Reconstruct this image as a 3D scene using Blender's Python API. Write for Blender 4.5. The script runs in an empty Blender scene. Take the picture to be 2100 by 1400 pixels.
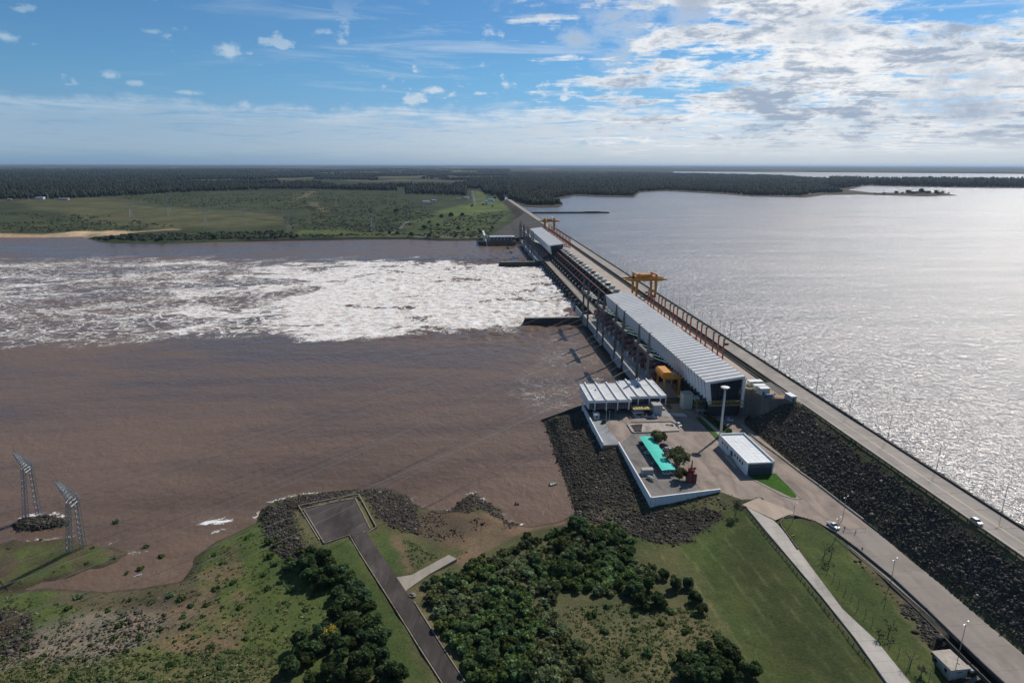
import bpy, math, random
import numpy as np
from mathutils import Matrix, Vector
S = bpy.context.scene
COL = S.collection
rnd = random.Random(7)
rng = np.random.default_rng(11)
R = math.radians

# ------------------------------------------------------------------ camera
FPX, CZ = 1283.0, 145.0                       # focal length in photo pixels, drone height over the tailwater
PITCH = math.atan(363 / FPX); ROLL = R(0.13)
F_ = np.array([0, math.cos(PITCH), -math.sin(PITCH)]); U_ = np.array([0, math.sin(PITCH), math.cos(PITCH)]); R_ = np.array([1., 0, 0])
R2 = R_ * math.cos(ROLL) + U_ * math.sin(ROLL); U2 = U_ * math.cos(ROLL) - R_ * math.sin(ROLL)
cam = bpy.data.cameras.new('camera'); camo = bpy.data.objects.new('camera', cam); COL.objects.link(camo)
cam.sensor_width = 36; cam.lens = 36 * FPX / 2100; cam.clip_start = 1; cam.clip_end = 200000
M = Matrix(((R2[0], U2[0], -F_[0], 0), (R2[1], U2[1], -F_[1], 0), (R2[2], U2[2], -F_[2], CZ), (0, 0, 0, 1)))
camo.matrix_world = M
S.camera = camo

# ------------------------------------------------------------------ world, sun, exposure
SUN_AZ, SUN_EL = 40.5, 42.5
S.view_settings.view_transform = 'Standard'; S.view_settings.look = 'None'
S.view_settings.exposure = 0.0; S.view_settings.gamma = 1.0; S.view_settings.use_curve_mapping = False
sl = bpy.data.lights.new('sun', 'SUN'); sl.energy = 3.9; sl.angle = R(0.5); sl.color = (1, .95, .87)
so = bpy.data.objects.new('sun', sl); COL.objects.link(so)
sd = Vector((math.sin(R(SUN_AZ)) * math.cos(R(SUN_EL)), math.cos(R(SUN_AZ)) * math.cos(R(SUN_EL)), math.sin(R(SUN_EL))))
so.rotation_euler = sd.to_track_quat('Z', 'Y').to_euler(); so.location = (300, 300, 600)

class NT:
    """small helper that writes node trees"""
    def __init__(s, tree):
        s.t = tree; s.n = tree.nodes; s.l = tree.links
    def node(s, typ, **kw):
        nd = s.n.new(typ)
        for k, v in kw.items():
            if k.startswith('_'): setattr(nd, k[1:], v)
        for k, v in kw.items():
            if not k.startswith('_'): s.put(nd, k, v)
        return nd
    def put(s, nd, k, v):
        i = nd.inputs[int(k[1:])] if k[0] == 'i' and k[1:].isdigit() else nd.inputs[k.replace('__', ' ')]
        if isinstance(v, bpy.types.NodeSocket): s.l.new(v, i)
        else: i.default_value = v
    def m(s, op, a, b=0.0, c=0.0, clamp=False):
        nd = s.node('ShaderNodeMath', _operation=op, _use_clamp=clamp, i0=a, i1=b)
        if op in ('MULTIPLY_ADD', 'SMOOTH_MIN', 'COMPARE', 'WRAP'): s.put(nd, 'i2', c)
        return nd.outputs[0]
    def ss(s, v, a, b, o0=0.0, o1=1.0):           # smoothstep
        nd = s.node('ShaderNodeMapRange', _interpolation_type='SMOOTHSTEP', Value=v)
        nd.inputs['From Min'].default_value = a; nd.inputs['From Max'].default_value = b
        nd.inputs['To Min'].default_value = o0; nd.inputs['To Max'].default_value = o1
        return nd.outputs[0]
    def noise(s, vec, scale, detail=4, rough=.55, dist=0.0):
        nd = s.node('ShaderNodeTexNoise', Vector=vec, Scale=scale, Detail=detail, Roughness=rough, Distortion=dist)
        return nd.outputs[0]
    def mix(s, f, a, b, mode='MIX'):
        nd = s.node('ShaderNodeMix', _data_type='RGBA', _blend_type=mode, i0=f)
        for k, v in ((6, a), (7, b)):
            if isinstance(v, bpy.types.NodeSocket): s.l.new(v, nd.inputs[k])
            else: nd.inputs[k].default_value = (*v[:3], 1)
        return nd.outputs[2]
    def xyz(s, x, y, z):
        return s.node('ShaderNodeCombineXYZ', X=x, Y=y, Z=z).outputs[0]
    def sep(s, v):
        return s.node('ShaderNodeSeparateXYZ', Vector=v).outputs
    def scalev(s, v, sx, sy, sz, rz=0.0):
        nd = s.node('ShaderNodeMapping', Vector=v); nd.inputs['Scale'].default_value = (sx, sy, sz); nd.inputs['Rotation'].default_value = (0, 0, rz)
        return nd.outputs[0]

def make_world():
    w = bpy.data.worlds.new('World'); S.world = w; w.use_nodes = True
    t = NT(w.node_tree); t.n.clear()
    out = t.node('ShaderNodeOutputWorld')
    sky = t.node('ShaderNodeTexSky', _sky_type='NISHITA', _sun_disc=False, _sun_elevation=R(SUN_EL), _sun_rotation=R(SUN_AZ), _altitude=150, _air_density=1.0, _dust_density=0.15, _ozone_density=3.0)
    d = t.node('ShaderNodeTexCoord').outputs['Generated']
    x, y, z = t.sep(d)
    zz = t.m('MAXIMUM', z, 0.0)
    den = t.m('ADD', zz, 0.045)
    qx = t.m('DIVIDE', x, den); qy = t.m('DIVIDE', y, den)
    q = t.xyz(qx, qy, 0.0)
    az = t.m('ARCTAN2', x, y)                      # 0 straight ahead, + to the right (towards the sun)
    # cloud layers
    n1 = t.noise(q, .95, 10, .60, .3)
    n2 = t.noise(t.scalev(q, .45, 1.5, 1, R(14)), 1.5, 9, .62, .5)
    n3 = t.noise(t.scalev(d, 1, 1, 2.0), 11.0, 10, .66, .2)
    n4 = t.noise(t.scalev(d, 1, 1, 3.2), 30.0, 7, .68, .4)
    right = t.ss(az, -.16, .20)
    low = t.ss(z, .12, .05)
    band = t.m('MULTIPLY', t.ss(z, .088, .062), 1.0)
    deck = t.m('ADD', t.m('MULTIPLY', n1, .50), t.m('ADD', t.m('MULTIPLY', n2, .30), t.m('ADD', t.m('MULTIPLY', n3, .26), t.m('MULTIPLY', n4, .22))))
    thr = t.m('SUBTRACT', .765, t.m('ADD', t.m('MULTIPLY', right, .16), t.m('MULTIPLY', t.ss(az, .1, .6), .05)))
    dd = t.m('SUBTRACT', deck, thr)
    clear = t.m('MULTIPLY', t.m('MULTIPLY', t.ss(az, 1.6, 1.0), t.ss(az, -2.2, -1.2)), t.ss(z, .50, .28))   # overhead and behind the camera the sky is open
    a1 = t.m('MULTIPLY', t.ss(dd, -.015, .075), clear)
    # small puffs left
    p1 = t.noise(t.scalev(d, 1, 1, 1.9), 15.0, 9, .58, .15)
    p2 = t.noise(t.scalev(d, 1, 1, 3.0), 4.0, 3, .5)
    pz = t.m('MULTIPLY', t.ss(z, .03, .08), t.ss(z, .24, .13))
    a2 = t.m('MULTIPLY', t.ss(t.m('ADD', p1, t.m('MULTIPLY', p2, .35)), .765, .84), t.m('MULTIPLY', pz, .72))
    # thin high streaks
    st = t.noise(t.scalev(d, 1.6, 1.6, 15, 0), 2.4, 9, .66, .8)
    a3 = t.m('MULTIPLY', t.ss(st, .50, .74), t.m('MULTIPLY', t.m('MULTIPLY_ADD', t.ss(az, -.65, -.05), .42, .06), t.ss(z, .015, .07)))
    # stratus shelf near the horizon with a ragged top
    sb = t.noise(t.scalev(d, 2.6, 2.6, 30), 4.0, 10, .68, .7); rg = t.noise(t.scalev(d, 1, 1, 1.4), 9.0, 9, .62, .2)
    top = t.m('SUBTRACT', t.m('MULTIPLY_ADD', rg, .070, .046), z)
    a4 = t.m('MULTIPLY', t.ss(top, -.004, .012), t.ss(sb, .33, .62, .10, .92))
    def puff(cx, cy, cz, rad, squash, ns=45):          # one cumulus in a set direction
        v = t.node('ShaderNodeVectorMath', _operation='SUBTRACT', i0=d); v.inputs[1].default_value = (cx, cy, cz)
        sx_, sy_, sz_ = t.sep(v.outputs[0])
        r = t.m('SQRT', t.m('ADD', t.m('POWER', sx_, 2), t.m('POWER', t.m('MULTIPLY', sz_, squash), 2)))
        e = t.m('ADD', r, t.m('MULTIPLY', t.m('SUBTRACT', t.m('ADD', t.m('MULTIPLY', t.noise(d, ns, 9, .68), .65), t.m('MULTIPLY', n4, .35)), .5), rad * 3.0))
        return t.ss(e, rad, rad * .12)
    def dirn(px, py):
        v = F_ + (px - 1050) / FPX * R2 + (700 - py) / FPX * U2; return v / np.linalg.norm(v)
    a5 = None
    for (px, py, rad, sq, am) in ((468, 105, .020, 1.5, .9), (385, 190, .020, 5, .75), (230, 155, .013, 2, .8), (278, 170, .014, 3, .7), (505, 215, .011, 1.2, .75), (8, 75, .012, 1.5, .8), (890, 185, .026, 4, .8), (985, 192, .016, 5, .7), (310, 65, .012, 3, .6)):
        b = dirn(px, py); k_ = t.m('MULTIPLY', puff(b[0], b[1], b[2], rad, sq, 60), am); a5 = k_ if a5 is None else t.m('MAXIMUM', a5, k_)
    alpha = t.m('MAXIMUM', t.m('MAXIMUM', a1, a2), t.m('MAXIMUM', a4, a5))
    alpha = t.m('MAXIMUM', alpha, t.m('MULTIPLY', a3, clear))
    # thick parts are seen from their shaded underside
    g1 = t.noise(t.scalev(d, 1, 1, 2.8), 6.5, 10, .64, .5)
    thick = t.m('MULTIPLY', t.ss(t.m('ADD', dd, t.m('ADD', t.m('MULTIPLY', t.m('SUBTRACT', g1, .5), .62), t.m('MULTIPLY', t.m('SUBTRACT', n4, .5), .22))), .02, .19), t.m('MULTIPLY', t.ss(z, 0.0, .05), right))
    for (px, py, rad, sq) in ((1272, 10, .070, .8), (1418, 0, .040, .7), (2060, 150, .11, 2.0), (1960, 215, .13, 4.0), (1690, 60, .07, 2), (1180, 80, .035, 1.6)):
        b = dirn(px, py); k_ = t.m('MULTIPLY', puff(b[0], b[1], b[2], rad, sq, 14), t.ss(t.m('ADD', t.m('MULTIPLY', n3, .6), t.m('MULTIPLY', n4, .4)), .34, .56)); thick = t.m('MAXIMUM', thick, t.m('MULTIPLY', k_, .85))
        alpha = t.m('MAXIMUM', alpha, t.m('MULTIPLY', k_, .85))
    lowst = t.m('MULTIPLY', a4, t.ss(top, .0, .03))
    bright = t.mix(t.ss(az, -.55, .35), (.42, .56, .70), (.92, .93, .94))
    lowc = t.mix(t.ss(az, -.6, .45), (.20, .34, .49), (.53, .60, .67))
    bright = t.mix(t.m('MULTIPLY', lowst, .55), bright, lowc)
    ccol = t.mix(t.m('MULTIPLY', thick, .9), bright, (.30, .39, .53))
    ccol = t.mix(t.ss(z, .03, .0), ccol, lowc)
    alpha = t.m('MAXIMUM', alpha, t.ss(z, .045, .0, 0, .95))
    # the sky straight above the frame is clear, behind the camera moderately cloudy: only light
    bgs = t.node('ShaderNodeBackground', Color=sky.outputs[0], Strength=.074)
    tint = t.mix(1.0, sky.outputs[0], t.mix(t.ss(z, .25, .55), t.mix(t.ss(z, .13, .02), (.56, .92, 1.18), (.60, .78, 1.22)), (.95, .98, .98)), 'MULTIPLY')
    t.put(bgs, 'Color', tint)
    bgc = t.node('ShaderNodeBackground', Color=ccol, Strength=1.0)
    ms = t.node('ShaderNodeMixShader', i0=t.m('MULTIPLY', alpha, t.ss(z, -.02, .0)), i1=bgs.outputs[0], i2=bgc.outputs[0])
    t.l.new(ms.outputs[0], out.inputs['Surface'])
make_world()

# ------------------------------------------------------------------ survey: photo rays to ground points, dam frame
def ray(px, py): return F_ + (px - 1050) / FPX * R2 + (700 - py) / FPX * U2
def P(px, py, z):
    d = ray(px, py); t = (z - CZ) / d[2]; return np.array([0, 0, CZ]) + t * d
def proj(v):
    v = np.asarray(v, float) - np.array([0, 0, CZ]); zc = v @ F_
    return np.stack([1050 + FPX * (v @ R2) / zc, 700 - FPX * (v @ U2) / zc], -1)
AZ = R(-5.0)
ES = np.array([math.sin(AZ), math.cos(AZ), 0]); EU = np.array([math.cos(AZ), -math.sin(AZ), 0])
def W(u, s, z=0.0): return EU * u + ES * s + np.array([0, 0, z])
def SU(px, py, z):
    v = P(px, py, z); return float(v @ EU), float(v @ ES)

# ------------------------------------------------------------------ mesh helpers
class MB:
    """collects faces of ONE mesh"""
    def __init__(s): s.v = []; s.f = []
    def add(s, vs, fs):
        o = len(s.v); s.v += [tuple(map(float, p)) for p in vs]; s.f += [tuple(i + o for i in f) for f in fs]; return s
    def box(s, x0, x1, y0, y1, z0, z1, bev=0.0):
        if bev:
            b = bev
            return s.prism([(x0 + b, y0), (x1 - b, y0), (x1, y0 + b), (x1, y1 - b), (x1 - b, y1), (x0 + b, y1), (x0, y1 - b), (x0, y0 + b)], z0, z1)
        return s.add([(x0, y0, z0), (x1, y0, z0), (x1, y1, z0), (x0, y1, z0), (x0, y0, z1), (x1, y0, z1), (x1, y1, z1), (x0, y1, z1)],
                     [(0, 3, 2, 1), (4, 5, 6, 7), (0, 1, 5, 4), (1, 2, 6, 5), (2, 3, 7, 6), (3, 0, 4, 7)])
    def prism(s, poly, z0, z1):                       # polygon in xy, extruded in z
        n = len(poly)
        return s.add([(x, y, z0) for x, y in poly] + [(x, y, z1) for x, y in poly],
                     [tuple(range(n - 1, -1, -1)), tuple(range(n, 2 * n))] + [(i, (i + 1) % n, n + (i + 1) % n, n + i) for i in range(n)])
    def slab(s, poly, y0, y1):                        # polygon in xz, extruded along y
        n = len(poly)
        return s.add([(x, y0, z) for x, z in poly] + [(x, y1, z) for x, z in poly],
                     [tuple(range(n)), tuple(range(2 * n - 1, n - 1, -1))] + [(i, n + i, n + (i + 1) % n, (i + 1) % n) for i in range(n)])
    def slabx(s, poly, x0, x1):                       # polygon in yz, extruded along x
        n = len(poly)
        return s.add([(x0, y, z) for y, z in poly] + [(x1, y, z) for y, z in poly],
                     [tuple(range(n)), tuple(range(2 * n - 1, n - 1, -1))] + [(i, n + i, n + (i + 1) % n, (i + 1) % n) for i in range(n)])
    def tube(s, p, q, r0, r1=None, n=6, caps=True):
        r1 = r0 if r1 is None else r1
        p = Vector(p); q = Vector(q); d = (q - p)
        if d.length < 1e-6: return s
        d.normalize(); a = d.orthogonal().normalized(); b = d.cross(a)
        vs = []
        for c, r in ((p, r0), (q, r1)):
            for i in range(n):
                t = 2 * math.pi * i / n + math.pi / n; vs.append(tuple(c + a * (r * math.cos(t)) + b * (r * math.sin(t))))
        fs = [(i, (i + 1) % n, n + (i + 1) % n, n + i) for i in range(n)]
        if caps: fs += [tuple(range(n - 1, -1, -1)), tuple(range(n, 2 * n))]
        return s.add(vs, fs)
    def path(s, pts, r, n=5):
        for a, b in zip(pts[:-1], pts[1:]): s.tube(a, b, r, r, n)
        return s
    def ball(s, c, rx, ry, rz, n=8, m=5):
        vs = [(c[0], c[1], c[2] - rz)]; fs = []
        for j in range(1, m):
            th = math.pi * j / m
            for i in range(n):
                ph = 2 * math.pi * i / n
                vs.append((c[0] + rx * math.sin(th) * math.cos(ph), c[1] + ry * math.sin(th) * math.sin(ph), c[2] - rz * math.cos(th)))
        vs.append((c[0], c[1], c[2] + rz)); L = len(vs) - 1
        for i in range(n): fs.append((0, 1 + (i + 1) % n, 1 + i))
        for j in range(m - 2):
            for i in range(n):
                a = 1 + j * n + i; b = 1 + j * n + (i + 1) % n; fs.append((a, b, b + n, a + n))
        k = 1 + (m - 2) * n
        for i in range(n): fs.append((k + i, k + (i + 1) % n, L))
        return s.add(vs, fs)
    def build(s, name, mat, parent=None, smooth=False):
        me = bpy.data.meshes.new(name); me.from_pydata(s.v, [], s.f); me.update()
        if mat: me.materials.append(mat)
        if smooth: me.shade_smooth()
        o = bpy.data.objects.new(name, me); COL.objects.link(o)
        if parent: o.parent = parent
        return o

def mesh_np(name, v, f, mat, parent=None, smooth=False, attrs=None):
    """v Nx3, f Mxk numpy arrays"""
    v = np.ascontiguousarray(v, dtype=np.float32); f = np.ascontiguousarray(f, dtype=np.int32)
    me = bpy.data.meshes.new(name); k = f.shape[1]
    me.vertices.add(len(v)); me.vertices.foreach_set('co', v.ravel())
    me.loops.add(f.size); me.loops.foreach_set('vertex_index', f.ravel())
    me.polygons.add(len(f)); me.polygons.foreach_set('loop_start', np.arange(0, f.size, k, dtype=np.int32))
    me.polygons.foreach_set('loop_total', np.full(len(f), k, dtype=np.int32))
    for an, (kind, arr) in (attrs or {}).items():
        a = me.attributes.new(an, kind, 'POINT')
        if kind == 'FLOAT': a.data.foreach_set('value', np.ascontiguousarray(arr, dtype=np.float32))
        else: a.data.foreach_set('color', np.ascontiguousarray(np.c_[arr, np.ones(len(arr))], dtype=np.float32).ravel())
    me.update(calc_edges=True); me.validate()
    if smooth: me.shade_smooth()
    if mat: me.materials.append(mat)
    o = bpy.data.objects.new(name, me); COL.objects.link(o)
    if parent: o.parent = parent
    return o

def tag(o, label=None, cat=None, group=None, kind=None):
    if label: o['label'] = label
    if cat: o['category'] = cat
    if group: o['group'] = group
    if kind: o['kind'] = kind
    return o
def thing(name, label, cat, loc=(0, 0, 0), rz=0.0, group=None):
    o = bpy.data.objects.new(name, None); o.empty_display_size = .1; COL.objects.link(o)
    o.location = tuple(map(float, loc)); o.rotation_euler = (0, 0, rz)
    return tag(o, label, cat, group)
DAM_RZ = -AZ                                          # the dam frame: local x = upstream (u), y = along the crest (s)
def damthing(name, label, cat, u=0, s=0, z=0, group=None, rz=0.0):
    return thing(name, label, cat, W(u, s, z), DAM_RZ + rz, group)
def place(o, u, s, z, rz=0.0):
    o.location = tuple(map(float, W(u, s, z))); o.rotation_euler = (0, 0, DAM_RZ + rz); return o
def dup(root, label=None, group=None):
    r = root.copy(); COL.objects.link(r)
    for ch in list(root.children):
        c = ch.copy(); COL.objects.link(c); c.parent = r
        for g in ch.children:
            d = g.copy(); COL.objects.link(d); d.parent = c
    if label: r['label'] = label
    if group: r['group'] = group
    return r

# ------------------------------------------------------------------ materials
MATS = {}
def mat(name, col, rough=.75, var=.18, scale=.6, metal=0.0, bump=0.0, spec=.4, streak=0.0):
    """painted or plain surface with patchy weathering; var = strength of the patches"""
    if name in MATS: return MATS[name]
    m = bpy.data.materials.new(name); m.use_nodes = True; t = NT(m.node_tree); t.n.clear()
    out = t.node('ShaderNodeOutputMaterial'); b = t.node('ShaderNodeBsdfPrincipled', Roughness=rough, Metallic=metal)
    b.inputs['Specular IOR Level'].default_value = spec
    p = t.node('ShaderNodeNewGeometry').outputs['Position']
    n = t.noise(p, scale, 6, .65); n2 = t.noise(p, scale * .13, 3, .5)
    f = t.m('ADD', t.m('MULTIPLY', n, .6), t.m('MULTIPLY', n2, .4))
    if streak:
        n3 = t.noise(t.scalev(p, 1, 1, .06), 1.4, 5, .6); f = t.m('ADD', t.m('MULTIPLY', f, 1 - streak), t.m('MULTIPLY', n3, streak))
    k = t.ss(f, .3, .7, 1 - var, 1 + var)
    c = t.mix(1.0, col, t.xyz(k, k, k), 'MULTIPLY')
    t.put(b, 'Base Color', c)
    if bump:
        bp = t.node('ShaderNodeBump', Strength=1.0, Distance=bump, Height=t.noise(p, scale * 6, 4, .6)); t.put(b, 'Normal', bp.outputs[0])
    t.l.new(b.outputs[0], out.inputs[0]); MATS[name] = m
    return m
WHITE = mat('white_paint', (.74, .75, .75), .6, .10, .5, streak=.4)
WROOF = mat('white_roof_sheet', (.60, .60, .59), .55, .16, .25, streak=.3)
CREAM = mat('cream_paint', (.62, .58, .46), .7, .15, .5)
CONC = mat('concrete', (.27, .255, .235), .85, .30, .35, bump=.05, streak=.4)
CONCL = mat('pale_concrete', (.42, .38, .33), .85, .22, .5, bump=.03)
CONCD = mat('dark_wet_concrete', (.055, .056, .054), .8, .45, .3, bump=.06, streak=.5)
DECKT = mat('tan_deck_concrete', (.40, .33, .27), .85, .22, .45)
GREYP = mat('grey_panel_concrete', (.30, .32, .34), .8, .22, .4, streak=.5)
POLEM = mat('weathered_pole_concrete', (.15, .14, .125), .85, .28, .8, streak=.5)
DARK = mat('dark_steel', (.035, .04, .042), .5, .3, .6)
GLASS = mat('dark_glass', (.02, .03, .045), .15, .2, .3, spec=.6)
RED = mat('red_oxide_paint', (.30, .045, .035), .55, .3, .9)
RUST = mat('rust_red_steel', (.25, .075, .05), .6, .35, .9)
YEL = mat('crane_yellow_paint', (.50, .215, .022), .5, .22, .8)
ORA = mat('crane_orange_paint', (.60, .25, .03), .5, .25, .8)
TEAL = mat('teal_glass_insulator', (.10, .35, .32), .3, .2, 1)
TEALC = mat('teal_shade_cloth', (.06, .62, .50), .7, .14, .5)
STEEL = mat('galvanised_steel', (.36, .38, .40), .45, .2, 1, metal=.4)
GREENG = mat('grey_green_paint', (.30, .36, .33), .6, .2, .7)
LGREEN = mat('pale_sage_paint', (.47, .50, .42), .7, .15, .5, streak=.4)
TYRE = mat('black_rubber', (.02, .02, .02), .8, .1, 4)
TRUSSY = mat('dull_yellow_paint', (.36, .27, .09), .6, .25, .8)
WOOD = mat('weathered_wood', (.16, .13, .10), .85, .3, 1.5)
BARKM = mat('tree_bark', (.12, .095, .075), .9, .3, 3)
# ================================================================== LAND AND WATER
def pip(px, py, poly):                                # signed distance (+ inside), vectorised
    poly = np.asarray(poly, float); n = len(poly)
    ins = np.zeros(px.shape, bool); dmin = np.full(px.shape, 1e18)
    for i in range(n):
        x0, y0 = poly[i]; x1, y1 = poly[(i + 1) % n]
        if y0 != y1:
            c = ((y0 > py) != (y1 > py)) & (px < (x1 - x0) * (py - y0) / (y1 - y0) + x0); ins ^= c
        dx, dy = x1 - x0, y1 - y0; L = dx * dx + dy * dy + 1e-9
        t = np.clip(((px - x0) * dx + (py - y0) * dy) / L, 0, 1)
        dmin = np.minimum(dmin, (px - x0 - t * dx) ** 2 + (py - y0 - t * dy) ** 2)
    d = np.sqrt(dmin); return np.where(ins, d, -d)
def sstep(x, a, b):
    t = np.clip((x - a) / (b - a), 0, 1); return t * t * (3 - 2 * t)
def hashn(ix, iy, s):
    h = np.sin(ix * 127.1 + iy * 311.7 + s * 74.7) * 43758.5453; return h - np.floor(h)
def vnoise(x, y, s=0):                                # value noise 0..1
    ix = np.floor(x); iy = np.floor(y); fx = x - ix; fy = y - iy
    fx = fx * fx * (3 - 2 * fx); fy = fy * fy * (3 - 2 * fy)
    a = hashn(ix, iy, s); b = hashn(ix + 1, iy, s); c = hashn(ix, iy + 1, s); d = hashn(ix + 1, iy + 1, s)
    return (a * (1 - fx) + b * fx) * (1 - fy) + (c * (1 - fx) + d * fx) * fy
def fbm(x, y, s=0, o=4):
    r = 0; a = .5; t = 0
    for k in range(o):
        r = r + a * vnoise(x * 2 ** k, y * 2 ** k, s + k * 3.1); t += a; a *= .55
    return r / t

# --- near bank: shoreline in plan, from the photo at water level
def world_poly(pts, z): return [tuple(P(x, y, z)[:2]) for x, y in pts]
ISLE = [(-80, 1104), (15, 1108), (60, 1110), (150, 1104), (215, 1119), (258, 1134), (240, 1151), (200, 1166), (150, 1181), (105, 1196), (60, 1202), (15, 1214), (-80, 1224)]
ROCKISLE = [(28, 1078), (45, 1066), (80, 1060), (105, 1060), (132, 1066), (140, 1076), (110, 1082), (70, 1088), (40, 1088)]
SHORE = [(-300, 1225), (0, 1214), (100, 1206), (215, 1214), (300, 1204), (372, 1192), (392, 1168), (400, 1142), (440, 1112), (485, 1092), (525, 1072), (535, 1045), (560, 1030), (610, 1016), (680, 1010), (745, 1003), (800, 1003), (832, 1014), (848, 1034), (880, 1046), (925, 1046), (945, 1028), (968, 1012), (985, 1024), (1030, 1050), (1026, 1060), (1045, 1072), (1085, 1080), (1145, 1070), (1182, 1052), (1165, 1000), (1140, 930), (1118, 866)]
near_land = world_poly(SHORE, 0)
c338 = W(47, 339)[:2]
near_land = near_land + [tuple(W(48, 338)[:2]), tuple(W(72, 338)[:2]), tuple(W(72, 352)[:2]), tuple(W(150, 352)[:2]), tuple(W(400, 352)[:2]), tuple(W(400, -700)[:2]), tuple(W(-700, -700)[:2])]
near_isle = world_poly(ISLE, 0); near_rock = world_poly(ROCKISLE, 0)
CTRL = [(150, 1130, .95), (60, 1150, .75), (20, 1180, .6), (0, 1300, 2.2), (0, 1400, 3.5), (200, 1285, 2.6), (300, 1400, 4.5), (420, 1220, 2.2), (500, 1130, 1.6), (520, 1300, 3.8),
        (560, 1075, 3.0), (600, 1100, 4.6), (620, 1150, 4.6), (700, 1200, 5.2), (620, 1380, 5), (800, 1025, 2.6), (790, 1060, 4.2), (850, 1075, 2.2), (940, 1050, 1.6), (985, 1045, 1.2),
        (900, 1110, 3.2), (960, 1100, 2.8), (1060, 1100, 2.4), (1150, 1090, 2.2), (1000, 1200, 4), (1100, 1300, 4.4), (1300, 1300, 4.2), (1200, 1400, 4.8), (1500, 1400, 5.6),
        (1330, 1130, 3.6), (1280, 1105, 3.0), (1450, 1150, 4.8), (1480, 1250, 5), (1540, 1320, 5.6), (1310, 1050, 4.8), (1250, 1062, 2.4), (1345, 1030, 6.6), (1430, 1036, 7), (1485, 1020, 8.6),
        (1420, 1055, 5.6), (1300, 1078, 3.6), (1400, 1100, 4.2), (1250, 950, 5.4), (1290, 960, 7.2), (1255, 915, 8.2), (1190, 880, 5), (1200, 850, 7.4), (1240, 1000, 3.6), (1200, 990, 1.8), (1530, 1050, 8.4), (1620, 1180, 8), (1720, 1330, 7.6), (1780, 1400, 7.4),
        (1480, 1060, 7.4), (1530, 1130, 6.6), (1590, 1230, 6.2), (1650, 1330, 6.2), (640, 1036, 5.4), (730, 1020, 5.4), (755, 1085, 5.4), (660, 1112, 5.4), (600, 1050, 4.8), (700, 1010, 2.6), (880, 1320, 5.4), (790, 1170, 5.4), (930, 1400, 5.4)]
CT = []
for x, y, z in CTRL:
    p = P(x, y, z); CT.append((p[0], p[1], z))
for u, s, z in ((120, 128, 7.4), (128, 140, 8), (132, 170, 8.2), (134, 195, 8.6), (138, 130, 8.6), (-300, 60, 4), (0, 60, 6), (140, 60, 8), (-300, 200, .5), (-100, 100, 4.5)):
    p = W(u, s); CT.append((p[0], p[1], z))
CT = np.array(CT)
def _tpsk(r2): return r2 * np.log(r2 + 1e-6) * .5
_n = len(CT); _sc = 100.0
_X = CT[:, :2] / _sc
_K = _tpsk(((_X[:, None] - _X[None]) ** 2).sum(-1)) + np.eye(_n) * .02
_A = np.zeros((_n + 3, _n + 3)); _A[:_n, :_n] = _K; _A[:_n, _n] = 1; _A[:_n, _n + 1:] = _X; _A[_n, :_n] = 1; _A[_n + 1:, :_n] = _X.T
_w = np.linalg.solve(_A, np.r_[CT[:, 2], 0, 0, 0])
def tps(x, y):
    q = np.stack([x, y], -1) / _sc
    out = _w[_n] + q[:, 0] * _w[_n + 1] + q[:, 1] * _w[_n + 2]
    for i in range(_n): out += _w[i] * _tpsk(((q - _X[i]) ** 2).sum(-1))
    return out
PLAZA_Z = 9.0
# lower road: edges in (s, u) and height, from the plaza gate down the toe of the embankment
ROADS = np.array([60, 128, 150, 175, 200, 225, 250, 275, 300, 312.])
ROADR = np.array([160.5, 160.5, 160.3, 160, 159, 157.6, 156, 155, 154.3, 154])
ROADL = np.array([146.2, 146.2, 145.2, 144, 141.5, 138, 134, 130, 130, 130])
ROADZ = np.array([10.6, 9.6, 9.2, 9, 9, 9, 9, 9, 9, 9])
PLAZA_SU = [(70.8, 338.9), (70.8, 284), (79, 284), (79, 229.5), (111, 234), (118, 226.5), (127, 227.5), (124.5, 211), (128.5, 214.5), (134, 213), (141.8, 202.5), (160, 202.5), (157.6, 225), (156, 250), (154.3, 290), (154, 303), (158, 312), (162, 322), (157.5, 330), (157.5, 338.9), (110, 338.9)]
PLAZA_W = [tuple(W(u, s)[:2]) for u, s in PLAZA_SU]
def cutpx(pts, z): return ([tuple(P(x, y, z)[:2]) for x, y in pts], z)
CUTS = [cutpx([(612, 1036), (735, 1012), (772, 1082), (745, 1098), (720, 1105), (655, 1122)], 5.6), cutpx([(708, 1088), (764, 1130), (812, 1240), (904, 1402), (962, 1402), (900, 1308), (852, 1235), (808, 1170), (750, 1076)], 5.55),
        cutpx([(805, 1182), (845, 1175), (920, 1136), (942, 1148), (880, 1182), (848, 1204), (828, 1216)], 5.2), cutpx([(1515, 1030), (1580, 1020), (1640, 1050), (1610, 1080), (1560, 1075)], 8.9),
        cutpx([(1526, 1036), (1608, 1131), (1686, 1223), (1754, 1308), (1820, 1400), (1870, 1400), (1803, 1315), (1728, 1248), (1631, 1117), (1560, 1036)], 8.1), cutpx([(1935, 1345), (2010, 1340), (2030, 1420), (1940, 1420)], 5.4)]
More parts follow.
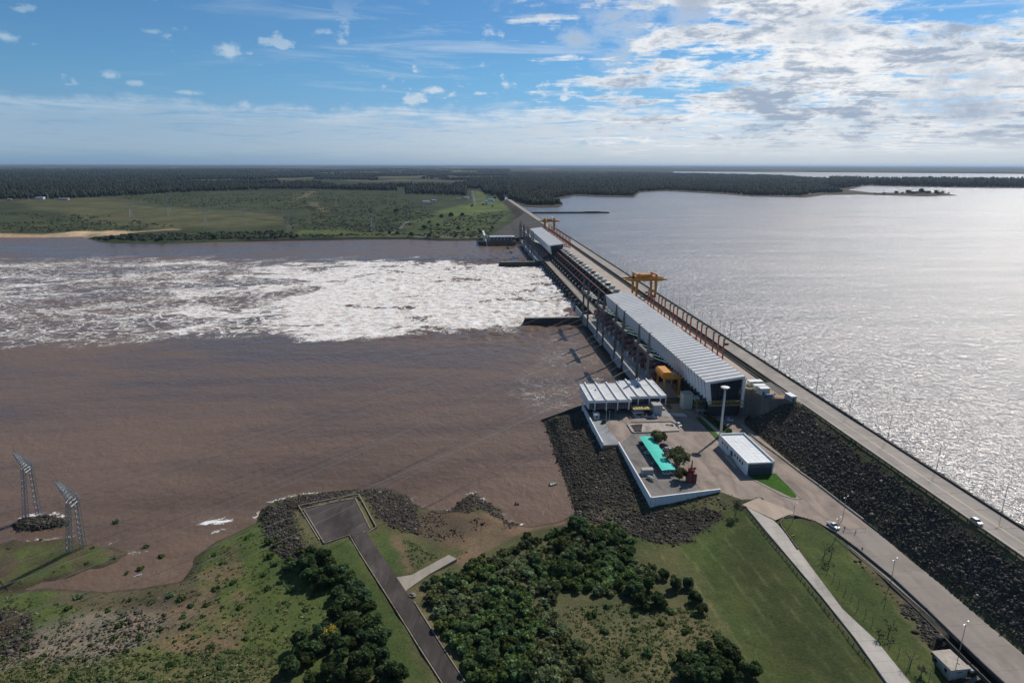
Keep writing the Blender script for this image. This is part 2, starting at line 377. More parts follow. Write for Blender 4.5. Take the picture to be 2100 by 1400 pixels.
def near_h(x, y):
    u = x * EU[0] + y * EU[1]; s = x * ES[0] + y * ES[1]
    h = tps(x, y)
    h = np.clip(h, .35, 12) + (fbm(x / 9, y / 9, 3) - .5) * .9
    d = np.maximum(pip(x, y, near_land), np.maximum(pip(x, y, near_isle) - .5 + (fbm(x / 6, y / 6, 15) - .5) * 9, pip(x, y, near_rock)))
    h = np.where(d > 0, h * sstep(d, -1.0, 6.0) + .05, np.maximum(d * .25, -3.5))
    drock = pip(x, y, near_rock); h = np.where(drock > 0, .3 + np.minimum(drock, 2.0) * .45 + fbm(x / 2, y / 2, 9) * .8, h)
    # road bank and dam body
    zr = np.interp(s, ROADS, ROADZ); uL = np.interp(s, ROADS, ROADL); uR = np.interp(s, ROADS, ROADR)
    bank = np.where(u < uL, zr - (uL - u) * .55, zr)
    w_bank = (s < 216)
    h = np.where(w_bank & (u > uL - 14) & (u < uL), np.maximum(h, np.minimum(bank, h + sstep(u, uL - 14, uL - 1) * 9)), h)
    emb = np.where(u < 176.3, zr + (24.75 - zr) * np.clip((u - uR) / (176.3 - uR), 0, 1) + (fbm(x / 5, y / 5, 5) - .5) * .7 * (u > uR + 1), 24.75)
    emb = np.where(u > 192, 24.75 - (u - 192) * .52, emb)
    h = np.where((u > uL) & (s < 312), np.where(u < uR, zr - .12, emb), h)
    h = np.where((u > 176.5) & (s >= 312), np.where(u > 192, 24.75 - (u - 192) * .52 - (s - 312) * .10, 24.6), h)
    # behind the retaining wall the fill keeps crest level, below it the slope stops
    h = np.where((s >= 300) & (u > 153) & (u < 176.5), 8.6 + (np.minimum(emb, 24) - 8.6) * (1 - sstep(s, 301, 311.5)) * (u > uR), h)
    dp = pip(x, y, PLAZA_W); h = np.where((dp > .9) & (u < 160), PLAZA_Z - .6, h)
    for poly, zc in CUTS:
        dc = pip(x, y, poly); h = np.where(dc > -3, np.minimum(h, zc - .25 + np.maximum(-dc, 0) * .35), h)
    h = np.where((s > 339.5) & (u < 176), np.minimum(h, -3), h)
    return h
def axis(a, b, step, far_lo, far_hi):
    lo = np.arange(far_lo, a, 25.0); hi = np.arange(b + 25, far_hi, 25.0)
    return np.r_[lo, np.arange(a, b + .01, step), hi]
us = axis(-262, 226, 1.0, -700, 320); ss = axis(104, 356, 1.0, -420, 300)
ss = ss[(ss <= 356)]
GU, GS = np.meshgrid(us, ss)
gx = (GU * EU[0] + GS * ES[0]).ravel(); gy = (GU * EU[1] + GS * ES[1]).ravel()
gz = near_h(gx, gy)
G = np.stack([gx, gy, gz], -1)
# ground cover: every vertex is looked up in cover patches surveyed on the photo
COVER = dict(lawn=(.072, .096, .032), lawn2=(.055, .066, .026), bright=(.060, .105, .026), dry=(.150, .132, .070), scrub=(.092, .092, .044), dirt=(.185, .125, .085), gravel=(.25, .20, .165), rock=(.072, .063, .050), rockb=(.075, .055, .045), mud=(.105, .078, .060), green=(.090, .122, .036), olive=(.098, .098, .048))
pq = proj(G); cx, cy = pq[:, 0], pq[:, 1]
wx = cx + (fbm(gx / 6, gy / 6, 21) - .5) * 26 + (fbm(gx / 1.7, gy / 1.7, 25) - .5) * 12; wy = cy + (fbm(gx / 6, gy / 6, 31) - .5) * 18 + (fbm(gx / 1.7, gy / 1.7, 27) - .5) * 8
colr = np.tile(np.array(COVER['scrub']), (len(G), 1)); rockw = np.zeros(len(G))
def paint(poly, cname, feather=8, amount=1.0, rock=0.0, crisp=False, patchy=0.0):
    global colr, rockw
    d = pip(cx if crisp else wx, cy if crisp else wy, poly)
    w = sstep(d, -feather, feather) * amount
    if patchy:
        w = w * sstep(fbm(gx / 7, gy / 7, len(poly) + patchy * 10), .5 - .18 / patchy, .5 + .12)
    colr = colr * (1 - w[:, None]) + np.array(COVER[cname]) * w[:, None]
    rockw = rockw * (1 - w) + rock * w
paint([(-400, 1150), (700, 1000), (700, 1500), (-500, 1500)], 'green', 30, .8)
paint([(-50, 1340), (150, 1260), (330, 1235), (420, 1250), (330, 1300), (200, 1360), (60, 1370), (-50, 1370)], 'gravel', 16, .8, .25)
paint([(-50, 1250), (60, 1255), (75, 1310), (40, 1340), (-50, 1345)], 'rockb', 12, .9, .55)
paint([(280, 1230), (450, 1210), (440, 1260), (330, 1260)], 'dirt', 14, .7)
paint([(330, 1330), (450, 1300), (500, 1330), (420, 1350)], 'dirt', 12, .8)
paint([(-50, 1370), (560, 1350), (600, 1410), (-50, 1420)], 'dry', 18, .6)
paint([(490, 1080), (560, 1030), (570, 1110), (540, 1180), (480, 1200), (430, 1150)], 'green', 14, .8)
paint([(380, 1190), (480, 1110), (520, 1250), (480, 1330), (300, 1330)], 'dirt', 20, .7, patchy=.6)
paint([(60, 1100), (250, 1120), (260, 1140), (150, 1180), (-50, 1195), (-50, 1120)], 'mud', 12, .9)
paint([(60, 1100), (250, 1120), (260, 1140), (150, 1180), (-50, 1195), (-50, 1120)], 'green', 14, .85, patchy=.9)
paint([(20, 1060), (150, 1055), (150, 1090), (20, 1095)], 'rock', 6, .9, .9)
paint([(150, 1190), (400, 1180), (400, 1240), (250, 1260), (100, 1240)], 'mud', 14, .7)
# bank left of pad and pad surrounds
paint([(538, 1050), (570, 1026), (700, 1006), (740, 1003), (740, 1018), (640, 1032), (600, 1055), (610, 1090), (640, 1140), (585, 1150), (552, 1110)], 'rock', 7, 1, 1)
paint([(740, 1003), (800, 1003), (835, 1015), (850, 1045), (866, 1090), (800, 1080), (770, 1050)], 'rock', 7, 1, 1)
paint([(850, 1045), (1030, 1048), (1050, 1080), (960, 1130), (870, 1100)], 'dirt', 10, .75, .10)
paint([(850, 1045), (930, 1040), (960, 1060), (1010, 1075), (940, 1120), (860, 1105)], 'rockb', 14, .55, .16)
paint([(925, 1045), (968, 1012), (1035, 1052), (1028, 1062), (975, 1035), (940, 1052)], 'rock', 6, 1, 1)
paint([(1035, 1060), (1180, 1045), (1190, 1090), (1040, 1110)], 'rockb', 10, .8, .25)
paint([(600, 1045), (725, 1012), (765, 1075), (745, 1110), (640, 1150), (620, 1110)], 'dry', 6, .9, 0, True)
paint([(640, 1135), (720, 1102), (800, 1240), (880, 1400), (800, 1400), (760, 1260)], 'lawn', 8, 1)
paint([(760, 1092), (800, 1085), (830, 1160), (800, 1180)], 'bright', 6, .6)
paint([(800, 1085), (850, 1100), (900, 1140), (840, 1170), (820, 1150)], 'olive', 12, .8)
paint([(805, 1100), (822, 1100), (850, 1160), (835, 1180)], 'dirt', 6, .6)
paint([(830, 1205), (900, 1180), (940, 1400), (900, 1320), (860, 1270)], 'dry', 10, .8)
paint([(860, 1270), (960, 1400), (900, 1400), (850, 1290)], 'lawn', 8, .7)
# thicket floor, clearings
paint([(880, 1180), (1060, 1090), (1280, 1060), (1420, 1190), (1480, 1300), (1540, 1410), (960, 1410)], 'olive', 12, .9)
paint([(1130, 1230), (1300, 1240), (1480, 1280), (1500, 1360), (1300, 1400), (1180, 1330)], 'dry', 24, .75, patchy=.9)
paint([(1270, 1115), (1480, 1040), (1540, 1040), (1790, 1370), (1800, 1410), (1540, 1410), (1440, 1260), (1400, 1175), (1300, 1150)], 'lawn', 7, 1)
paint([(1500, 1060), (1545, 1060), (1790, 1380), (1740, 1410), (1620, 1390), (1500, 1200)], 'lawn2', 40, .8)
paint([(1275, 1120), (1380, 1115), (1440, 1170), (1470, 1250), (1560, 1400), (1545, 1410), (1440, 1260), (1400, 1180), (1300, 1150)], 'dry', 12, .45)
# rock slope below the plaza
paint([(1112, 866), (1195, 828), (1238, 905), (1275, 912), (1340, 1026), (1250, 1070), (1180, 1060)], 'rock', 8, 1, 1)
paint([(1243, 905), (1275, 905), (1342, 1022), (1330, 1040), (1290, 970)], 'olive', 10, .85, .1)
paint([(1235, 1045), (1340, 1028), (1480, 1012), (1500, 1040), (1460, 1060), (1250, 1080)], 'olive', 9, .85, .2)
paint([(1235, 1070), (1300, 1052), (1460, 1046), (1478, 1062), (1420, 1105), (1350, 1115), (1290, 1100)], 'rock', 6, 1, 1)
paint([(1220, 1040), (1300, 1060), (1290, 1100), (1250, 1090)], 'gravel', 14, .3, .5)
# embankment
paint([(1520, 862), (1540, 836), (1600, 825), (1690, 862), (2150, 1190), (2150, 1380), (1960, 1215), (1830, 1108), (1640, 965), (1560, 893)], 'rock', 6, 1, 1)
paint([(1650, 845), (1700, 868), (2150, 1170), (2150, 1200), (1690, 885)], 'olive', 7, .95, .05)
paint([(1620, 950), (1680, 985), (1850, 1115), (2150, 1340), (2150, 1385), (1960, 1215), (1720, 1020)], 'olive', 14, .8, .1, patchy=1.5)
paint([(1600, 760), (1640, 775), (2150, 1080), (2150, 1120), (1700, 850)], 'olive', 6, .9, .3)
paint([(1560, 1050), (1720, 1090), (1760, 1140), (1850, 1240), (1960, 1400), (1840, 1410), (1640, 1130)], 'lawn', 6, .95)
paint([(1735, 1120), (1755, 1115), (1840, 1190), (2110, 1405), (1960, 1410), (1900, 1310), (1830, 1225)], 'rock', 7, .95, .8)
paint([(1725, 1105), (1760, 1120), (1840, 1220), (1900, 1310), (1960, 1400), (1945, 1400), (1820, 1225)], 'dry', 6, .6)
paint([(925, 1152), (1000, 1102), (1045, 1082), (1100, 1068), (1160, 1058), (1160, 1074), (1070, 1092), (1010, 1122), (952, 1162)], 'dirt', 4, .95, 0, True)
wet = sstep(gz + (fbm(gx / 3, gy / 3, 33) - .5) * .5, .85, .30) * (rockw < .4); colr = colr * (1 - wet[:, None] * .8) + np.array((.075, .055, .042)) * wet[:, None] * .8
_uu = gx * EU[0] + gy * EU[1]; _ss = gx * ES[0] + gy * ES[1]
mow = sstep(np.abs(np.mod(_uu * .985 + _ss * .10 + (fbm(gx / 25, gy / 25, 43) - .5) * 2.0, 4.6) - 2.3), 1.55, 2.2) * sstep(fbm(gx / 3, gy / 9, 44), .40, .62)
lawnm = np.maximum(sstep(pip(cx, cy, [(1290, 1125), (1480, 1050), (1540, 1050), (1790, 1380), (1800, 1410), (1560, 1410), (1440, 1250), (1400, 1175)]), -4, 14), sstep(pip(cx, cy, [(1560, 1050), (1720, 1090), (1850, 1240), (1960, 1400), (1860, 1410), (1650, 1150)]), -4, 8) * .6)
colr = colr * (1 + lawnm * mow * .42)[:, None] + np.array((.012, .008, .006)) * (lawnm * mow)[:, None]
colr *= (.80 + .40 * fbm(gx / 14, gy / 14, 41))[:, None]
NEAR_G, NEAR_ROCK, NEAR_COL = G, rockw.copy(), colr.copy()
def ground_material(name, attr=True, col=(.1, .1, .05), fine=1.0):
    m = bpy.data.materials.new(name); m.use_nodes = True; t = NT(m.node_tree); t.n.clear()
    out = t.node('ShaderNodeOutputMaterial'); b = t.node('ShaderNodeBsdfPrincipled', Roughness=.95); b.inputs['Specular IOR Level'].default_value = .12
    p = t.node('ShaderNodeNewGeometry').outputs['Position']
    base = t.node('ShaderNodeVertexColor', _layer_name='cover').outputs[0] if attr else None
    n1 = t.noise(p, 1.1 * fine, 6, .7); n2 = t.noise(p, .09 * fine, 5, .6); n3 = t.noise(p, 3.0 * fine, 3, .7)
    k = t.m('ADD', t.m('MULTIPLY', t.ss(n1, .25, .75), .55), t.m('ADD', t.m('MULTIPLY', t.ss(n2, .3, .7), .30), t.m('MULTIPLY', n3, .55)))
    k = t.m('ADD', k, .28)
    warm = t.ss(n2, .35, .65)
    kc = t.xyz(t.m('MULTIPLY', k, t.m('MULTIPLY_ADD', warm, .16, .92)), k, t.m('MULTIPLY', k, .95))
    c = t.mix(1.0, base if attr else col, kc, 'MULTIPLY'); t.put(b, 'Base Color', c)
    bp = t.node('ShaderNodeBump', Strength=.9, Distance=.35 / fine, Height=t.m('ADD', n1, t.m('MULTIPLY', n3, .6))); t.put(b, 'Normal', bp.outputs[0])
    t.l.new(b.outputs[0], out.inputs[0]); return m
GROUND = ground_material('ground_cover')
def grid_faces(nr, nc, keep=None):
    i = np.arange(nr - 1)[:, None] * nc + np.arange(nc - 1)[None]
    f = np.stack([i, i + 1, i + nc + 1, i + nc], -1).reshape(-1, 4)
    return f
tag(mesh_np('ground', G, grid_faces(len(ss), len(us)), GROUND, smooth=True, attrs={'cover': ('FLOAT_COLOR', colr)}), kind='structure')

# --- far bank: hilly fields beyond the river, then wooded plain to the horizon
FARSHORE = [(-2600, 505), (-900, 492), (0, 487), (100, 487), (168, 485), (180, 490), (205, 497), (260, 500), (340, 500), (450, 497), (600, 494), (700, 492), (760, 491), (830, 491), (900, 494), (950, 494), (985, 493), (1003, 501), (1062, 504)]
far_land = world_poly(FARSHORE, 0) + [tuple(W(178, 1162)[:2]), tuple(W(178, 2700)[:2]), (300, 60000), (-90000, 60000), (-90000, 1150)]
def far_h(x, y, shore=True):
    s = x * ES[0] + y * ES[1]; u = x * EU[0] + y * EU[1]
    base = 3.2 + np.clip((s - 1220) * .0155, 0, 26) + np.clip((s - 3000) * .0009, 0, 26)
    hills = (fbm(x / 420, y / 420, 51, 3) - .5) * 20 * sstep(s, 1300, 1900) * sstep(-u, -150, 250) + (fbm(x / 60, y / 60, 55, 3) - .5) * 1.6
    hills = hills + (fbm(x / 2500, y / 2500, 57, 3) - .45) * 36 * sstep(s, 3500, 8000)
    h = np.clip(base + hills, 1.2, 80)
    if shore:
        d = pip(x, y, far_land); h = np.where(d > 0, h * sstep(d, -2, 26) + .05, np.maximum(d * .2, -4))
    return h
def far_ground(px, py):                                # point of the far bank seen at a photo pixel
    z = 10.0
    for _ in range(12):
        p = P(px, py, z); z = float(far_h(np.array([p[0]]), np.array([p[1]]))[0])
    return np.array([p[0], p[1], z])
fx_ = np.r_[np.arange(-2600, -1100, 30.), np.arange(-1100, 240, 6.5), np.arange(240, 246, 4)]
fy_ = np.r_[np.arange(1120, 1600, 5.), np.arange(1600, 3300, 11.), np.arange(3300, 4400, 40.)]
FX, FY = np.meshgrid(fx_, fy_); fx, fy = FX.ravel(), FY.ravel()
fz = far_h(fx, fy); fu = fx * EU[0] + fy * EU[1]; fs = fx * ES[0] + fy * ES[1]
# the far embankment carries the crest road: crest 24.75, riprap face down to the ground
embf = np.where(fu < 177, 24.75 - (177 - fu) * .60, np.where(fu > 192, 24.75 - (fu - 192) * .5, 24.75))
fz = np.where((fs > 1166) & (fs < 2300), np.maximum(fz, embf), fz)
fz = np.where((fs <= 1172) & (fu > 108), -4, fz)
FG = np.stack([fx, fy, fz], -1); fq = proj(FG); cx, cy = fq[:, 0], fq[:, 1]
gx, gy = fx, fy
wx = cx + (fbm(fx / 40, fy / 40, 61) - .5) * 18; wy = cy + (fbm(fx / 40, fy / 80, 63) - .5) * 7
COVER.update(pasture=(.102, .102, .050), scrubf=(.044, .056, .026), meadow=(.105, .135, .044), sand=(.62, .45, .29), woodfloor=(.03, .036, .02), bank=(.03, .032, .024), tan=(.17, .14, .08), roadf=(.2, .19, .18))
colr = np.tile(np.array(COVER['scrubf']), (len(FG), 1)); rockw = np.zeros(len(FG))
paint([(0, 430), (220, 400), (620, 392), (650, 396), (640, 430), (800, 480), (600, 500), (-200, 500)], 'pasture', 10, .30, patchy=1)
paint([(-100, 408), (240, 406), (330, 418), (250, 412), (60, 416), (-100, 414)], 'tan', 4, .35)
paint([(40, 415), (230, 412), (330, 425), (450, 432), (480, 436), (300, 455), (180, 448), (60, 425)], 'pasture', 3, .9)
paint([(150, 450), (280, 438), (420, 433), (500, 432), (580, 445), (585, 460), (440, 468), (250, 466)], 'pasture', 3, .95)
paint([(620, 470), (820, 478), (830, 488), (600, 482)], 'meadow', 3, .8)
paint([(790, 480), (1010, 488), (1000, 494), (800, 492)], 'meadow', 2, .8)
paint([(840, 455), (920, 425), (985, 410), (1045, 398), (1050, 440), (1010, 470), (1000, 484), (830, 482)], 'meadow', 5, .75, patchy=1.6)
paint([(890, 432), (1000, 412), (1048, 418), (1044, 432), (930, 445)], 'meadow', 3, .9)
paint([(970, 385), (990, 385), (1000, 415), (975, 412)], 'meadow', 2, .9)
paint([(-100, 478), (80, 480), (150, 476), (370, 470), (260, 477), (180, 487), (-100, 492)], 'sand', 2.0, .95)
paint([(-100, 486), (170, 484), (170, 489), (-100, 492)], 'sand', 1.5, .6)
paint([(600, 410), (640, 390), (650, 391), (612, 411)], 'tan', 1.5, .8)
paint([(630, 414), (645, 414), (675, 434), (665, 437)], 'tan', 1.5, .8)
paint([(812, 470), (822, 462), (838, 454), (836, 458), (822, 470), (800, 478), (806, 486), (796, 484)], 'roadf', 1, .8, 0, True)
paint([(850, 484.5), (1015, 483), (1015, 484.8), (850, 486.5)], 'roadf', .7, .9, 0, True)
paint([(966, 390), (970, 390), (977, 418), (973, 419)], 'roadf', .6, .9, 0, True)
onface = (fs > 1166) & (fs < 2300) & (fz < 25.2) & (embf >= far_h(fx, fy) - .5) & (fu > 100)
colr[onface] = np.array(COVER['rock']) * 1.15; bench = onface & (fu > 150) & (fu < 176) & (fs > 1330) & (fs < 1480); colr[bench] = COVER['pasture']
bankm = (fz < 3.0) & (fx > -520) & (fz > -.5) & (fy < 1500); colr[bankm] = COVER['bank']
far_wood = (cy < 392) & (fs > 2400); colr[far_wood] = COVER['woodfloor']
colr *= (.6 + .8 * fbm(fx / 45, fy / 70, 71))[:, None]
FARG = ground_material('far_ground_cover', fine=.22)
ff = grid_faces(len(fy_), len(fx_))
ff = ff[(fz[ff].max(1) > -3.9)]
tag(mesh_np('hills', FG, ff, FARG, smooth=True, attrs={'cover': ('FLOAT_COLOR', colr)}), kind='structure')
# wooded plain to the horizon (one sheet), left and middle, plus the shores of the lake on the right
ang = np.radians(np.linspace(-75, 75, 260)); rad = 3000 * (64000 / 3000) ** (np.linspace(0, 1, 150))
AN, RA = np.meshgrid(ang, rad); hx = (np.sin(AN) * RA).ravel(); hy = (np.cos(AN) * RA).ravel()
LAKE_SHORE = [(1042, 404), (1075, 424), (1112, 426), (1145, 425), (1154, 420), (1132, 411), (1180, 402), (1230, 404), (1300, 405), (1313, 394), (1370, 392), (1480, 398), (1540, 403), (1650, 405), (1690, 400), (1760, 399), (1900, 403), (1962, 401), (1930, 396), (1790, 396), (1738, 390), (1772, 381), (1950, 385), (2200, 387), (2600, 388), (2600, 374), (2200, 373.5), (1900, 369.5), (1760, 370), (1700, 366.5), (1600, 360), (1560, 358.2), (1400, 356), (1250, 353), (1100, 351), (1000, 352)]
LAKE_POLY = world_poly(LAKE_SHORE, 21.0)
# main wooded plain: everything beyond, minus the lake arms
FARLAKE = world_poly([(1540, 358), (1600, 360.2), (1700, 366.7), (1760, 370.2), (1900, 369.8), (2200, 373.8), (2600, 374), (2600, 352), (2100, 352.6), (1750, 350.5), (1640, 351.2), (1700, 354.5), (1600, 356)], 21.0)
def plain_h(x, y): return far_h(x, y, False) + 1.5
hz = plain_h(hx, hy)
bear = np.degrees(np.arctan2(hx, hy)); dist = np.hypot(hx, hy)
hz = np.where((bear > 8.5) & (dist < 10500), 12.0, hz)                      # lake side: below the lake level, land comes as its own sheets
hz = np.where((bear > 14) & (dist < 12500), 12.0, hz)
hz = hz - 3 + (fbm(hx / 90, hy / 90, 81, 3) - .5) * 5
hcol = np.tile(np.array((.020, .028, .018)), (len(hx), 1)); fld = sstep(fbm(hx / 700, hy / 1500, 83, 3), .60, .66)
hcol = hcol * (1 - fld[:, None] * .8) + np.array((.12, .11, .06)) * fld[:, None] * .8
hcol *= (.7 + .6 * fbm(hx / 150, hy / 150, 85, 3))[:, None]
tag(mesh_np('plain', np.stack([hx, hy, hz], -1), grid_faces(150, 260), FARG, smooth=True, attrs={'cover': ('FLOAT_COLOR', hcol)}), kind='structure')
def shelf(name, poly, z, col):
    """low land standing out of the lake: gently domed sheet with a shore skirt"""
    b = MB(); n = len(poly); b.add([(x, y, z) for x, y in poly] + [(x, y, 15.0) for x, y in poly], [tuple(range(n))] + [(i, n + i, n + (i + 1) % n, (i + 1) % n) for i in range(n)])
    return tag(b.build(name, col), kind='structure')
SHOREM = ground_material('lake_shore_soil', attr=False, col=(.075, .062, .042), fine=.15)
shelf('lake_shore', LAKE_POLY, 22.3, SHOREM)

# --- river below the dam, with the boil and foam of the open spillway
ruL = -1500.0
ru = np.r_[np.arange(-2600, -620, 18.), np.arange(-620, 20, 4.0), np.arange(20, 136, 2.0)]
rs = np.r_[np.arange(-420, 140, 20.), np.arange(140, 370, 2.5), np.arange(370, 1000, 2.4), np.arange(1000, 1330, 8.), np.arange(1330, 1700, 40.)]
RU, RS = np.meshgrid(ru, rs); u, s = RU.ravel(), RS.ravel()
rx = u * EU[0] + s * ES[0]; ry = u * EU[1] + s * ES[1]
rq = proj(np.stack([rx, ry, 0 * rx], -1)); cx, cy = rq[:, 0], rq[:, 1]
wcx = cx + (fbm(rx / 35, ry / 35, 91) - .5) * 120; wcy = cy + (fbm(rx / 26, ry / 26, 93) - .5) * 34 + (vnoise(rx / 110, ry / 110, 90) - .5) * 16 * (cy > 600)
FOAM_OUT = [(-900, 520), (0, 528), (350, 526), (560, 534), (800, 534), (1020, 540), (1125, 541), (1185, 640), (1190, 658), (1075, 668), (900, 678), (700, 696), (560, 692), (430, 700), (250, 712), (90, 724), (-50, 720), (-900, 760)]
FOAM_IN = [(650, 600), (760, 560), (1020, 545), (1128, 545), (1190, 652), (1075, 663), (900, 664), (760, 660), (640, 640)]
dO = pip(wcx, wcy, FOAM_OUT); dI = pip(wcx, wcy, FOAM_IN)
fo = sstep(dO, -4, 16) * (.46 + .16 * sstep(cx, 0, 800)) * (.75 + .5 * fbm(rx / 60, ry / 60, 94, 3)); fo = np.maximum(fo, sstep(dI, -230, 60) * 1.0 * sstep(dO, -6, 10))
churn = sstep(dI, -80, 20) * sstep(u, -330, 60)
zc = churn * ((fbm(u / 6, s / 5, 95, 4) - .5) * 5.2 + (fbm(u / 2.6, s / 2.6, 97, 3) - .5) * 1.6)
zc += churn * sstep(u, 85, 118) * (vnoise(s / 9.1, u * 0, 99)) * 1.6
zc += (1 - churn) * (fbm(u / 30, s / 9, 96, 3) - .5) * .25
def crest(poly, amt, f=5):
    global fo
    d = pip(cx + (fbm(rx / 3, ry / 3, 101) - .5) * 18, cy + (fbm(rx / 3, ry / 3, 103) - .5) * 8, poly); fo = np.maximum(fo, sstep(d, -f, f) * amt)
crest([(402, 1068), (440, 1062), (476, 1065), (478, 1072), (440, 1073), (404, 1072)], .95, 2.5)
crest([(440, 1084), (480, 1081), (478, 1087), (440, 1092)], .7, 2.5)
crest([(30, 1064), (75, 1055), (110, 1052), (134, 1062), (128, 1068), (100, 1062), (60, 1066), (30, 1069)], .9, 3)
crest([(515, 1058), (540, 1040), (548, 1045), (525, 1064)], .8, 3)
crest([(548, 1030), (600, 1014), (680, 1008), (690, 1012), (610, 1022), (555, 1036)], .75, 3)
crest([(832, 1012), (850, 1034), (884, 1046), (926, 1044), (924, 1050), (880, 1052), (844, 1040)], .6, 2.5)
crest([(275, 1098), (315, 1098), (314, 1102), (276, 1102)], .75, 1.5); crest([(205, 1112), (255, 1115), (250, 1119), (210, 1118)], .6, 1.5); crest([(60, 1107), (150, 1100), (152, 1104), (62, 1112)], .5, 1.5); crest([(270, 1130), (300, 1136), (262, 1146)], .45, 1.5); crest([(250, 1184), (335, 1180), (330, 1186), (255, 1188)], .5, 1.5)
crest([(960, 1010), (975, 1008), (1000, 1028), (990, 1030)], .6, 2.5); crest([(1010, 1048), (1050, 1070), (1085, 1078), (1085, 1082), (1040, 1076)], .45, 2.5)
fo = np.maximum(fo, .13 * sstep(pip(wcx, wcy, [(1060, 800), (1120, 690), (1200, 690), (1260, 780), (1180, 850), (1100, 860)]), -30, 30))
def water_material(name, base, foam=False, glint=.3, wave=1.0, rough=.22, spec=.5, ior=1.333, rvar=.28, fine=1.0):
    m = bpy.data.materials.new(name); m.use_nodes = True; t = NT(m.node_tree); t.n.clear()
    out = t.node('ShaderNodeOutputMaterial'); b = t.node('ShaderNodeBsdfPrincipled', IOR=ior); b.inputs['Specular IOR Level'].default_value = spec
    p = t.node('ShaderNodeNewGeometry').outputs['Position']
    pd = t.scalev(p, 1, 1, 1, AZ)                       # dam frame: x across, y along the crest
    n0 = t.noise(t.scalev(pd, .006, .03, 1), 1.0, 5, .6, .6)
    n00 = t.noise(t.scalev(pd, .0022, .006, 1), 1.0, 4, .6, 1.0)
    k = t.m('ADD', t.m('MULTIPLY', n0, .5), t.m('MULTIPLY', n00, .5))
    col = t.mix(t.ss(k, .38, .62), tuple(c * .80 for c in base), tuple(c * 1.22 for c in base))
    w0 = t.noise(t.scalev(pd, .12 * fine, .095 * fine, 1, .35), 1.0, 2, .5, .3); w1 = t.noise(t.scalev(pd, .36 * fine, .28 * fine, 1, .35), 1.0, 2, .5, .4); w2 = t.noise(t.scalev(pd, .95 * fine, .75 * fine, 1, .35), 1.0, 2, .5, .2)
    h = t.m('ADD', t.m('MULTIPLY', w0, 1.7 * wave), t.m('ADD', t.m('MULTIPLY', w1, .95 * wave), t.m('MULTIPLY', w2, glint * wave)))
    rg = t.ss(k, .36, .64, rough * (1 - rvar), rough * (1 + rvar * 1.6))
    if foam:
        f = t.node('ShaderNodeAttribute', _attribute_name='foam').outputs['Fac']
        r1 = t.noise(t.scalev(pd, .045, .062, .1), 1.0, 7, .60, 1.3); r2 = t.noise(t.scalev(pd, .13, .17, .1), 1.0, 7, .62, .9)
        rd = t.m('ABSOLUTE', t.m('MULTIPLY_ADD', r1, 2.0, -1.0)); rd2 = t.m('ABSOLUTE', t.m('MULTIPLY_ADD', r2, 2.0, -1.0))
        big = t.noise(t.scalev(pd, .011, .018, .1), 1.0, 5, .62, .8)
        fb = t.m('MULTIPLY', f, t.ss(big, .28, .62, .45, 1.25))
        w = t.m('ADD', t.m('MULTIPLY', fb, .125), t.m('MULTIPLY', t.ss(fb, .55, 1.12), .68))
        l1 = t.ss(t.m('SUBTRACT', w, rd), -.012, .02)
        l2 = t.ss(t.m('SUBTRACT', t.m('MULTIPLY', w, 1.3), rd2), -.03, .06)
        a = t.m('MAXIMUM', l1, t.m('MULTIPLY', l2, t.ss(big, .44, .62, .05, .9)))
        a = t.m('MULTIPLY', a, t.ss(f, .02, .12))
        hole = t.ss(t.noise(t.scalev(pd, .22, .40, .3), 1.0, 6, .66, .8), .545, .64); a = t.m('MULTIPLY', a, t.m('SUBTRACT', 1.0, t.m('MULTIPLY', hole, t.ss(f, .4, .95, .70, .16))))
        n5 = t.noise(t.scalev(pd, .10, .16, .3), 1.0, 8, .7, .5); n6 = t.noise(t.scalev(pd, .45, .6, .5), 1.0, 6, .7, .3)
        fk = t.m('ADD', t.m('MULTIPLY', n5, .6), t.m('MULTIPLY', n6, .4))
        fcol = t.mix(t.ss(fk, .37, .56), (.44, .335, .25), (.90, .875, .85))
        col = t.mix(a, col, fcol)
        rg = t.m('MULTIPLY_ADD', a, .7, rg, clamp=True)
        h = t.m('ADD', h, t.m('MULTIPLY', a, t.m('MULTIPLY', t.m('ADD', n5, n6), .5)))
    t.put(b, 'Base Color', col); t.put(b, 'Roughness', rg)
    bp = t.node('ShaderNodeBump', Strength=1.0, Distance=1.0, Height=h); t.put(b, 'Normal', bp.outputs[0])
    t.l.new(b.outputs[0], out.inputs[0]); return m
RIVER = water_material('brown_river_water', (.140, .092, .064), True, .25, .42, .30, .36)
LAKEM = water_material('lake_water', (.125, .098, .090), False, .60, 1.0, .235, 1.0, 1.56, .05, 1.35)
rf = grid_faces(len(rs), len(ru))
rcu = u[rf].mean(1); rcs = s[rf].mean(1)
tag(mesh_np('river', np.stack([rx, ry, zc], -1), rf, RIVER, smooth=True, attrs={'foam': ('FLOAT', fo)}), kind='structure')
lu = np.r_[192, 230, 300, 420, 600, 1000, 2000, 5000, 12000, 30000]; ls = np.r_[-2500, -900, -300, 0, 150, 250, 400, 600, 900, 1300, 1800, 2600, 4000, 7000, 12000, 20000]
LU, LS = np.meshgrid(lu, ls); x_ = (LU * EU[0] + LS * ES[0]).ravel(); y_ = (LU * EU[1] + LS * ES[1]).ravel()
tag(mesh_np('reservoir', np.stack([x_, y_, 0 * x_ + 21.0], -1), grid_faces(len(ls), len(lu)), LAKEM, smooth=True), kind='structure')
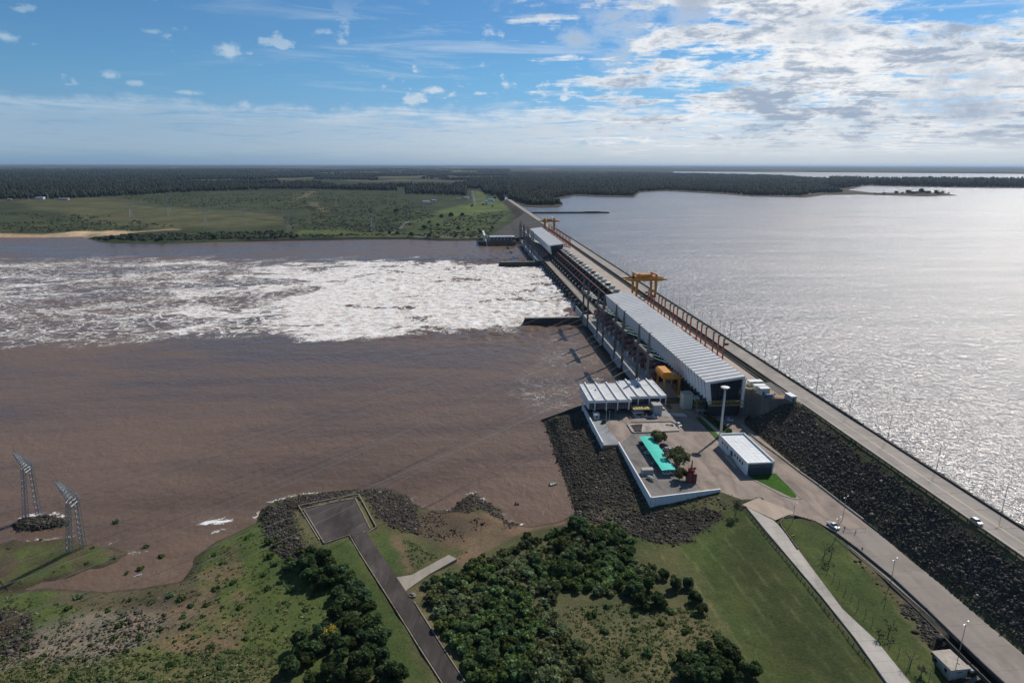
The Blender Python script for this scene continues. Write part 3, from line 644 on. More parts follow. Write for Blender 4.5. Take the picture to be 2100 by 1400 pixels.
# ================================================================== THE DAM (local frame: x = u upstream, y = s along the crest)
def dmesh(b, name, m, parent=None, smooth=False):     # a mesh given in dam coordinates
    o = b.build(name, m, parent, smooth)
    if not parent: o.rotation_euler = (0, 0, DAM_RZ)
    return o
dam = damthing('concrete_dam', 'long straight concrete dam wall crossing the river beneath the two white halls', 'dam')
HALLS = [(313.5, 553.5), (915.0, 1165.0)]
b = MB()                                              # downstream transformer deck on piers
for a, e in ((339, 566), (913, 1168)):
    b = MB().box(116.6, 139, a, e, 8.1, 9.0); dmesh(b, 'transformer_deck', CONCL, dam)
for a, e in ((339, 566), (913, 1168)):
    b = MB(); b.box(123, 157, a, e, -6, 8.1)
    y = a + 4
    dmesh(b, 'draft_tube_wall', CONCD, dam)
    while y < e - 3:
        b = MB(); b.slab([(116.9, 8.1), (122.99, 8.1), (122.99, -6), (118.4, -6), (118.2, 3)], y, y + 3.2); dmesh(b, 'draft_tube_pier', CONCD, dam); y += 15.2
for a, e in ((339, 566), (913, 1168)):
    for x0, x1, z1 in ((116.7, 117.1, 9.7), (119.5, 120.6, 9.5), (121.6, 122.0, 9.25), (128.4, 128.8, 9.3)):
        b = MB(); b.box(x0, x1, a, e, 9.0, z1); dmesh(b, 'deck_kerb', CONCL, dam)
def spandrels(bounds):
    for s0 in bounds:
        for k, (a, e, zb) in enumerate(((s0 + 31.5, s0 + 59.5, 4.3), (s0 + 1.2, s0 + 31.5, 2.6))):
            q = MB(); f0, f1 = (1.6, 3.4) if k == 0 else (2.6, .0)
            poly = [(a, 9.75), (e, 9.75), (e - (2.4 if k == 0 else 0), zb), (a + (2.4 if k else 0), zb)]
            n = len(poly)
            def X(z): return 116.55 - (9.75 - z) * .10
            q.add([(X(z), y, z) for y, z in poly] + [(X(z) - .55, y, z) for y, z in poly], [(3, 2, 1, 0), (4, 5, 6, 7)] + [(i, (i + 1) % 4, 4 + (i + 1) % 4, 4 + i) for i in range(4)])
            dmesh(q, 'spandrel_panel', GREYP, dam)
spandrels((541, 480, 419, 358)); spandrels((1108, 1047, 986, 925))
b = MB()                                              # intake block under hall and crest deck
b.box(139, 172.2, 345, 1166, -6, 8.0); b.box(157.2, 172.2, 345, 1166, 8.0, 24.38); b.box(178.8, 192.6, 312, 1168, -2, 24.2)
b.box(172.2, 178.8, 305, 1166, 6, 22.0)
dmesh(b, 'intake_block', CONC, dam)
for a, e in ((326, 565), (916, 1166)):
    b = MB(); b.box(157.2, 172.2, a, e, 24.4, 25.0); dmesh(b, 'crest_deck', DECKT, dam)
b = MB()                                              # stop-log slot: dark trough with rails between deck and road
b.box(172.25, 178.75, 300, 1166, 22.0, 22.25)
dmesh(b, 'trough_floor', DARK, dam)
for uu in (174.6, 176.9):
    b = MB(); b.box(uu, uu + .28, 298, 1166, 22.25, 24.6); dmesh(b, 'crane_rail', CONC if uu < 175 else DARK, dam)
b = MB(); b.box(178.7, 179.1, 300, 1166, 24.3, 25.6); dmesh(b, 'trough_kerb', CONCD, dam)
b = MB(); b.box(191.2, 191.8, 262, 1240, 24.9, 26.0)
y = 270
while y < 1200: b.box(191.1, 191.9, y, y + .5, 25.9, 26.35); y += 5
dmesh(b, 'parapet', CONCD, dam)
b = MB(); b.box(192.6, 193.0, 345, 1168, -2, 23.6)
y = 345
while y < 1160: b.box(193.0, 196.5, y, y + 2.2, -2, 22.6); y += 15
dmesh(b, 'upstream_face', CONCD, dam)
# trench of small equipment on the crest deck beside the halls
b = MB()
for a, e in HALLS:
    y = a + 18
    while y < e - 4:
        w = rnd.uniform(1.2, 3.4); b = MB(); b.box(159 + rnd.random() * 6, 161.5 + rnd.random() * 7.5, y, y + w, 25.0, 25.4 + rnd.random() * 1.3); dmesh(b, 'equipment_box', rnd.choice((RUST, GREENG, CONCL, DARK)), dam); y += rnd.uniform(4, 11)

# --- crest road
def strip(name, pts_l, pts_r, zs, m, th=.35):
    n = len(zs); b = MB()
    vs = [(*W(u, s)[:2], z) for (u, s), z in zip(pts_l, zs)] + [(*W(u, s)[:2], z) for (u, s), z in zip(pts_r, zs)]
    fs = [(i, n + i, n + i + 1, i + 1) for i in range(n - 1)]
    lo = [(x, y, z - th) for x, y, z in vs]
    b.add(vs + lo, fs + [(i, i + 1, 2 * n + i + 1, 2 * n + i) for i in range(n - 1)] + [(n + i + 1, n + i, 3 * n + i, 3 * n + i + 1) for i in range(n - 1)])
    return b.build(name, m)
def paving(name, col, joint=0.0, jaxis=1, var=.22, dark=.75, wear=0.0, rough=.9):
    m = bpy.data.materials.new(name); m.use_nodes = True; t = NT(m.node_tree); t.n.clear()
    out = t.node('ShaderNodeOutputMaterial'); b = t.node('ShaderNodeBsdfPrincipled', Roughness=rough); b.inputs['Specular IOR Level'].default_value = .25
    p = t.scalev(t.node('ShaderNodeNewGeometry').outputs['Position'], 1, 1, 1, AZ)
    n1 = t.noise(p, .9, 6, .7); n2 = t.noise(t.scalev(p, .16, .06, .1), 1.0, 5, .62, .6); n3 = t.noise(p, 6, 3, .6)
    k = t.m('ADD', t.ss(n2, .3, .7, 1 - var, 1 + var), t.m('MULTIPLY', t.m('SUBTRACT', t.m('ADD', n1, n3), 1.0), .28))
    if wear: k = t.m('MULTIPLY', k, t.m('SUBTRACT', 1.0, t.m('MULTIPLY', t.ss(t.noise(t.scalev(p, .12, .05, 1), 1.0, 7, .65, 1.2), .52, .68), wear)))
    if joint:
        xx, yy, zz = t.sep(p); fr = t.m('FRACT', t.m('DIVIDE', (xx, yy)[jaxis], joint)); j = t.m('LESS_THAN', t.m('ABSOLUTE', t.m('SUBTRACT', fr, .5)), .02)
        k = t.m('MULTIPLY', k, t.m('SUBTRACT', 1.0, t.m('MULTIPLY', j, 1 - dark)))
    t.put(b, 'Base Color', t.mix(1.0, col, t.xyz(k, k, k), 'MULTIPLY'))
    bp = t.node('ShaderNodeBump', Strength=.5, Distance=.06, Height=n3); t.put(b, 'Normal', bp.outputs[0])
    t.l.new(b.outputs[0], out.inputs[0]); return m
ROADM = paving('crest_road_concrete', (.33, .29, .255), 12.0, 1, .16)
s_ = [-200, 60, 200, 262, 300, 345, 600, 900, 1168, 1400, 1800, 2260]
def ul(s): return 179.2 if s > 300 else 177.2
tag(strip('crest_road', [(ul(s), s) for s in s_], [(191.0, s) for s in s_], [25.0 if s < 1400 else 25.05 for s in s_], ROADM), kind='structure')
LINEW = mat('road_line_white', (.72, .70, .66), .7, .3, 1.2); LINEY = mat('road_line_yellow', (.60, .42, .08), .7, .3, 1.2)
b = MB(); b.box(178.6, 178.75, -100, 300, 25.004, 25.008); b.box(184.0, 184.14, -100, 300, 25.004, 25.008)
tag(dmesh(b, 'road_marking', LINEW), kind='structure')
b = MB(); b.box(184.35, 184.5, -100, 300, 25.004, 25.008); tag(dmesh(b, 'road_marking', LINEY), kind='structure')
g = damthing('guard_rail', 'dark low guard rail on the riprap side of the crest road', 'guard rail')
b = MB(); b.box(176.75, 176.9, -60, 290, 25.25, 25.75); dmesh(b, 'rail_beam', WOOD, g)
b = MB(); y = -60
while y < 290: b.box(176.7, 177.0, y, y + .25, 24.3, 25.6); y += 4
dmesh(b, 'rail_post', CONCD, g)
g = damthing('parapet_wall', 'dark low parapet on the lake side of the near crest road', 'wall')
b = MB(); b.box(191.2, 191.7, -60, 262, 24.6, 25.75); dmesh(b, 'parapet_body', CONCD, g)

# --- machine halls: folded white roofs over dark glazed ends
def hall(label, s0, s1, pitch):
    root = damthing('powerhouse_hall', label, 'powerhouse', 0, s0, 0)
    L = s1 - s0; n = int(L / pitch); pw = L / n
    ys = []
    for i in range(n): ys += [(i * pw, 0), (i * pw + pw * .72, 0), (i * pw + pw * .82, -.42), (i * pw + pw * .92, -.42)]
    ys.append((L, 0))
    b = MB(); m_ = len(ys)
    top = [(134.4, y, 30.2 + d) for y, d in ys] + [(156.4, y, 33.2 + d) for y, d in ys]
    b.add(top, [(i, m_ + i, m_ + i + 1, i + 1) for i in range(m_ - 1)])
    b.slab([(134.4, 30.2), (134.4, 28.9), (156.4, 31.9), (156.4, 33.2)], 0, .5)
    b.slab([(134.4, 30.2), (134.4, 28.9), (156.4, 31.9), (156.4, 33.2)], L - .5, L)
    dmesh(b, 'roof', WROOF, root)
    b = MB()                                          # folded downstream wall, its foot set back under the eave
    zz_ = [(i * pw / 2, (-.1 if i % 2 else 1.25)) for i in range(2 * n + 1)]
    vs = [(134.6 + d, y, 30.0) for y, d in zz_] + [(136.8 + d * 1.2, y, 19.4 - (d < .3) * 1.5) for y, d in zz_]; k = len(zz_)
    b.add(vs, [(i, i + 1, k + i + 1, k + i) for i in range(k - 1)])
    dmesh(b, 'folded_wall', WHITE, root); b = MB()     # grey strips in the fold valleys, shade put into the colour
    for i in range(1, n): y = i * pw; b.add([(x + dx, y + dy, z) for dx in (0, .5) for x, dy, z in ((135.2, -.5, 29.4), (135.2, .5, 29.4), (137.5, .5, 19.3), (137.5, -.5, 19.3))], [(0, 1, 2, 3), (7, 6, 5, 4), (0, 3, 7, 4), (1, 5, 6, 2), (3, 2, 6, 7)])
    dmesh(b, 'fold_shade', mat('fold_shade_grey', (.16, .17, .18), .8, .2, .5), root); b = MB(); b.box(155.8, 156.3, 0, L, 25, 32.0); dmesh(b, 'upstream_wall', WHITE, root)
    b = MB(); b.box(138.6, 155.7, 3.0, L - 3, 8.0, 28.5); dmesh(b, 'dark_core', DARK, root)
    for y in (2.0, L - 2.4): b = MB(); b.slab([(137.5, 19.5), (155.6, 19.5), (155.6, 31.6), (136.2, 29.2)], y, y + .4); dmesh(b, 'end_glazing', GLASS, root)
    for y in (1.8, L - 2.5):
        b = MB()
        for uu in np.arange(139, 155, 2.2): b.box(uu, uu + .12, y, y + .12 + .5, 19.6, 29.5 + (uu - 137) * .12)
        for z in (22.5, 25.5): b.box(137.4, 155.6, y - .02, y + .2, z, z + .12)
        dmesh(b, 'mullion', DARK, root)
    for y in (0.0, L - .6):
        b = MB(); b.slab([(134.2, 30.0), (136.6, 29.9), (138.6, 17.6), (136.8, 17.2)], y - .1, y + .7); dmesh(b, 'end_frame', WHITE, root); b = MB(); b.box(155.4, 156.9, y - .1, y + .7, 15, 32.0); dmesh(b, 'end_frame', WHITE, root)
    b = MB()                                          # crane girder and columns under the wall
    b.box(136.2, 137.0, 2, L - 2, 17.6, 18.3); b.box(134.6, 135.0, 2, L - 2, 14.6, 15.0); b.box(134.6, 135.0, 2, L - 2, 16.0, 16.2)
    for y in np.arange(6, L - 3, 7.5): b.box(137.2, 138.4, y, y + .8, 8.0, 19); b.box(134.6, 134.9, y, y + .3, 9, 16)
    dmesh(b, 'colonnade', DARK, root)
    return root

h1 = hall('long white machine hall with folded ribbed roof, the nearer one next to the plaza', *HALLS[0], 5.0)
h2 = hall('white machine hall with smoother roof at the far end of the dam past the spillway', *HALLS[1], 5.0)
g = damthing('truss_footbridge', 'dull yellow truss footbridge below the dark glazed end of the nearer hall', 'footbridge')
b = MB()
for z in (16.6, 19.0): b.box(136.6, 157, 312.2, 312.5, z, z + .3); b.box(136.6, 157, 313.6, 313.9, z, z + .3)
k = 0
for uu in np.arange(137, 157, 2.5):
    for y in (312.35, 313.75):
        b.tube((uu, y, 16.7), (uu, y, 19.1), .12, n=4); b.tube((uu, y, 16.7 if k % 2 else 19.1), (min(uu + 2.5, 157), y, 19.1 if k % 2 else 16.7), .1, n=4)
    k += 1
dmesh(b, 'truss', TRUSSY, g)
b = MB(); b.box(136.6, 157, 312.5, 313.6, 16.62, 16.75); dmesh(b, 'walkway', CONC, g)

# --- retaining wall and crest platform by the near hall
g = damthing('retaining_wall', 'tall grey concrete retaining wall between the plaza and crest road', 'wall')
PLAT = [(157.1, 326), (157.1, 318), (161.7, 314), (161.7, 303.5), (165.3, 300.8), (172.7, 299.3), (176.9, 292.5), (176.9, 268), (178.6, 268), (178.6, 326)]
b = MB().prism(PLAT, 6.0, 24.72); dmesh(b, 'wall_body', mat('shaded_stained_concrete', (.135, .125, .115), .9, .35, .3, bump=.05, streak=.6), g)  # stained concrete, its colour darkened for the wall's shadow side
b = MB().prism([(157.6, 326), (157.6, 318.4), (162.1, 314.4), (162.1, 304), (165.5, 301.3), (172.9, 299.8), (177.1, 293), (178.6, 293), (178.6, 305), (172.2, 305), (172.2, 326)], 24.72, 24.98); dmesh(b, 'platform_floor', paving('platform_rusty_concrete', (.36, .24, .15), 0, 1, .35, wear=.35), g)
b = MB()
for (a, e) in zip(PLAT[1:7], PLAT[2:8]):
    d = np.array(e) - np.array(a); b.tube((a[0] + .15, a[1] + .1, 25.7), (e[0] + .15, e[1] + .1, 25.7), .06, n=4); b.tube((a[0] + .15, a[1] + .1, 24.7), (a[0] + .15, a[1] + .1, 25.7), .06, n=4)
dmesh(b, 'hand_rail', STEEL, g)
# --- training walls beside the boil
def trainwall(label, s0, zt):
    g = damthing('training_wall', label, 'wall')
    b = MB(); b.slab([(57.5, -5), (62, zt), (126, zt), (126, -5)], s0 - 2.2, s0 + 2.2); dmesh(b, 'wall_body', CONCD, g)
    b = MB(); b.box(62.5, 126, s0 - 1.9, s0 + 1.9, zt, zt + .12); dmesh(b, 'wall_top', CONC, g)
trainwall('dark training wall jutting into the river at the near edge of the boil', 567.5, 6.5)
trainwall('dark training wall jutting into the river at the far edge of the boil', 918, 6.5)

# --- spillway: 20 piers, 19 gates, hoist houses, low road bridge
sp = damthing('spillway', 'gated spillway between the white halls pouring white water', 'spillway')
S0, S1 = 567.5, 913.5; NB = 19; PW = (S1 - S0) / NB
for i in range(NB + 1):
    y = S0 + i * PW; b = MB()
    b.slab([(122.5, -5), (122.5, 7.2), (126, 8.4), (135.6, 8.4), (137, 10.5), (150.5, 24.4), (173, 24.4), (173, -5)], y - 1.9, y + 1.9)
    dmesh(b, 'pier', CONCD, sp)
for i in range(NB):
    y = S0 + (i + .5) * PW; w = PW / 2 - 1.9; b = MB()
    prof = [(151 + 8 * math.sin(a), 11 - 8 * 0 + 9 * math.cos(a) - 2) for a in np.linspace(-1.2, .9, 7)]
    prof = [(143.0, 6.0), (145.0, 9.5), (148.0, 13.5), (151.5, 17.0), (155.5, 20.0), (158.5, 22.0)]
    n = len(prof); b.add([(x, y - w, z) for x, z in prof] + [(x, y + w, z) for x, z in prof], [(j, j + 1, n + j + 1, n + j) for j in range(n - 1)])
    for x, z in prof[1:-1]: b.box(x - .7, x - .2, y - w, y + w, z - .3, z + .3)
    for dy in (-w * .6, w * .6): b.tube((140, y + dy, 12), (152, y + dy, 17), .35, n=4)
    dmesh(b, 'gate', mat('gate_green_steel', (.045, .065, .06), .5, .3, .5), sp)
    b = MB()
    b.box(152.5, 157.0, y - 5.6, y - .8, 24.4, 27.6); dmesh(b, 'hoist_house', (LGREEN, GREENG, LGREEN, DARK)[i % 4], sp)
    b = MB(); b.box(152.2, 157.3, y - 5.9, y - .5, 27.6, 27.85); dmesh(b, 'hoist_roof', (WHITE, CONCL, GREENG)[i % 3], sp)
    b = MB(); b.box(153.5, 156.4, y + 1.4, y + 5.4, 24.4, 26.2); b.box(150.6, 152.4, y - 5, y + 5, 23.6, 24.2); dmesh(b, 'hoist_drive', (DARK, GREENG)[i % 2], sp)
b2 = MB(); b2.box(150.4, 172.2, 565.1, 915.9, 24.41, 24.98); dmesh(b2, 'service_deck', DECKT, sp)
for x0, x1, z0, z1 in ((140.4, 141.1, 14.6, 15.4), (145.5, 146.2, 20.6, 21.5)): b = MB(); b.box(x0, x1, S0 + 1, S1 - 1, z0, z1); dmesh(b, 'gantry_rail', RUST, sp)
b = MB(); b.box(126.4, 134.0, S0 - 6, S1 + 4, 8.4, 9.2); b.box(126.2, 126.5, S0 - 6, S1 + 4, 9.2, 9.9); b.box(133.9, 134.2, S0 - 6, S1 + 4, 9.2, 9.9)
dmesh(b, 'road_bridge', paving('bridge_concrete', (.30, .255, .215), 6.0, 1, .15), sp)
for i in range(NB):
    y = S0 + (i + .5) * PW; b = MB(); b.box(136.6, 138.2, y - PW / 2 - 1.4, y - PW / 2 + 1.4, 9.6, 11.4); dmesh(b, 'trunnion_cover', CREAM, sp)

# --- line gantries: two tapered masts and a long cross beam each
def gantry(label, sa, sb):
    mid = (sa + sb) / 2; root = damthing('line_gantry', label, 'gantry', 115.9, mid, 9.0, 'line gantries on the downstream deck')
    for y in (sa - mid, sb - mid):
        b = MB(); b.box(-.75, .75, y - .65, y + .65, -5, 23.5); dmesh(b, 'column', POLEM, root)
        b = MB(); b.add([(-1.25, y - 1.05, 23.5), (1.25, y - 1.05, 23.5), (1.25, y + 1.05, 23.5), (-1.25, y + 1.05, 23.5), (-.28, y - .28, 37), (.28, y - .28, 37), (.28, y + .28, 37), (-.28, y + .28, 37)],
                        [(0, 3, 2, 1), (4, 5, 6, 7), (0, 1, 5, 4), (1, 2, 6, 5), (2, 3, 7, 6), (3, 0, 4, 7)])
        b.box(-.2, 1.3, y - .2, y + .2, 37, 37.5); dmesh(b, 'spire', POLEM, root)
    b = MB(); b.slab([(-1.1, 22.4), (1.1, 22.4), (.9, 24.6), (-.9, 24.6)], -19, 19); dmesh(b, 'cross_beam', POLEM, root)
    for y in np.linspace(-16, 16, 4): b = MB(); b.tube((1.0, y, 23.2), (9.5, y, 19.8), .22, n=5); dmesh(b, 'insulator', TEAL, root)
    return root
GANT = [(360, 382), (419.5, 441.5), (480.5, 501.5), (541.6, 562.6), (957, 978), (1018, 1039), (1079, 1100), (1140, 1161)]
GLAB = ['tall grey line gantry standing behind the white ribbed-roof office', 'tall grey line gantry, second from the office along the near hall', 'tall grey line gantry, third from the office along the near hall', 'tall grey line gantry beside the near training wall',
        'tall grey line gantry beside the far training wall', 'tall grey line gantry second from the spillway along the far hall', 'tall grey line gantry third from the spillway along the far hall', 'tall grey line gantry next to the river office at the far bank']
for (a, e), l in zip(GANT, GLAB): gantry(l, a, e)

# --- transformers on the deck
def transformer(label):
    root = damthing('transformer', label, 'transformer', group='red transformers along the deck')
    b = MB(); b.box(-2.6, 2.6, -3.2, 3.2, .4, 4.0, .3); dmesh(b, 'tank', DARK, root)
    for x0, x1, z1 in ((2.7, 4.0, 4.6), (-3.6, -2.7, 3.8)):
        b = MB(); b.box(x0 + .2, x1 - .2, -3, 3, .9, 1.2)
        for y in np.arange(-3, 3.1, .9): b.box(x0, x1, y, y + .5, .8, z1)
        dmesh(b, 'radiator', RED, root)
    b = MB(); b.tube((1.0, -3.0, 6.2), (1.0, 2.6, 6.2), .9, n=8); b.tube((1, -2.4, 4), (1, -2.4, 5.6), .2, n=4); b.tube((1, 2, 4), (1, 2, 5.6), .2, n=4); dmesh(b, 'conservator', RED, root)
    for y in (-2.2, 0, 2.2):
        b = MB(); b.tube((-1.4, y, 4), (-2.0, y, 7.0), .32, .16, n=6); dmesh(b, 'bushing', RUST, root)
    b = MB(); b.tube((-5.4, -3, .0), (-5.4, -3, 2.6), .6, n=8); b.tube((-5.4, -3, 2.6), (-5.4, -3, 3.0), .62, n=8); dmesh(b, 'surge_arrester', WHITE, root)
    b = MB(); b.box(-4.5, 5, 4.2, 4.7, 0, 6.4); dmesh(b, 'fire_wall', CONC, root)
    b = MB()
    for y in (-2.2, 2.2): b.tube((-2.0, y, 7.0), (4.0, y, 9.5), .1, n=4); b.tube((4, y, .4), (4, y, 9.6), .12, n=4)
    dmesh(b, 'busbar', STEEL, root)
    return root
first = None; k = 0
for a, e, nm in ((378, 556, 'near'), (925, 1160, 'far')):
    ys = np.arange(a, e, 14.6 if nm == 'near' else 19.5)
    for j, y in enumerate(ys):
        l = f'red and black transformer on the deck beside the {"nearer" if nm == "near" else "farther"} hall'
        o = first if first else transformer(l)
        if first: o = dup(first, l)
        else: first = o
        o['group'] = 'transformers beside the %s hall' % ('nearer' if nm == 'near' else 'farther'); o['label'] = l
        place(o, 129.6 + rnd.uniform(-.6, .6), y, 9.0)
# --- steel posts along the intake
def post(label, group):
    root = damthing('gantry_post', label, 'post', group=group)
    b = MB(); b.box(-.38, .38, -.38, .38, 0, 13.4); b.box(-.6, .6, -.6, .6, 0, .4); dmesh(b, 'post_shaft', mat('post_red_paint', (.36, .085, .055), .6, .3, .9), root)
    b = MB(); b.box(-.4, 1.0, -.4, .4, 13.4, 14.2); dmesh(b, 'post_head', DARK, root); return root
p1 = post('slim rust-red steel post beside the upstream eave of the nearer hall', 'red posts beside the nearer hall')
ps = [368.6 + 29.0 * k + d for k in range(6) for d in (0, 8.25, 16.5)]; place(p1, 167.2, ps[0], 25.0)
for y in ps[1:]: place(dup(p1), 167.2, y, 25.0)
p2 = None
for y in [922 + 29.9 * k + d for k in range(8) for d in (0, 8.5, 17)]:
    q = dup(p1, 'slim rust-red steel post beside the upstream eave of the farther hall', 'red posts beside the farther hall'); place(q, 167.2, y, 25.0)
g = damthing('post_tie_beam', 'thin rust-red beam tying the foot of the red posts by the nearer hall', 'beam')
b = MB(); b.box(167.0, 167.4, 367, 560, 26.2, 26.5); dmesh(b, 'beam', RUST, g)
g = damthing('post_tie_beam', 'thin rust-red beam tying the foot of the red posts by the farther hall', 'beam')
b = MB(); b.box(167.0, 167.4, 920, 1160, 26.2, 26.5); dmesh(b, 'beam', RUST, g)

# --- yellow portal cranes over the intake
def portal(label, s):
    root = damthing('portal_crane', label, 'crane', 0, s, 25.0, 'yellow portal cranes on the crest')
    for uu, y in ((166.6, -7), (166.6, 7), (184.6, -7), (184.6, 7)):
        b = MB(); b.add([(uu - .75, y - .75, 0), (uu + .75, y - .75, 0), (uu + .75, y + .75, 0), (uu - .75, y + .75, 0), (uu - 1.1, y - 1.1, 15), (uu + 1.1, y - 1.1, 15), (uu + 1.1, y + 1.1, 15), (uu - 1.1, y + 1.1, 15)],
                        [(0, 3, 2, 1), (4, 5, 6, 7), (0, 1, 5, 4), (1, 2, 6, 5), (2, 3, 7, 6), (3, 0, 4, 7)]); dmesh(b, 'leg', YEL, root)
    for uu in (166.6, 184.6):
        b = MB(); b.box(uu - .9, uu + .9, -8, 8, .2, 1.6); dmesh(b, 'bogie', YEL, root)
        b = MB()
        b.box(uu - .8, uu + .8, -8, -6, 15, 20.5); b.box(uu - .8, uu + .8, 6, 8, 15, 20.5); b.box(uu - .9, uu + .9, -8.2, 8.2, 20.5, 22.0)
        dmesh(b, 'end_frame', YEL, root)
    for y in (-5.2, 5.2):
        b = MB(); b.slab([(155.5, 16.2), (162, 15.0), (189.5, 15.0), (196, 16.2), (196, 16.9), (187, 17.6), (164, 17.6), (155.5, 16.9)], y - .8, y + .8); dmesh(b, 'girder', YEL, root)
    b = MB(); b.box(171, 180, -4.3, 4.3, 17.6, 21.0); dmesh(b, 'trolley_house', YEL, root)
    b = MB(); b.box(163.0, 165.2, -3.5, -1, 16.2, 19.2); dmesh(b, 'cab', DARK, root)
    return root
portal('big yellow portal crane over the crest behind the nearer hall roof', 572); portal('small-looking yellow portal crane beyond the farther hall', 1195)
# --- orange gantry crane by the office
root = damthing('gantry_crane', 'orange gantry crane on the deck beside the white-roofed office', 'crane', 0, 356, 9)
for uu in (123.6, 133.0):
    for y in (-6.0, 6.0):
        b = MB(); b.box(uu - .55, uu + .55, y - .55, y + .55, .8, 10.6); dmesh(b, 'leg', ORA, root)
    b = MB(); b.box(uu - .5, uu + .5, -7.4, 7.4, .1, .9); dmesh(b, 'bogie', ORA, root)
    b = MB(); b.box(uu - .7, uu + .7, -7, 7, 10.6, 12.0); dmesh(b, 'girder', ORA, root)
for y in (-6.0, 6.0):
    b = MB(); b.slab([(123.6, 10.6), (133, 10.6), (133, 11.8), (130.5, 13.2), (126, 13.2), (123.6, 11.8)], y - .4, y + .4); dmesh(b, 'cross_frame', ORA, root)
b = MB(); b.slab([(121.6, 11.9), (128.6, 11.9), (128.6, 14.2), (127.4, 15.2), (122.8, 15.2), (121.6, 14.2)], -6.8, 6.2); dmesh(b, 'machine_house', ORA, root)
b = MB(); b.box(128.9, 132.0, -5, 1, 12.0, 12.9); dmesh(b, 'hoist', STEEL, root)
# ================================================================== PLAZA, ROADS, PADS
PLAZAM = paving('plaza_tan_paving', (.30, .24, .20), 6.0, 1, .22, .90, wear=.26)
ASPHW = paving('worn_grey_asphalt', (.20, .18, .165), 0, 1, .25, wear=.35)
ASPHD = paving('dark_old_asphalt', (.066, .054, .050), 0, 1, .34, wear=-.5, rough=.97)
KERB = mat('weathered_kerb', (.27, .235, .18), .9, .4, .8)
PATHM = paving('pale_concrete_slabs', (.46, .42, .37), 4.0, 1, .12, .72, wear=.22)
RAMPM = paving('ramp_concrete', (.34, .30, .25), 5.0, 0, .12, .8, wear=.15)
SLABM = paving('blue_grey_flagstones', (.30, .31, .32), 2.5, 1, .14, .85)
LOWERM = paving('lower_road_tan_concrete', (.285, .245, .215), 9.0, 1, .14, .88, wear=.15)
LAWN = ground_material('mown_lawn', attr=False, col=(.055, .13, .018), fine=.8)
DIRTM = ground_material('track_soil', attr=False, col=(.20, .135, .095), fine=.8)
def flat(name, poly_us, z, m, th=.3):
    b = MB().prism([tuple(W(u, s)[:2]) for u, s in poly_us], z - th, z); return tag(b.build(name, m), kind='structure')
def flatpx(name, pts, z, m, th=.3): return flat(name, [SU(x, y, z) for x, y in pts], z, m, th)
flat('plaza', PLAZA_SU, PLAZA_Z, PLAZAM, 2.2)
flat('parking_lane', [(79.3, 284), (89, 296), (89, 312), (71.4, 322), (71.4, 330), (84, 330), (90, 312), (101, 297), (101, 276), (98, 262), (100, 246), (104, 238), (95, 232.6), (79.3, 230.5)], 9.006, ASPHW, .004)
flat('flagstone_terrace', [(71.3, 318), (71.3, 285), (80.5, 285.5), (78.5, 300), (78.5, 318)], 9.012, SLABM, .004)
strip_road = [s for s in (-60, 60, 128, 150, 175, 200, 203)]
tag(strip('lower_road', [(float(np.interp(s, ROADS, ROADL)), s) for s in strip_road], [(float(np.interp(s, ROADS, ROADR)), s) for s in strip_road], [float(np.interp(s, ROADS, ROADZ)) - .004 for s in strip_road], LOWERM), kind='structure')
# pale slab path running down beside the lawn
pl = [SU(1530, 1038, 8.9), SU(1568, 1084, 8.7), SU(1608, 1131, 8.5), SU(1647, 1177, 8.4), SU(1686, 1223, 8.3), SU(1754, 1308, 8.2), SU(1820, 1400, 8.1), (114.2, 60), (114, -40)]
pr = [SU(1558, 1036, 8.9), SU(1600, 1080, 8.7), SU(1631, 1118, 8.5), SU(1680, 1184, 8.4), SU(1728, 1248, 8.3), SU(1798, 1313, 8.2), SU(1868, 1400, 8.1), (120.6, 60), (120.6, -40)]
tag(strip('slab_path', pl, pr, [8.95, 8.7, 8.5, 8.4, 8.3, 8.2, 8.1, 7.9, 7.6], PATHM, .8), kind='structure')
flat('apron', [SU(1522, 1034, 9), SU(1555, 1020, 9), SU(1630, 1050, 9), SU(1590, 1066, 9)], 9.008, paving('apron_buff_paving', (.42, .33, .26), 0, 1, .15), .004)
# dark asphalt pad on the point, its access road, ramp and dirt track
PADZ = 5.6
pad = [SU(623, 1044, PADZ), SU(727, 1023, PADZ), SU(757, 1083, PADZ), SU(738, 1094, PADZ), SU(714, 1096, PADZ), SU(664, 1112, PADZ)]
flat('asphalt_pad', pad, PADZ + .12, ASPHD, .8)
rl = [(716, 1090), (735, 1125), (770, 1180), (812, 1245), (858, 1318), (912, 1402)]; rr = [(746, 1080), (768, 1117), (806, 1172), (850, 1237), (897, 1312), (955, 1402)]
L_ = [SU(x, y, PADZ) for x, y in rl] + [(-6, 110), (0, 20)]; R__ = [SU(x, y, PADZ) for x, y in rr] + [(-.5, 110), (6, 20)]
tag(strip('access_road', L_, R__, [PADZ + .10, PADZ + .08, PADZ, PADZ - .05, PADZ - .05, PADZ, PADZ, PADZ], ASPHD, .8), kind='structure')
flat('ramp', [SU(808, 1182, PADZ), SU(845, 1178, 5.2), SU(920, 1140, 4.6), SU(937, 1148, 4.6), SU(880, 1178, 5.0), SU(846, 1200, 5.3), SU(828, 1212, PADZ)], PADZ - .35, RAMPM, 1.2)
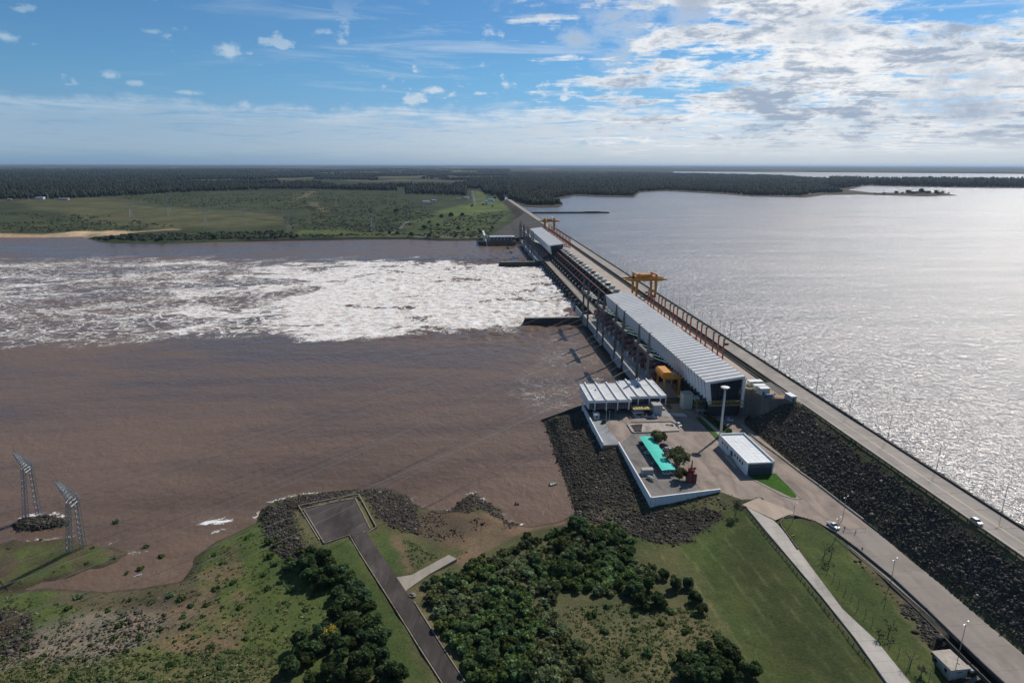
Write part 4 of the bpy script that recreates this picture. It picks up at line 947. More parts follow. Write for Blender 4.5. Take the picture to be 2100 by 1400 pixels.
# kerbs of the pad: pale low edging
def kerb(label, pts, z, w, h, m, name='kerb'):
    """low edging along a polyline given in photo pixels at height z"""
    g = [P(x, y, z) for x, y in pts]; b = MB()
    for a, c in zip(g[:-1], g[1:]):
        d = c - a; L = np.linalg.norm(d[:2]); d = d / L; nrm = np.array([-d[1], d[0], 0]) * w / 2
        q = [a - nrm - d * w / 2, c - nrm + d * w / 2, c + nrm + d * w / 2, a + nrm - d * w / 2]
        b.prism([(p[0], p[1]) for p in q], z - .6, z + h)
    return tag(b.build(name, m), label, 'kerb' if name == 'kerb' else 'barrier')
kerb('pale kerb round the outer three sides of the dark asphalt pad', [(716, 1097), (665, 1114), (622, 1043), (728, 1021), (759, 1084), (744, 1092)], PADZ, .32, .3, KERB)
kerb('second thin pale edging outside the asphalt pad on the river side', [(655, 1106), (612, 1036), (735, 1012), (772, 1080), (748, 1094)], PADZ - .1, .35, .15, KERB)
kerb('worn pale kerb along the left edge of the dark access road', [(716, 1096), (735, 1129), (770, 1184), (812, 1250), (858, 1324), (908, 1402)], PADZ, .3, .22, KERB)
kerb('worn pale kerb along the right edge of the dark access road', [(850, 1234), (899, 1312), (957, 1402)], PADZ, .3, .2, KERB)

# ------------------------------------------------------------------ white perimeter walls
def wallseg(label, a, e, zb, zt, th=.45, taper=None):
    (u0, s0), (u1, s1) = a, e; ln = math.hypot(u1 - u0, s1 - s0); g = damthing('perimeter_wall', label, 'wall', u0, s0, 0, rz=math.atan2(s1 - s0, u1 - u0))
    prof = [(0, zb), (ln, zb), (ln, zt), (0, zt)] if not taper else [(0, zb), (ln, taper), (ln, zt), (0, zt)]
    b = MB(); b.slab(prof, -th / 2, th / 2); dmesh(b, 'wall_body', WHITE, g)
    b = MB(); b.box(-.1, ln + .1, -th / 2 - .08, th / 2 + .08, zt, zt + .14); dmesh(b, 'coping', WHITE, g)
    b = MB(); x = 1.8
    while x < ln - .5:
        b.box(x, x + .06, -th / 2 - .02, -th / 2 + .05, max(zb + 1, 5.5), zt - .02); x += 2.4
    dmesh(b, 'wall_joint', GREYP, g)
wallseg('long white wall in front of the flagstone terrace beside the river', (70.9, 284.2), (70.9, 338), 4.6, 10.5)
wallseg('long white wall down the river side of the car park', (79.0, 229.6), (79.0, 284), 4.8, 10.3)
wallseg('white tapering wall across the near end of the car park', (79.2, 229.5), (111, 234), 5.2, 10.3, .45, 9.2)
g = damthing('wing_wall', 'dark sloping concrete wing wall at the river end of the rock slope', 'wall')
b = MB(); b.slab([(46.5, -4), (46.8, .6), (70, 8.8), (73, 8.9), (73, -4)], 338.3, 339.0); dmesh(b, 'wall_body', CONCD, g)

# ------------------------------------------------------------------ the ribbed office building over the river
of = damthing('office_building', 'white office building with raised roof ribs beside the orange gantry crane', 'building')
V = [(71.7, 95.9, 322.4, 349.8), (95.9, 117.0, 326.9, 353.9)]; ZR = 18.0
b = MB(); b.box(71.7, 95.9, 322.4, 349.8, ZR - .7, ZR); dmesh(b, 'roof', WROOF, of)
b = MB(); b.box(95.91, 117.0, 326.9, 353.9, ZR - .7, ZR); dmesh(b, 'roof', WROOF, of)
b = MB()
for (a, e, n, f) in V:
    b.box(a, e, n - .35, n, ZR - 1.3, ZR + .25); b.box(a, e, f, f + .3, ZR - 4, ZR + .2)
b.slabx([(322.4, ZR + .2), (349.8, ZR + .2), (349.8, 12.6), (323.4, 12.6), (322.2, 14.0)], 71.3, 71.7); b.box(117.0, 117.4, 326.9, 353.9, 12.8, ZR + .2)
dmesh(b, 'wall', WHITE, of)
BDG = mat('blue_dark_glass', (.015, .03, .07), .12, .15, .3, spec=.6)
ribs = [74.8, 81.3, 87.8, 94.2, 100.8, 107.3, 113.7]
for i, uu in enumerate([71.7] + ribs):
    n, f = (V[0][2], V[0][3]) if uu < 95.9 else (V[1][2], V[1][3])
    if i:
        b = MB(); b.box(uu - .35, uu + .35, n - .9, f + 1.2, ZR + .02, ZR + .9); b.slabx([(n - .9, ZR + .02), (n - .37, ZR + .02), (n - .37, 12.2), (n - .55, 12.2), (n - .9, ZR - 1.5)], uu - .3, uu + .3)
        dmesh(b, 'roof_rib', WHITE, of)
    e = ribs[i] - .32 if i < 7 else 116.9
    lo = uu + (.32 if i else .05)
    for (x0, x1, nn) in ([(lo, e, n)] if not (lo < 95.9 < e) else [(lo, 95.85, V[0][2]), (95.95, e, V[1][2])]):
        b = MB(); b.box(x0, x1, nn + .25, nn + .4, 13.2, ZR - 1.3); o = dmesh(b, 'window_band', BDG, of)
        b = MB()
        for q in np.arange(x0, x1, 1.1): b.box(q, q + .07, nn + .1, nn + .24, 13.2, ZR - 1.3)
        b.box(x0, x1, nn + .08, nn + .24, 13.0, 13.2); dmesh(b, 'window_frame', GREYP, o)
b = MB(); b.box(71.75, 95.9, 322.7, 349.7, 13.0, ZR - .71); b.box(95.91, 116.95, 327.3, 353.8, 13.0, ZR - .71); b.box(74, 95.9, 329, 349, 8.9, 12.99); b.box(95.91, 116.5, 333, 353, 8.9, 12.99); dmesh(b, 'dark_core', DARK, of)  # dark fill behind the windows and for the shade of the recessed ground floor
b = MB()
for uu in (74.8, 87.8, 100.8, 113.7): b.box(uu - .3, uu + .3, 325.0 if uu < 95.9 else 329.5, 325.6 if uu < 95.9 else 330.1, 8.9, 13.0)
dmesh(b, 'stilt', CONC, of)
for (uu, y) in ((78.7, 339), (105, 343.5)):
    b = MB(); b.tube((uu, y, ZR), (uu, y, ZR + .5), .5, n=8); dmesh(b, 'roof_vent', DARK, of)
g = damthing('entrance_block', 'blue-grey concrete stair block in front of the ribbed office', 'building')
b = MB(); b.box(107.8, 112.6, 319.2, 325.6, 8.9, 15.2); dmesh(b, 'shaft', mat('blue_grey_render', (.33, .38, .40), .8, .15, .5, streak=.4), g)
b = MB(); b.box(107.6, 112.8, 319, 325.8, 15.2, 15.4); dmesh(b, 'cap', CONCL, g)
g = damthing('slatted_canopy', 'yellowish slatted entrance canopy on a post in front of the ribbed office', 'canopy')
b = MB(); b.box(96.2, 107.6, 319.3, 319.6, 12.6, 13.3); b.box(96.2, 107.6, 325.2, 325.5, 12.6, 13.3)
for x in np.arange(96.2, 107.5, 1.6): b.box(x, x + .18, 319.6, 325.2, 12.75, 13.2)
dmesh(b, 'frame', TRUSSY, g)
b = MB()
for x in np.arange(96.5, 107, 1.6): b.box(x, x + 1.1, 319.7, 325.1, 13.2, 13.3)
dmesh(b, 'slats', mat('buff_slats', (.50, .38, .17), .7, .25, .6), g)
b = MB(); b.box(96.6, 103, 320.5, 324.5, 10.2, 10.7); dmesh(b, 'landing', WHITE, g)
b = MB(); b.tube((101.5, 319.5, 8.9), (101.5, 319.5, 12.7), .12, n=6); b.tube((96.6, 325, 8.9), (96.6, 325, 12.7), .12, n=6); dmesh(b, 'canopy_post', TRUSSY, g)
g = damthing('lift_tower', 'pale sage lift tower standing left of the dark hall end', 'tower')
b = MB(); b.box(128.0, 133.6, 328, 333.6, 8.9, 17.8, .1); dmesh(b, 'shaft', LGREEN, g)
b = MB(); b.box(127.8, 133.8, 327.8, 333.8, 17.8, 18.1); dmesh(b, 'cap', CONCL, g)
g = damthing('stair_landing', 'open yellow stair landing with white cabin beside the sage lift tower', 'staircase')
b = MB(); b.box(133.9, 141, 323, 331, 14.6, 14.9); b.box(133.9, 141, 323, 331, 12.0, 12.2); dmesh(b, 'landing', mat('buff_slats', (.5, .38, .17)), g)
b = MB(); b.box(134.2, 138, 327, 331, 14.9, 16.2); dmesh(b, 'cabin', WHITE, g)
b = MB()
for (x, y) in ((134, 323.2), (140.8, 323.2), (140.8, 330.8)): b.box(x, x + .25, y, y + .25, 8.9, 14.6)
for z in (15.6, 13.1): b.box(133.9, 141, 322.95, 323.05, z, z + .1); b.box(140.95, 141.05, 323, 331, z, z + .1)
dmesh(b, 'frame', TRUSSY, g)
b = MB(); b.box(133, 139, 318.6, 322.6, 11.2, 11.5); b.box(133, 133.2, 318.7, 318.9, 9, 11.2); b.box(138.8, 139, 318.7, 318.9, 9, 11.2); b.box(135.9, 136.1, 318.7, 318.9, 9, 11.2); dmesh(b, 'porch', GREENG, g)
b = MB()
for k in range(10): b.box(139.5, 141.5, 322.6 - k * .45, 323.0 - k * .45, 11.6 - k * .27, 11.75 - k * .27)
dmesh(b, 'stair_flight', CONC, g)
g = damthing('guard_booth', 'small pale guard booth under the left end of the ribbed office', 'booth', 75.0, 318.5, 9)
b = MB(); b.box(-1.5, 1.5, -1.6, 1.6, 0, 2.8); dmesh(b, 'booth_body', LGREEN, g); b = MB(); b.box(-1.7, 1.7, -1.8, 1.8, 2.8, 3.0); dmesh(b, 'booth_roof', WHITE, g)
b = MB(); b.box(-.5, .6, -1.65, -1.6, 1.1, 2.1); dmesh(b, 'window', GLASS, g)
g = damthing('container_booth', 'small white cabin with a red top left beside the orange gantry crane', 'cabin', 132.5, 343, 9)
b = MB(); b.box(-1.5, 1.5, -1.3, 1.3, 0, 2.6); dmesh(b, 'cabin_body', WHITE, g); b = MB(); b.box(-1.6, 1.6, -1.4, 1.4, 2.6, 2.8); dmesh(b, 'cabin_roof', CONCL, g)

# ------------------------------------------------------------------ white annex by the lower road
an = damthing('annex_building', 'white flat-roofed annex with a dark recessed near end, by the tall floodlight mast', 'building', 128.8, 247.4, 9)
LA, WA, HA = 31.5, 12.8, 6.2
b = MB(); b.box(0, .35, .4, LA, 0, HA - .1); b.box(.35, WA - .35, LA - .35, LA, 0, HA); b.box(WA - .35, WA, .4, LA, 0, HA); b.box(.35, WA - .35, 3.0, 3.3, 0, 3.0)
b.box(0, .6, 0, .4, 0, HA); b.box(WA - .5, WA, 0, .4, 3.2, HA); b.box(0.6, WA - .5, 0, .35, HA - .7, HA); dmesh(b, 'wall', WHITE, an)
b = MB(); b.box(.35, WA - .35, .36, LA - .35, HA - .75, HA - .45)
for y in np.arange(1.2, LA - 1, 1.55): b.box(.35, WA - .35, y, y + .08, HA - .45, HA - .40)
for x in np.arange(2.4, WA - 1, 2.6): b.box(x, x + .12, .36, LA - .35, HA - .45, HA - .395)
dmesh(b, 'roof', mat('annex_roof_sheet', (.72, .74, .74), .5, .12, .4), an)
b = MB(); b.box(0, .3, .4, LA, HA - .1, HA + .05); b.box(WA - .4, WA + .05, 0, LA, HA, HA + .45); b.box(0, WA, LA - .4, LA + .05, HA, HA + .45); dmesh(b, 'parapet', WHITE, an)
b = MB(); b.box(.6, WA - .5, .8, 1.0, 3.3, HA - .76); dmesh(b, 'end_panel', mat('slate_grey_panel', (.10, .125, .14), .5, .2, .8), an)
b = MB(); b.box(.6, WA - .1, 1.2, 1.5, 0, 3.3); dmesh(b, 'recess_wall', mat('blue_slate_wall', (.06, .075, .11), .6, .2, .8), an)
for y, w in ((4, 1.3), (6.6, 1.3), (9.3, 1.3), (12.0, 1.3), (20.6, 1.6), (23.6, 1.0), (26, 1.5)):
    b = MB(); b.box(-.03, .02, y, y + w, 3.1, 4.6); f_ = dmesh(b, 'window', GLASS, an); b = MB(); b.box(-.08, .0, y - .1, y + w + .1, 2.98, 3.1); dmesh(b, 'sill', WHITE, f_)
b = MB(); b.box(-.05, .02, 15.2, 17.4, 1.8, 4.4); dmesh(b, 'door', DARK, an)
b = MB(); b.box(-2.2, -.1, 14, 18.5, 0, 1.2); b.slabx([(14, 1.2), (14, 0), (7.5, 0)], -2.2, -.9)
for y in np.arange(7.5, 18.5, 1.6): b.box(-2.3, -2.2, y, y + .1, 0, 2.1)
b.box(-2.32, -2.2, 14, 18.5, 2.0, 2.1); dmesh(b, 'ramp', CONCL, an)
b = MB(); b.box(-1.4, -.05, 16.6, 20.2, 3.2, 3.45); dmesh(b, 'door_canopy', WHITE, an)

# ------------------------------------------------------------------ garden strips
def lawnpatch(name, us_, z): return flat(name, us_, z, LAWN, .004)
lawnpatch('lawn_strip', [(130.8, 316), (133.6, 315), (134.2, 281), (130.8, 279)], 9.06)
flat('garden_path', [(133.9, 316), (135.2, 315.5), (137.2, 284), (135.0, 281)], 9.03, CONCL, .004)
lawnpatch('garden_bed', [(135.6, 318), (140, 317), (143, 292), (137.6, 287)], 9.05)
lawnpatch('lawn_triangle', [(129.9, 245.5), (130.0, 248.2), (142.6, 248.2), (143.9, 249.8), (142.2, 228), (141.0, 226.4), (139.4, 227)], 9.06)
kerb('dark kerb between the lawn strip and the plaza', [(1428, 856), (1480, 911)], 9.0, .25, .25, CONCD)
kerb('pale kerb along the plaza side of the lawn triangle', [(1547, 985), (1604, 1016), (1632, 1024), (1644, 1022)], 9.0, .25, .2, CONCL)
kerb('pale kerb along the road side of the lawn triangle', [(1588, 968), (1644, 1022)], 9.0, .25, .2, CONCL)
kerb('long pale kerb wall at the toe of the riprap slope', [(1534, 853), (1522, 862), (1521, 872), (1535, 888), (1560, 908), (1600, 937), (1640, 968), (1678, 995), (1720, 1028), (1770, 1066)], 9.0, .35, .7, CONCL)
kerb('dark curb along the right edge of the lower road below the rocks', [(1770, 1066), (1830, 1112), (1960, 1218), (2100, 1338), (2180, 1410)], 9.15, .3, .4, CONCD)
# lawn oval and the double dark barrier beside the lower road
OV = [(1636, 1124), (1618, 1099), (1604, 1080), (1600, 1070), (1608, 1061), (1630, 1059), (1671, 1071), (1714, 1094), (1757, 1126), (1828, 1184), (1900, 1251), (2006, 1354), (2060, 1404)]
kerb('dark roadside barrier curving round the lawn and down the lower road', OV[5:], 9.1, .35, .75, CONCD, 'road_barrier')
kerb('second dark barrier a step below the lower road edge', [(1665, 1078), (1700, 1097), (1744, 1131), (1814, 1190), (1886, 1259), (1990, 1364), (2035, 1408)], 8.5, .3, .7, CONCD, 'road_barrier')
kerb('thin brown kerb on the path side of the oval lawn', OV[:6], 8.8, .25, .25, WOOD)

# pond
def ringpx(pts, z): return [SU(x, y, z) for x, y in pts]
pd_ = ringpx([(1288, 871), (1294, 867), (1376, 865), (1384, 868), (1394, 880), (1390, 884), (1303, 888), (1298, 886)], 9)
flat('pond_floor', pd_, 9.03, paving('dry_pond_floor', (.40, .35, .30), 0, 1, .25, wear=.3), .004)
g = damthing('pond_rim', 'pale rounded kerb of the drained ornamental pond on the plaza', 'pond')
b = MB(); c0 = np.mean(pd_, 0)
for (a, e) in zip(pd_, pd_[1:] + pd_[:1]):
    o1 = [c0[k] + (a[k] - c0[k]) * 1.05 for k in (0, 1)]; o2 = [c0[k] + (e[k] - c0[k]) * 1.05 for k in (0, 1)]
    b.prism([tuple(a), tuple(e), tuple(o2), tuple(o1)][::-1], 9, 9.6)
dmesh(b, 'rim', CONCL, g)
flat('pond_water', ringpx([(1292, 871), (1318, 869), (1316, 880), (1308, 885), (1303, 886)], 9), 9.05, mat('pond_brown_water', (.07, .045, .02), .1, .2, .4, spec=.5), .004)
def rockpile(label, u, s, n, r):
    g = tag(MB().build('rock_pile', mat('pond_rock', (.11, .10, .09), .9, .3, 1, bump=.05)), label, 'rocks'); b = MB()
    for k in range(n):
        c = W(u + rnd.uniform(-r, r), s + rnd.uniform(-r * .6, r * .6), 9.05 + rnd.uniform(0, .25)); q = rnd.uniform(.3, .6); b.ball(c, q, q * rnd.uniform(.7, 1.2), q * .7, 6, 4)
    me = g.data; me.from_pydata(b.v, [], b.f); me.update(); return g
rockpile('small rock pile in the brown water corner of the pond', 93.5, 299.6, 14, 1.8); rockpile('small rock pile on the dry right side of the pond', 112.6, 305.5, 12, 2.0)
# crosswalk and bay lines
b = MB()
for k in range(11): b.box(117.8 + k * .82, 118.25 + k * .82, 318.6 - k * .18, 323.0 - k * .18, 9.012, 9.016)
tag(dmesh(b, 'crosswalk_marking', LINEW), kind='structure')
b = MB()
for k in range(7): b.box(118.8, 122.6, 300.4 + k * 1.05, 300.55 + k * 1.05, 9.012, 9.016)
tag(dmesh(b, 'bay_marking', LINEY), kind='structure')
b = MB(); b.box(121.5, 121.65, 326, 342, 9.012, 9.016); b.box(123.6, 123.72, 326, 342, 9.012, 9.016); tag(dmesh(b, 'lane_marking', LINEY), kind='structure')
flat('paved_island', [(96, 315.5), (102.5, 315), (101.2, 318.2), (97, 318.4)], 9.1, CONCL, .09); flat('paved_island', [(112.8, 317.6), (120.4, 317.4), (116.5, 325.5), (112.8, 325.5)], 9.1, SLABM, .09)

# ------------------------------------------------------------------ tall floodlight mast, lamps, flagpoles
g = damthing('floodlight_mast', 'tall pale floodlight mast with a round lamp crown beside the annex', 'floodlight', 134.6, 290.0, 9)
b = MB(); b.tube((0, 0, 0), (0, 0, 26.6), .75, .42, n=12); dmesh(b, 'mast', mat('pale_mast_paint', (.52, .54, .55), .6, .1, 1), g, True)
b = MB(); b.tube((0, 0, 26.4), (0, 0, 27.1), 2.1, 2.1, n=16); b.tube((0, 0, 27.1), (0, 0, 27.3), 2.1, 1.2, n=16); dmesh(b, 'lamp_crown', WHITE, g)
for k in range(10):
    a = k * math.pi / 5; b = MB(); b.box(-.3, .3, -.3, .3, -.3, .3); o = dmesh(b, 'floodlight', DARK, g); o.location = (2.15 * math.cos(a), 2.15 * math.sin(a), 26.8)
def lamp(label, group, h=11.0, arms=2, m=STEEL):
    g = damthing('street_lamp', label, 'street lamp', group=group)
    b = MB(); b.tube((0, 0, 0), (0, 0, h), *((.13, .08) if m is STEEL else (.09, .06)), n=6); dmesh(b, 'pole', m, g)
    for sgn in (1, -1)[:arms]:
        b = MB(); b.tube((0, 0, h - .15), (sgn * 1.3, 0, h + .25), .06, n=4); dmesh(b, 'lamp_arm', m, g)
        b = MB(); b.box(sgn * 1.3 - .32, sgn * 1.3 + .32, -.13, .13, h + .2, h + .36); dmesh(b, 'lamp_head', m if m is not DARK else DARK, g)
    return g
LL = [(1625, 1071, 9, 1, 'slim street lamp at the tip of the oval lawn, beside the slab path'), (1713, 1108, 8.4, 2, 'double-armed lamp beside the white pickup on the lower road'), (1728, 1063, 9.3, 2, 'double-armed lamp by the rocks behind the white pickup'), (1826, 1197, 8.6, 2, 'double-armed lamp halfway down the lower road'), (1968, 1334, 9.0, 2, 'double-armed lamp right behind the small white hut')]
for x, y, z, arms, l in LL:
    q = lamp(l, 'lamps along the lower road', 9.6 if arms == 2 else 8.2, arms); u, s = SU(x, y, z); place(q, u, s, z - .2, .5)
q0 = None
for y in np.arange(345, 1150, 17.5):
    q = dup(q0) if q0 else lamp('slim dark lamp on the lake parapet of the concrete dam', 'lamps along the lake parapet of the dam', 12.5, 2, DARK)
    q0 = q0 or q; place(q, 192.2, y, 25.0, .3)
q1 = None
for k, y in enumerate((150, 184, 216, 246, 275, 305)):
    q = dup(q0); q['label'] = 'slim lamp beside the near crest road where the bank meets the lake'; q['group'] = 'lamps along the near crest road'; place(q, 193.2, y, 24.4, .3)
for u, s, l in ((77.6, 306, 'bare white flagpole on the terrace, farther from the white wall end'), (77.9, 300.5, 'bare white flagpole on the terrace, nearer the white wall end')):
    g = damthing('flagpole', l, 'flagpole', u, s, 9, 'flagpoles on the terrace'); b = MB(); b.tube((0, 0, 0), (0, 0, 11.5), .10, .07, n=6); dmesh(b, 'pole', WHITE, g); b = MB(); b.ball((0, 0, 11.55), .12, .12, .12, 6, 4); dmesh(b, 'finial', WHITE, g)
    b = MB(); b.box(-.4, .4, -.4, .4, 0, .25); dmesh(b, 'plinth', CONCL, g)

# ------------------------------------------------------------------ teal shade canopy, monument, sheds
g = damthing('shade_canopy', 'long teal shade-cloth canopy over the parked cars', 'canopy', 0, 0, 0)
b = MB(); n = 14; ys = np.linspace(249.5, 286, n); vs = []
for y in ys:
    for k, uu in enumerate(np.linspace(90, 96.4, 5)): vs.append((uu, y, 12.1 + .35 * math.sin(k / 4 * math.pi) + .12 * math.cos(y * 1.7) + (.25 if k == 4 else 0)))
b.add(vs, [(i * 5 + k, i * 5 + k + 1, (i + 1) * 5 + k + 1, (i + 1) * 5 + k) for i in range(n - 1) for k in range(4)])
dmesh(b, 'shade_cloth', TEALC, g, True)
b = MB()
for y in ys[::2]: b.tube((90.1, y, 12.0), (96.3, y, 12.25), .06, n=4); b.tube((95.6, y, 9), (95.6, y, 12.3), .09, n=5)
b.tube((90, 249.5, 12.05), (90, 286, 12.05), .07, n=4); dmesh(b, 'canopy_frame', STEEL, g)
g = damthing('monument', 'tall red machine monument with a dark spike by the plaza trees', 'monument', 101.4, 243.4, 9)
b = MB(); b.prism([(-1.9, -1.5), (-.1, -1.5), (-.1, 1.6), (-1.9, 1.6)], 0, 5.2); dmesh(b, 'tank', mat('dark_red_steel', (.16, .03, .03), .5, .3, .8), g)
b = MB(); b.prism([(.1, -1.7), (1.9, -1.7), (1.9, .8), (.1, .8)], .3, 4.8)
for x in np.arange(.2, 1.9, .3): b.box(x, x + .1, -1.85, -1.7, .4, 4.7)
dmesh(b, 'radiator', mat('brown_red_steel', (.15, .055, .05), .6, .25, .8), g)
b = MB(); b.tube((-1.2, 0, 5.2), (-1.2, 0, 6.4), .5, n=8); b.tube((-1.7, -.2, 6.6), (1.7, -.2, 6.9), .55, n=8); b.box(-.9, .9, -.6, .6, 5.0, 5.9); b.tube((1.2, 0, 4.8), (1.2, 0, 6.6), .25, n=6); dmesh(b, 'conservator', RED, g)
b = MB(); b.tube((-.1, .2, 5.9), (.1, .4, 10.6), .42, .16, n=8); dmesh(b, 'bushing', mat('black_porcelain', (.03, .012, .012), .3, .2, 1), g, True)
b = MB(); b.box(-2.6, 2.6, -2.4, 2.2, -.05, .25); dmesh(b, 'plinth', CONC, g)
g = damthing('storage_container', 'grey-white storage container against the white car park wall', 'container', 84.2, 252.6, 9)
b = MB(); b.box(-2.6, 2.6, -1.3, 1.3, 0, 2.5); dmesh(b, 'container_body', GREYP, g); b = MB(); b.box(-2.65, 2.65, -1.35, 1.35, 2.5, 2.62); dmesh(b, 'container_roof', CONCL, g)
b = MB()
for x in np.arange(-2.5, 2.5, .5): b.box(x, x + .12, -1.36, -1.3, .1, 2.4)
dmesh(b, 'corrugation', GREYP, g)
for l, u, s, w, d, h, rz in (('white flat-roofed site hut closest to the hall roof on the crest platform', 166.4, 321.5, 7.5, 3.4, 2.6, 0), ('white site hut in the middle of the row on the crest platform', 165.6, 314.5, 6.2, 3.0, 2.6, 0), ('taller white site box nearest the platform hand rail', 164.6, 307.5, 5.2, 3.6, 3.6, 0), ('pale blue-white cabin at the end of the crane trough beside the crest road', 174.6, 297.6, 3.0, 6.0, 2.9, .1)):
    g = damthing('site_hut', l, 'hut', u, s, 24.95, 'site huts on the crest platform', rz)
    b = MB(); b.box(-w / 2, w / 2, -d / 2, d / 2, 0, h); dmesh(b, 'hut_body', LGREEN if 'blue' not in l else GREYP, g); b = MB(); b.box(-w / 2 - .15, w / 2 + .15, -d / 2 - .15, d / 2 + .15, h, h + .15); dmesh(b, 'hut_roof', WHITE, g)
    b = MB(); b.box(-w / 4, -w / 4 + .9, -d / 2 - .05, -d / 2, .1, 2.0); dmesh(b, 'door', DARK, g)
g = damthing('pump_unit', 'blue pump machine with pipes on the rusty crest platform', 'machine', 165.6, 302.6, 24.98)
BLUE = mat('machine_blue', (.05, .16, .28), .5, .25, 1)
b = MB(); b.tube((-2, 0, 1), (1.6, 0, 1), .75, n=10); b.box(-2.4, 2.2, -.9, .9, 0, .4); dmesh(b, 'tank', BLUE, g)
b = MB(); b.path([(1.6, 0, 1), (3.4, 0, 1.4), (3.4, 1.5, 1.4), (3.4, 1.5, 0)], .22, 6); b.path([(-2, .2, 1.3), (-2.8, .6, 1.9), (-2.8, .6, 0)], .18, 6); dmesh(b, 'pipe', BLUE, g)
# small pump hut below the lower road
u0, s0 = SU(1962, 1388, 6.0)
g = damthing('pump_hut', 'small white pump hut with a pale slab roof below the lower road', 'hut', u0, s0 + 3.4, 5.6, None, .04)
b = MB(); b.box(-2.4, 2.9, -3.4, 3.2, -2, 3.1); dmesh(b, 'hut_wall', mat('old_white_render', (.55, .56, .57), .85, .25, .7, streak=.5), g)
b = MB(); b.box(-2.8, 3.3, -3.8, 3.6, 3.1, 3.4); b.tube((1.4, -1.6, 3.4), (1.4, -1.6, 3.55), .35, n=8); dmesh(b, 'hut_roof', mat('roof_slab_concrete', (.42, .37, .31), .9, .3, .8), g)
for y in (-2.2, 1.4):
    b = MB(); b.box(-2.46, -2.38, y, y + .9, 1.2, 2.1); o = dmesh(b, 'window', GLASS, g); b = MB(); b.box(-2.52, -2.4, y - .1, y + 1, 1.08, 1.2); dmesh(b, 'sill', CONCL, o)
b = MB(); b.box(-.8, 1.2, -3.46, -3.38, 1.9, 2.1); dmesh(b, 'vent', DARK, g)
b = MB(); b.box(3.3, 5.2, -4.2, -2.2, 2.2, 2.9); b.box(3.2, 5.3, -4.3, -2.1, 2.9, 3.05); dmesh(b, 'side_box', CONCL, g)
b = MB()
for k in range(12): b.box(1.0 + k * .42, 1.4 + k * .42, -6.0, -4.8, .3 + k * .2 - .3, .42 + k * .2 - .3)
dmesh(b, 'stair', CONC, g)
b = MB()
for z in (1.2, 1.9, 2.5):
    b.tube((-2.4, 3.9, z), (2.6, 3.9, z), .05, n=4)
for x in (-2.4, 0, 2.6): b.tube((x, 3.9, -.6), (x, 3.9, 2.5), .05, n=4)
dmesh(b, 'hand_rail', STEEL, g)
# ================================================================== ROCKS, TREES, FAR COUNTRY
def near_ground(px, py):
    z = 5.0
    for _ in range(10):
        p = P(px, py, z); z = float(near_h(np.array([p[0]]), np.array([p[1]]))[0])
    return np.array([p[0], p[1], z])
def near_many(px, py):
    d = F_[None] + (px[:, None] - 1050) / FPX * R2[None] + (700 - py[:, None]) / FPX * U2[None]; z = np.full(len(px), 5.0)
    for _ in range(6):
        q = np.array([0, 0, CZ]) + d * ((z - CZ) / d[:, 2])[:, None]; z = near_h(q[:, 0], q[:, 1])
    q[:, 2] = z; return q
ICO_V = []
_t = (1 + 5 ** .5) / 2
for a in (-1, 1):
    for c in (-_t, _t): ICO_V += [(a, c, 0), (0, a, c), (c, 0, a)]
ICO_V = np.array(ICO_V) / math.sqrt(1 + _t * _t)
from itertools import combinations
ICO_F = []
for i, j, k in combinations(range(12), 3):
    if all(abs(np.linalg.norm(ICO_V[a] - ICO_V[b]) - 1.05146) < .02 for a, b in ((i, j), (j, k), (i, k))):
        n_ = np.cross(ICO_V[j] - ICO_V[i], ICO_V[k] - ICO_V[i]); ICO_F.append((i, j, k) if n_ @ ICO_V[i] > 0 else (i, k, j))
ICO_F = np.array(ICO_F)
def blobs(name, cen, rad, col, m, jitter=.25, kind='stuff', seed=1):
    """many lumps merged into one mass: cen Nx3, rad Nx3, col Nx3"""
    r = np.random.default_rng(seed); n = len(cen)
    a = r.uniform(0, 2 * np.pi, n); ca, sa = np.cos(a)[:, None], np.sin(a)[:, None]
    v = ICO_V[None] * (1 + r.uniform(-jitter, jitter, (n, 12))[:, :, None])
    x = v[:, :, 0] * ca - v[:, :, 1] * sa; y = v[:, :, 0] * sa + v[:, :, 1] * ca
    v = np.stack([x, y, v[:, :, 2]], -1) * rad[:, None, :] + cen[:, None, :]
    f = ICO_F[None] + (np.arange(n) * 12)[:, None, None]
    cc = np.repeat(col, 12, 0)
    return tag(mesh_np(name, v.reshape(-1, 3), f.reshape(-1, 3), m, attrs={'cover': ('FLOAT_COLOR', cc)}), kind=kind)
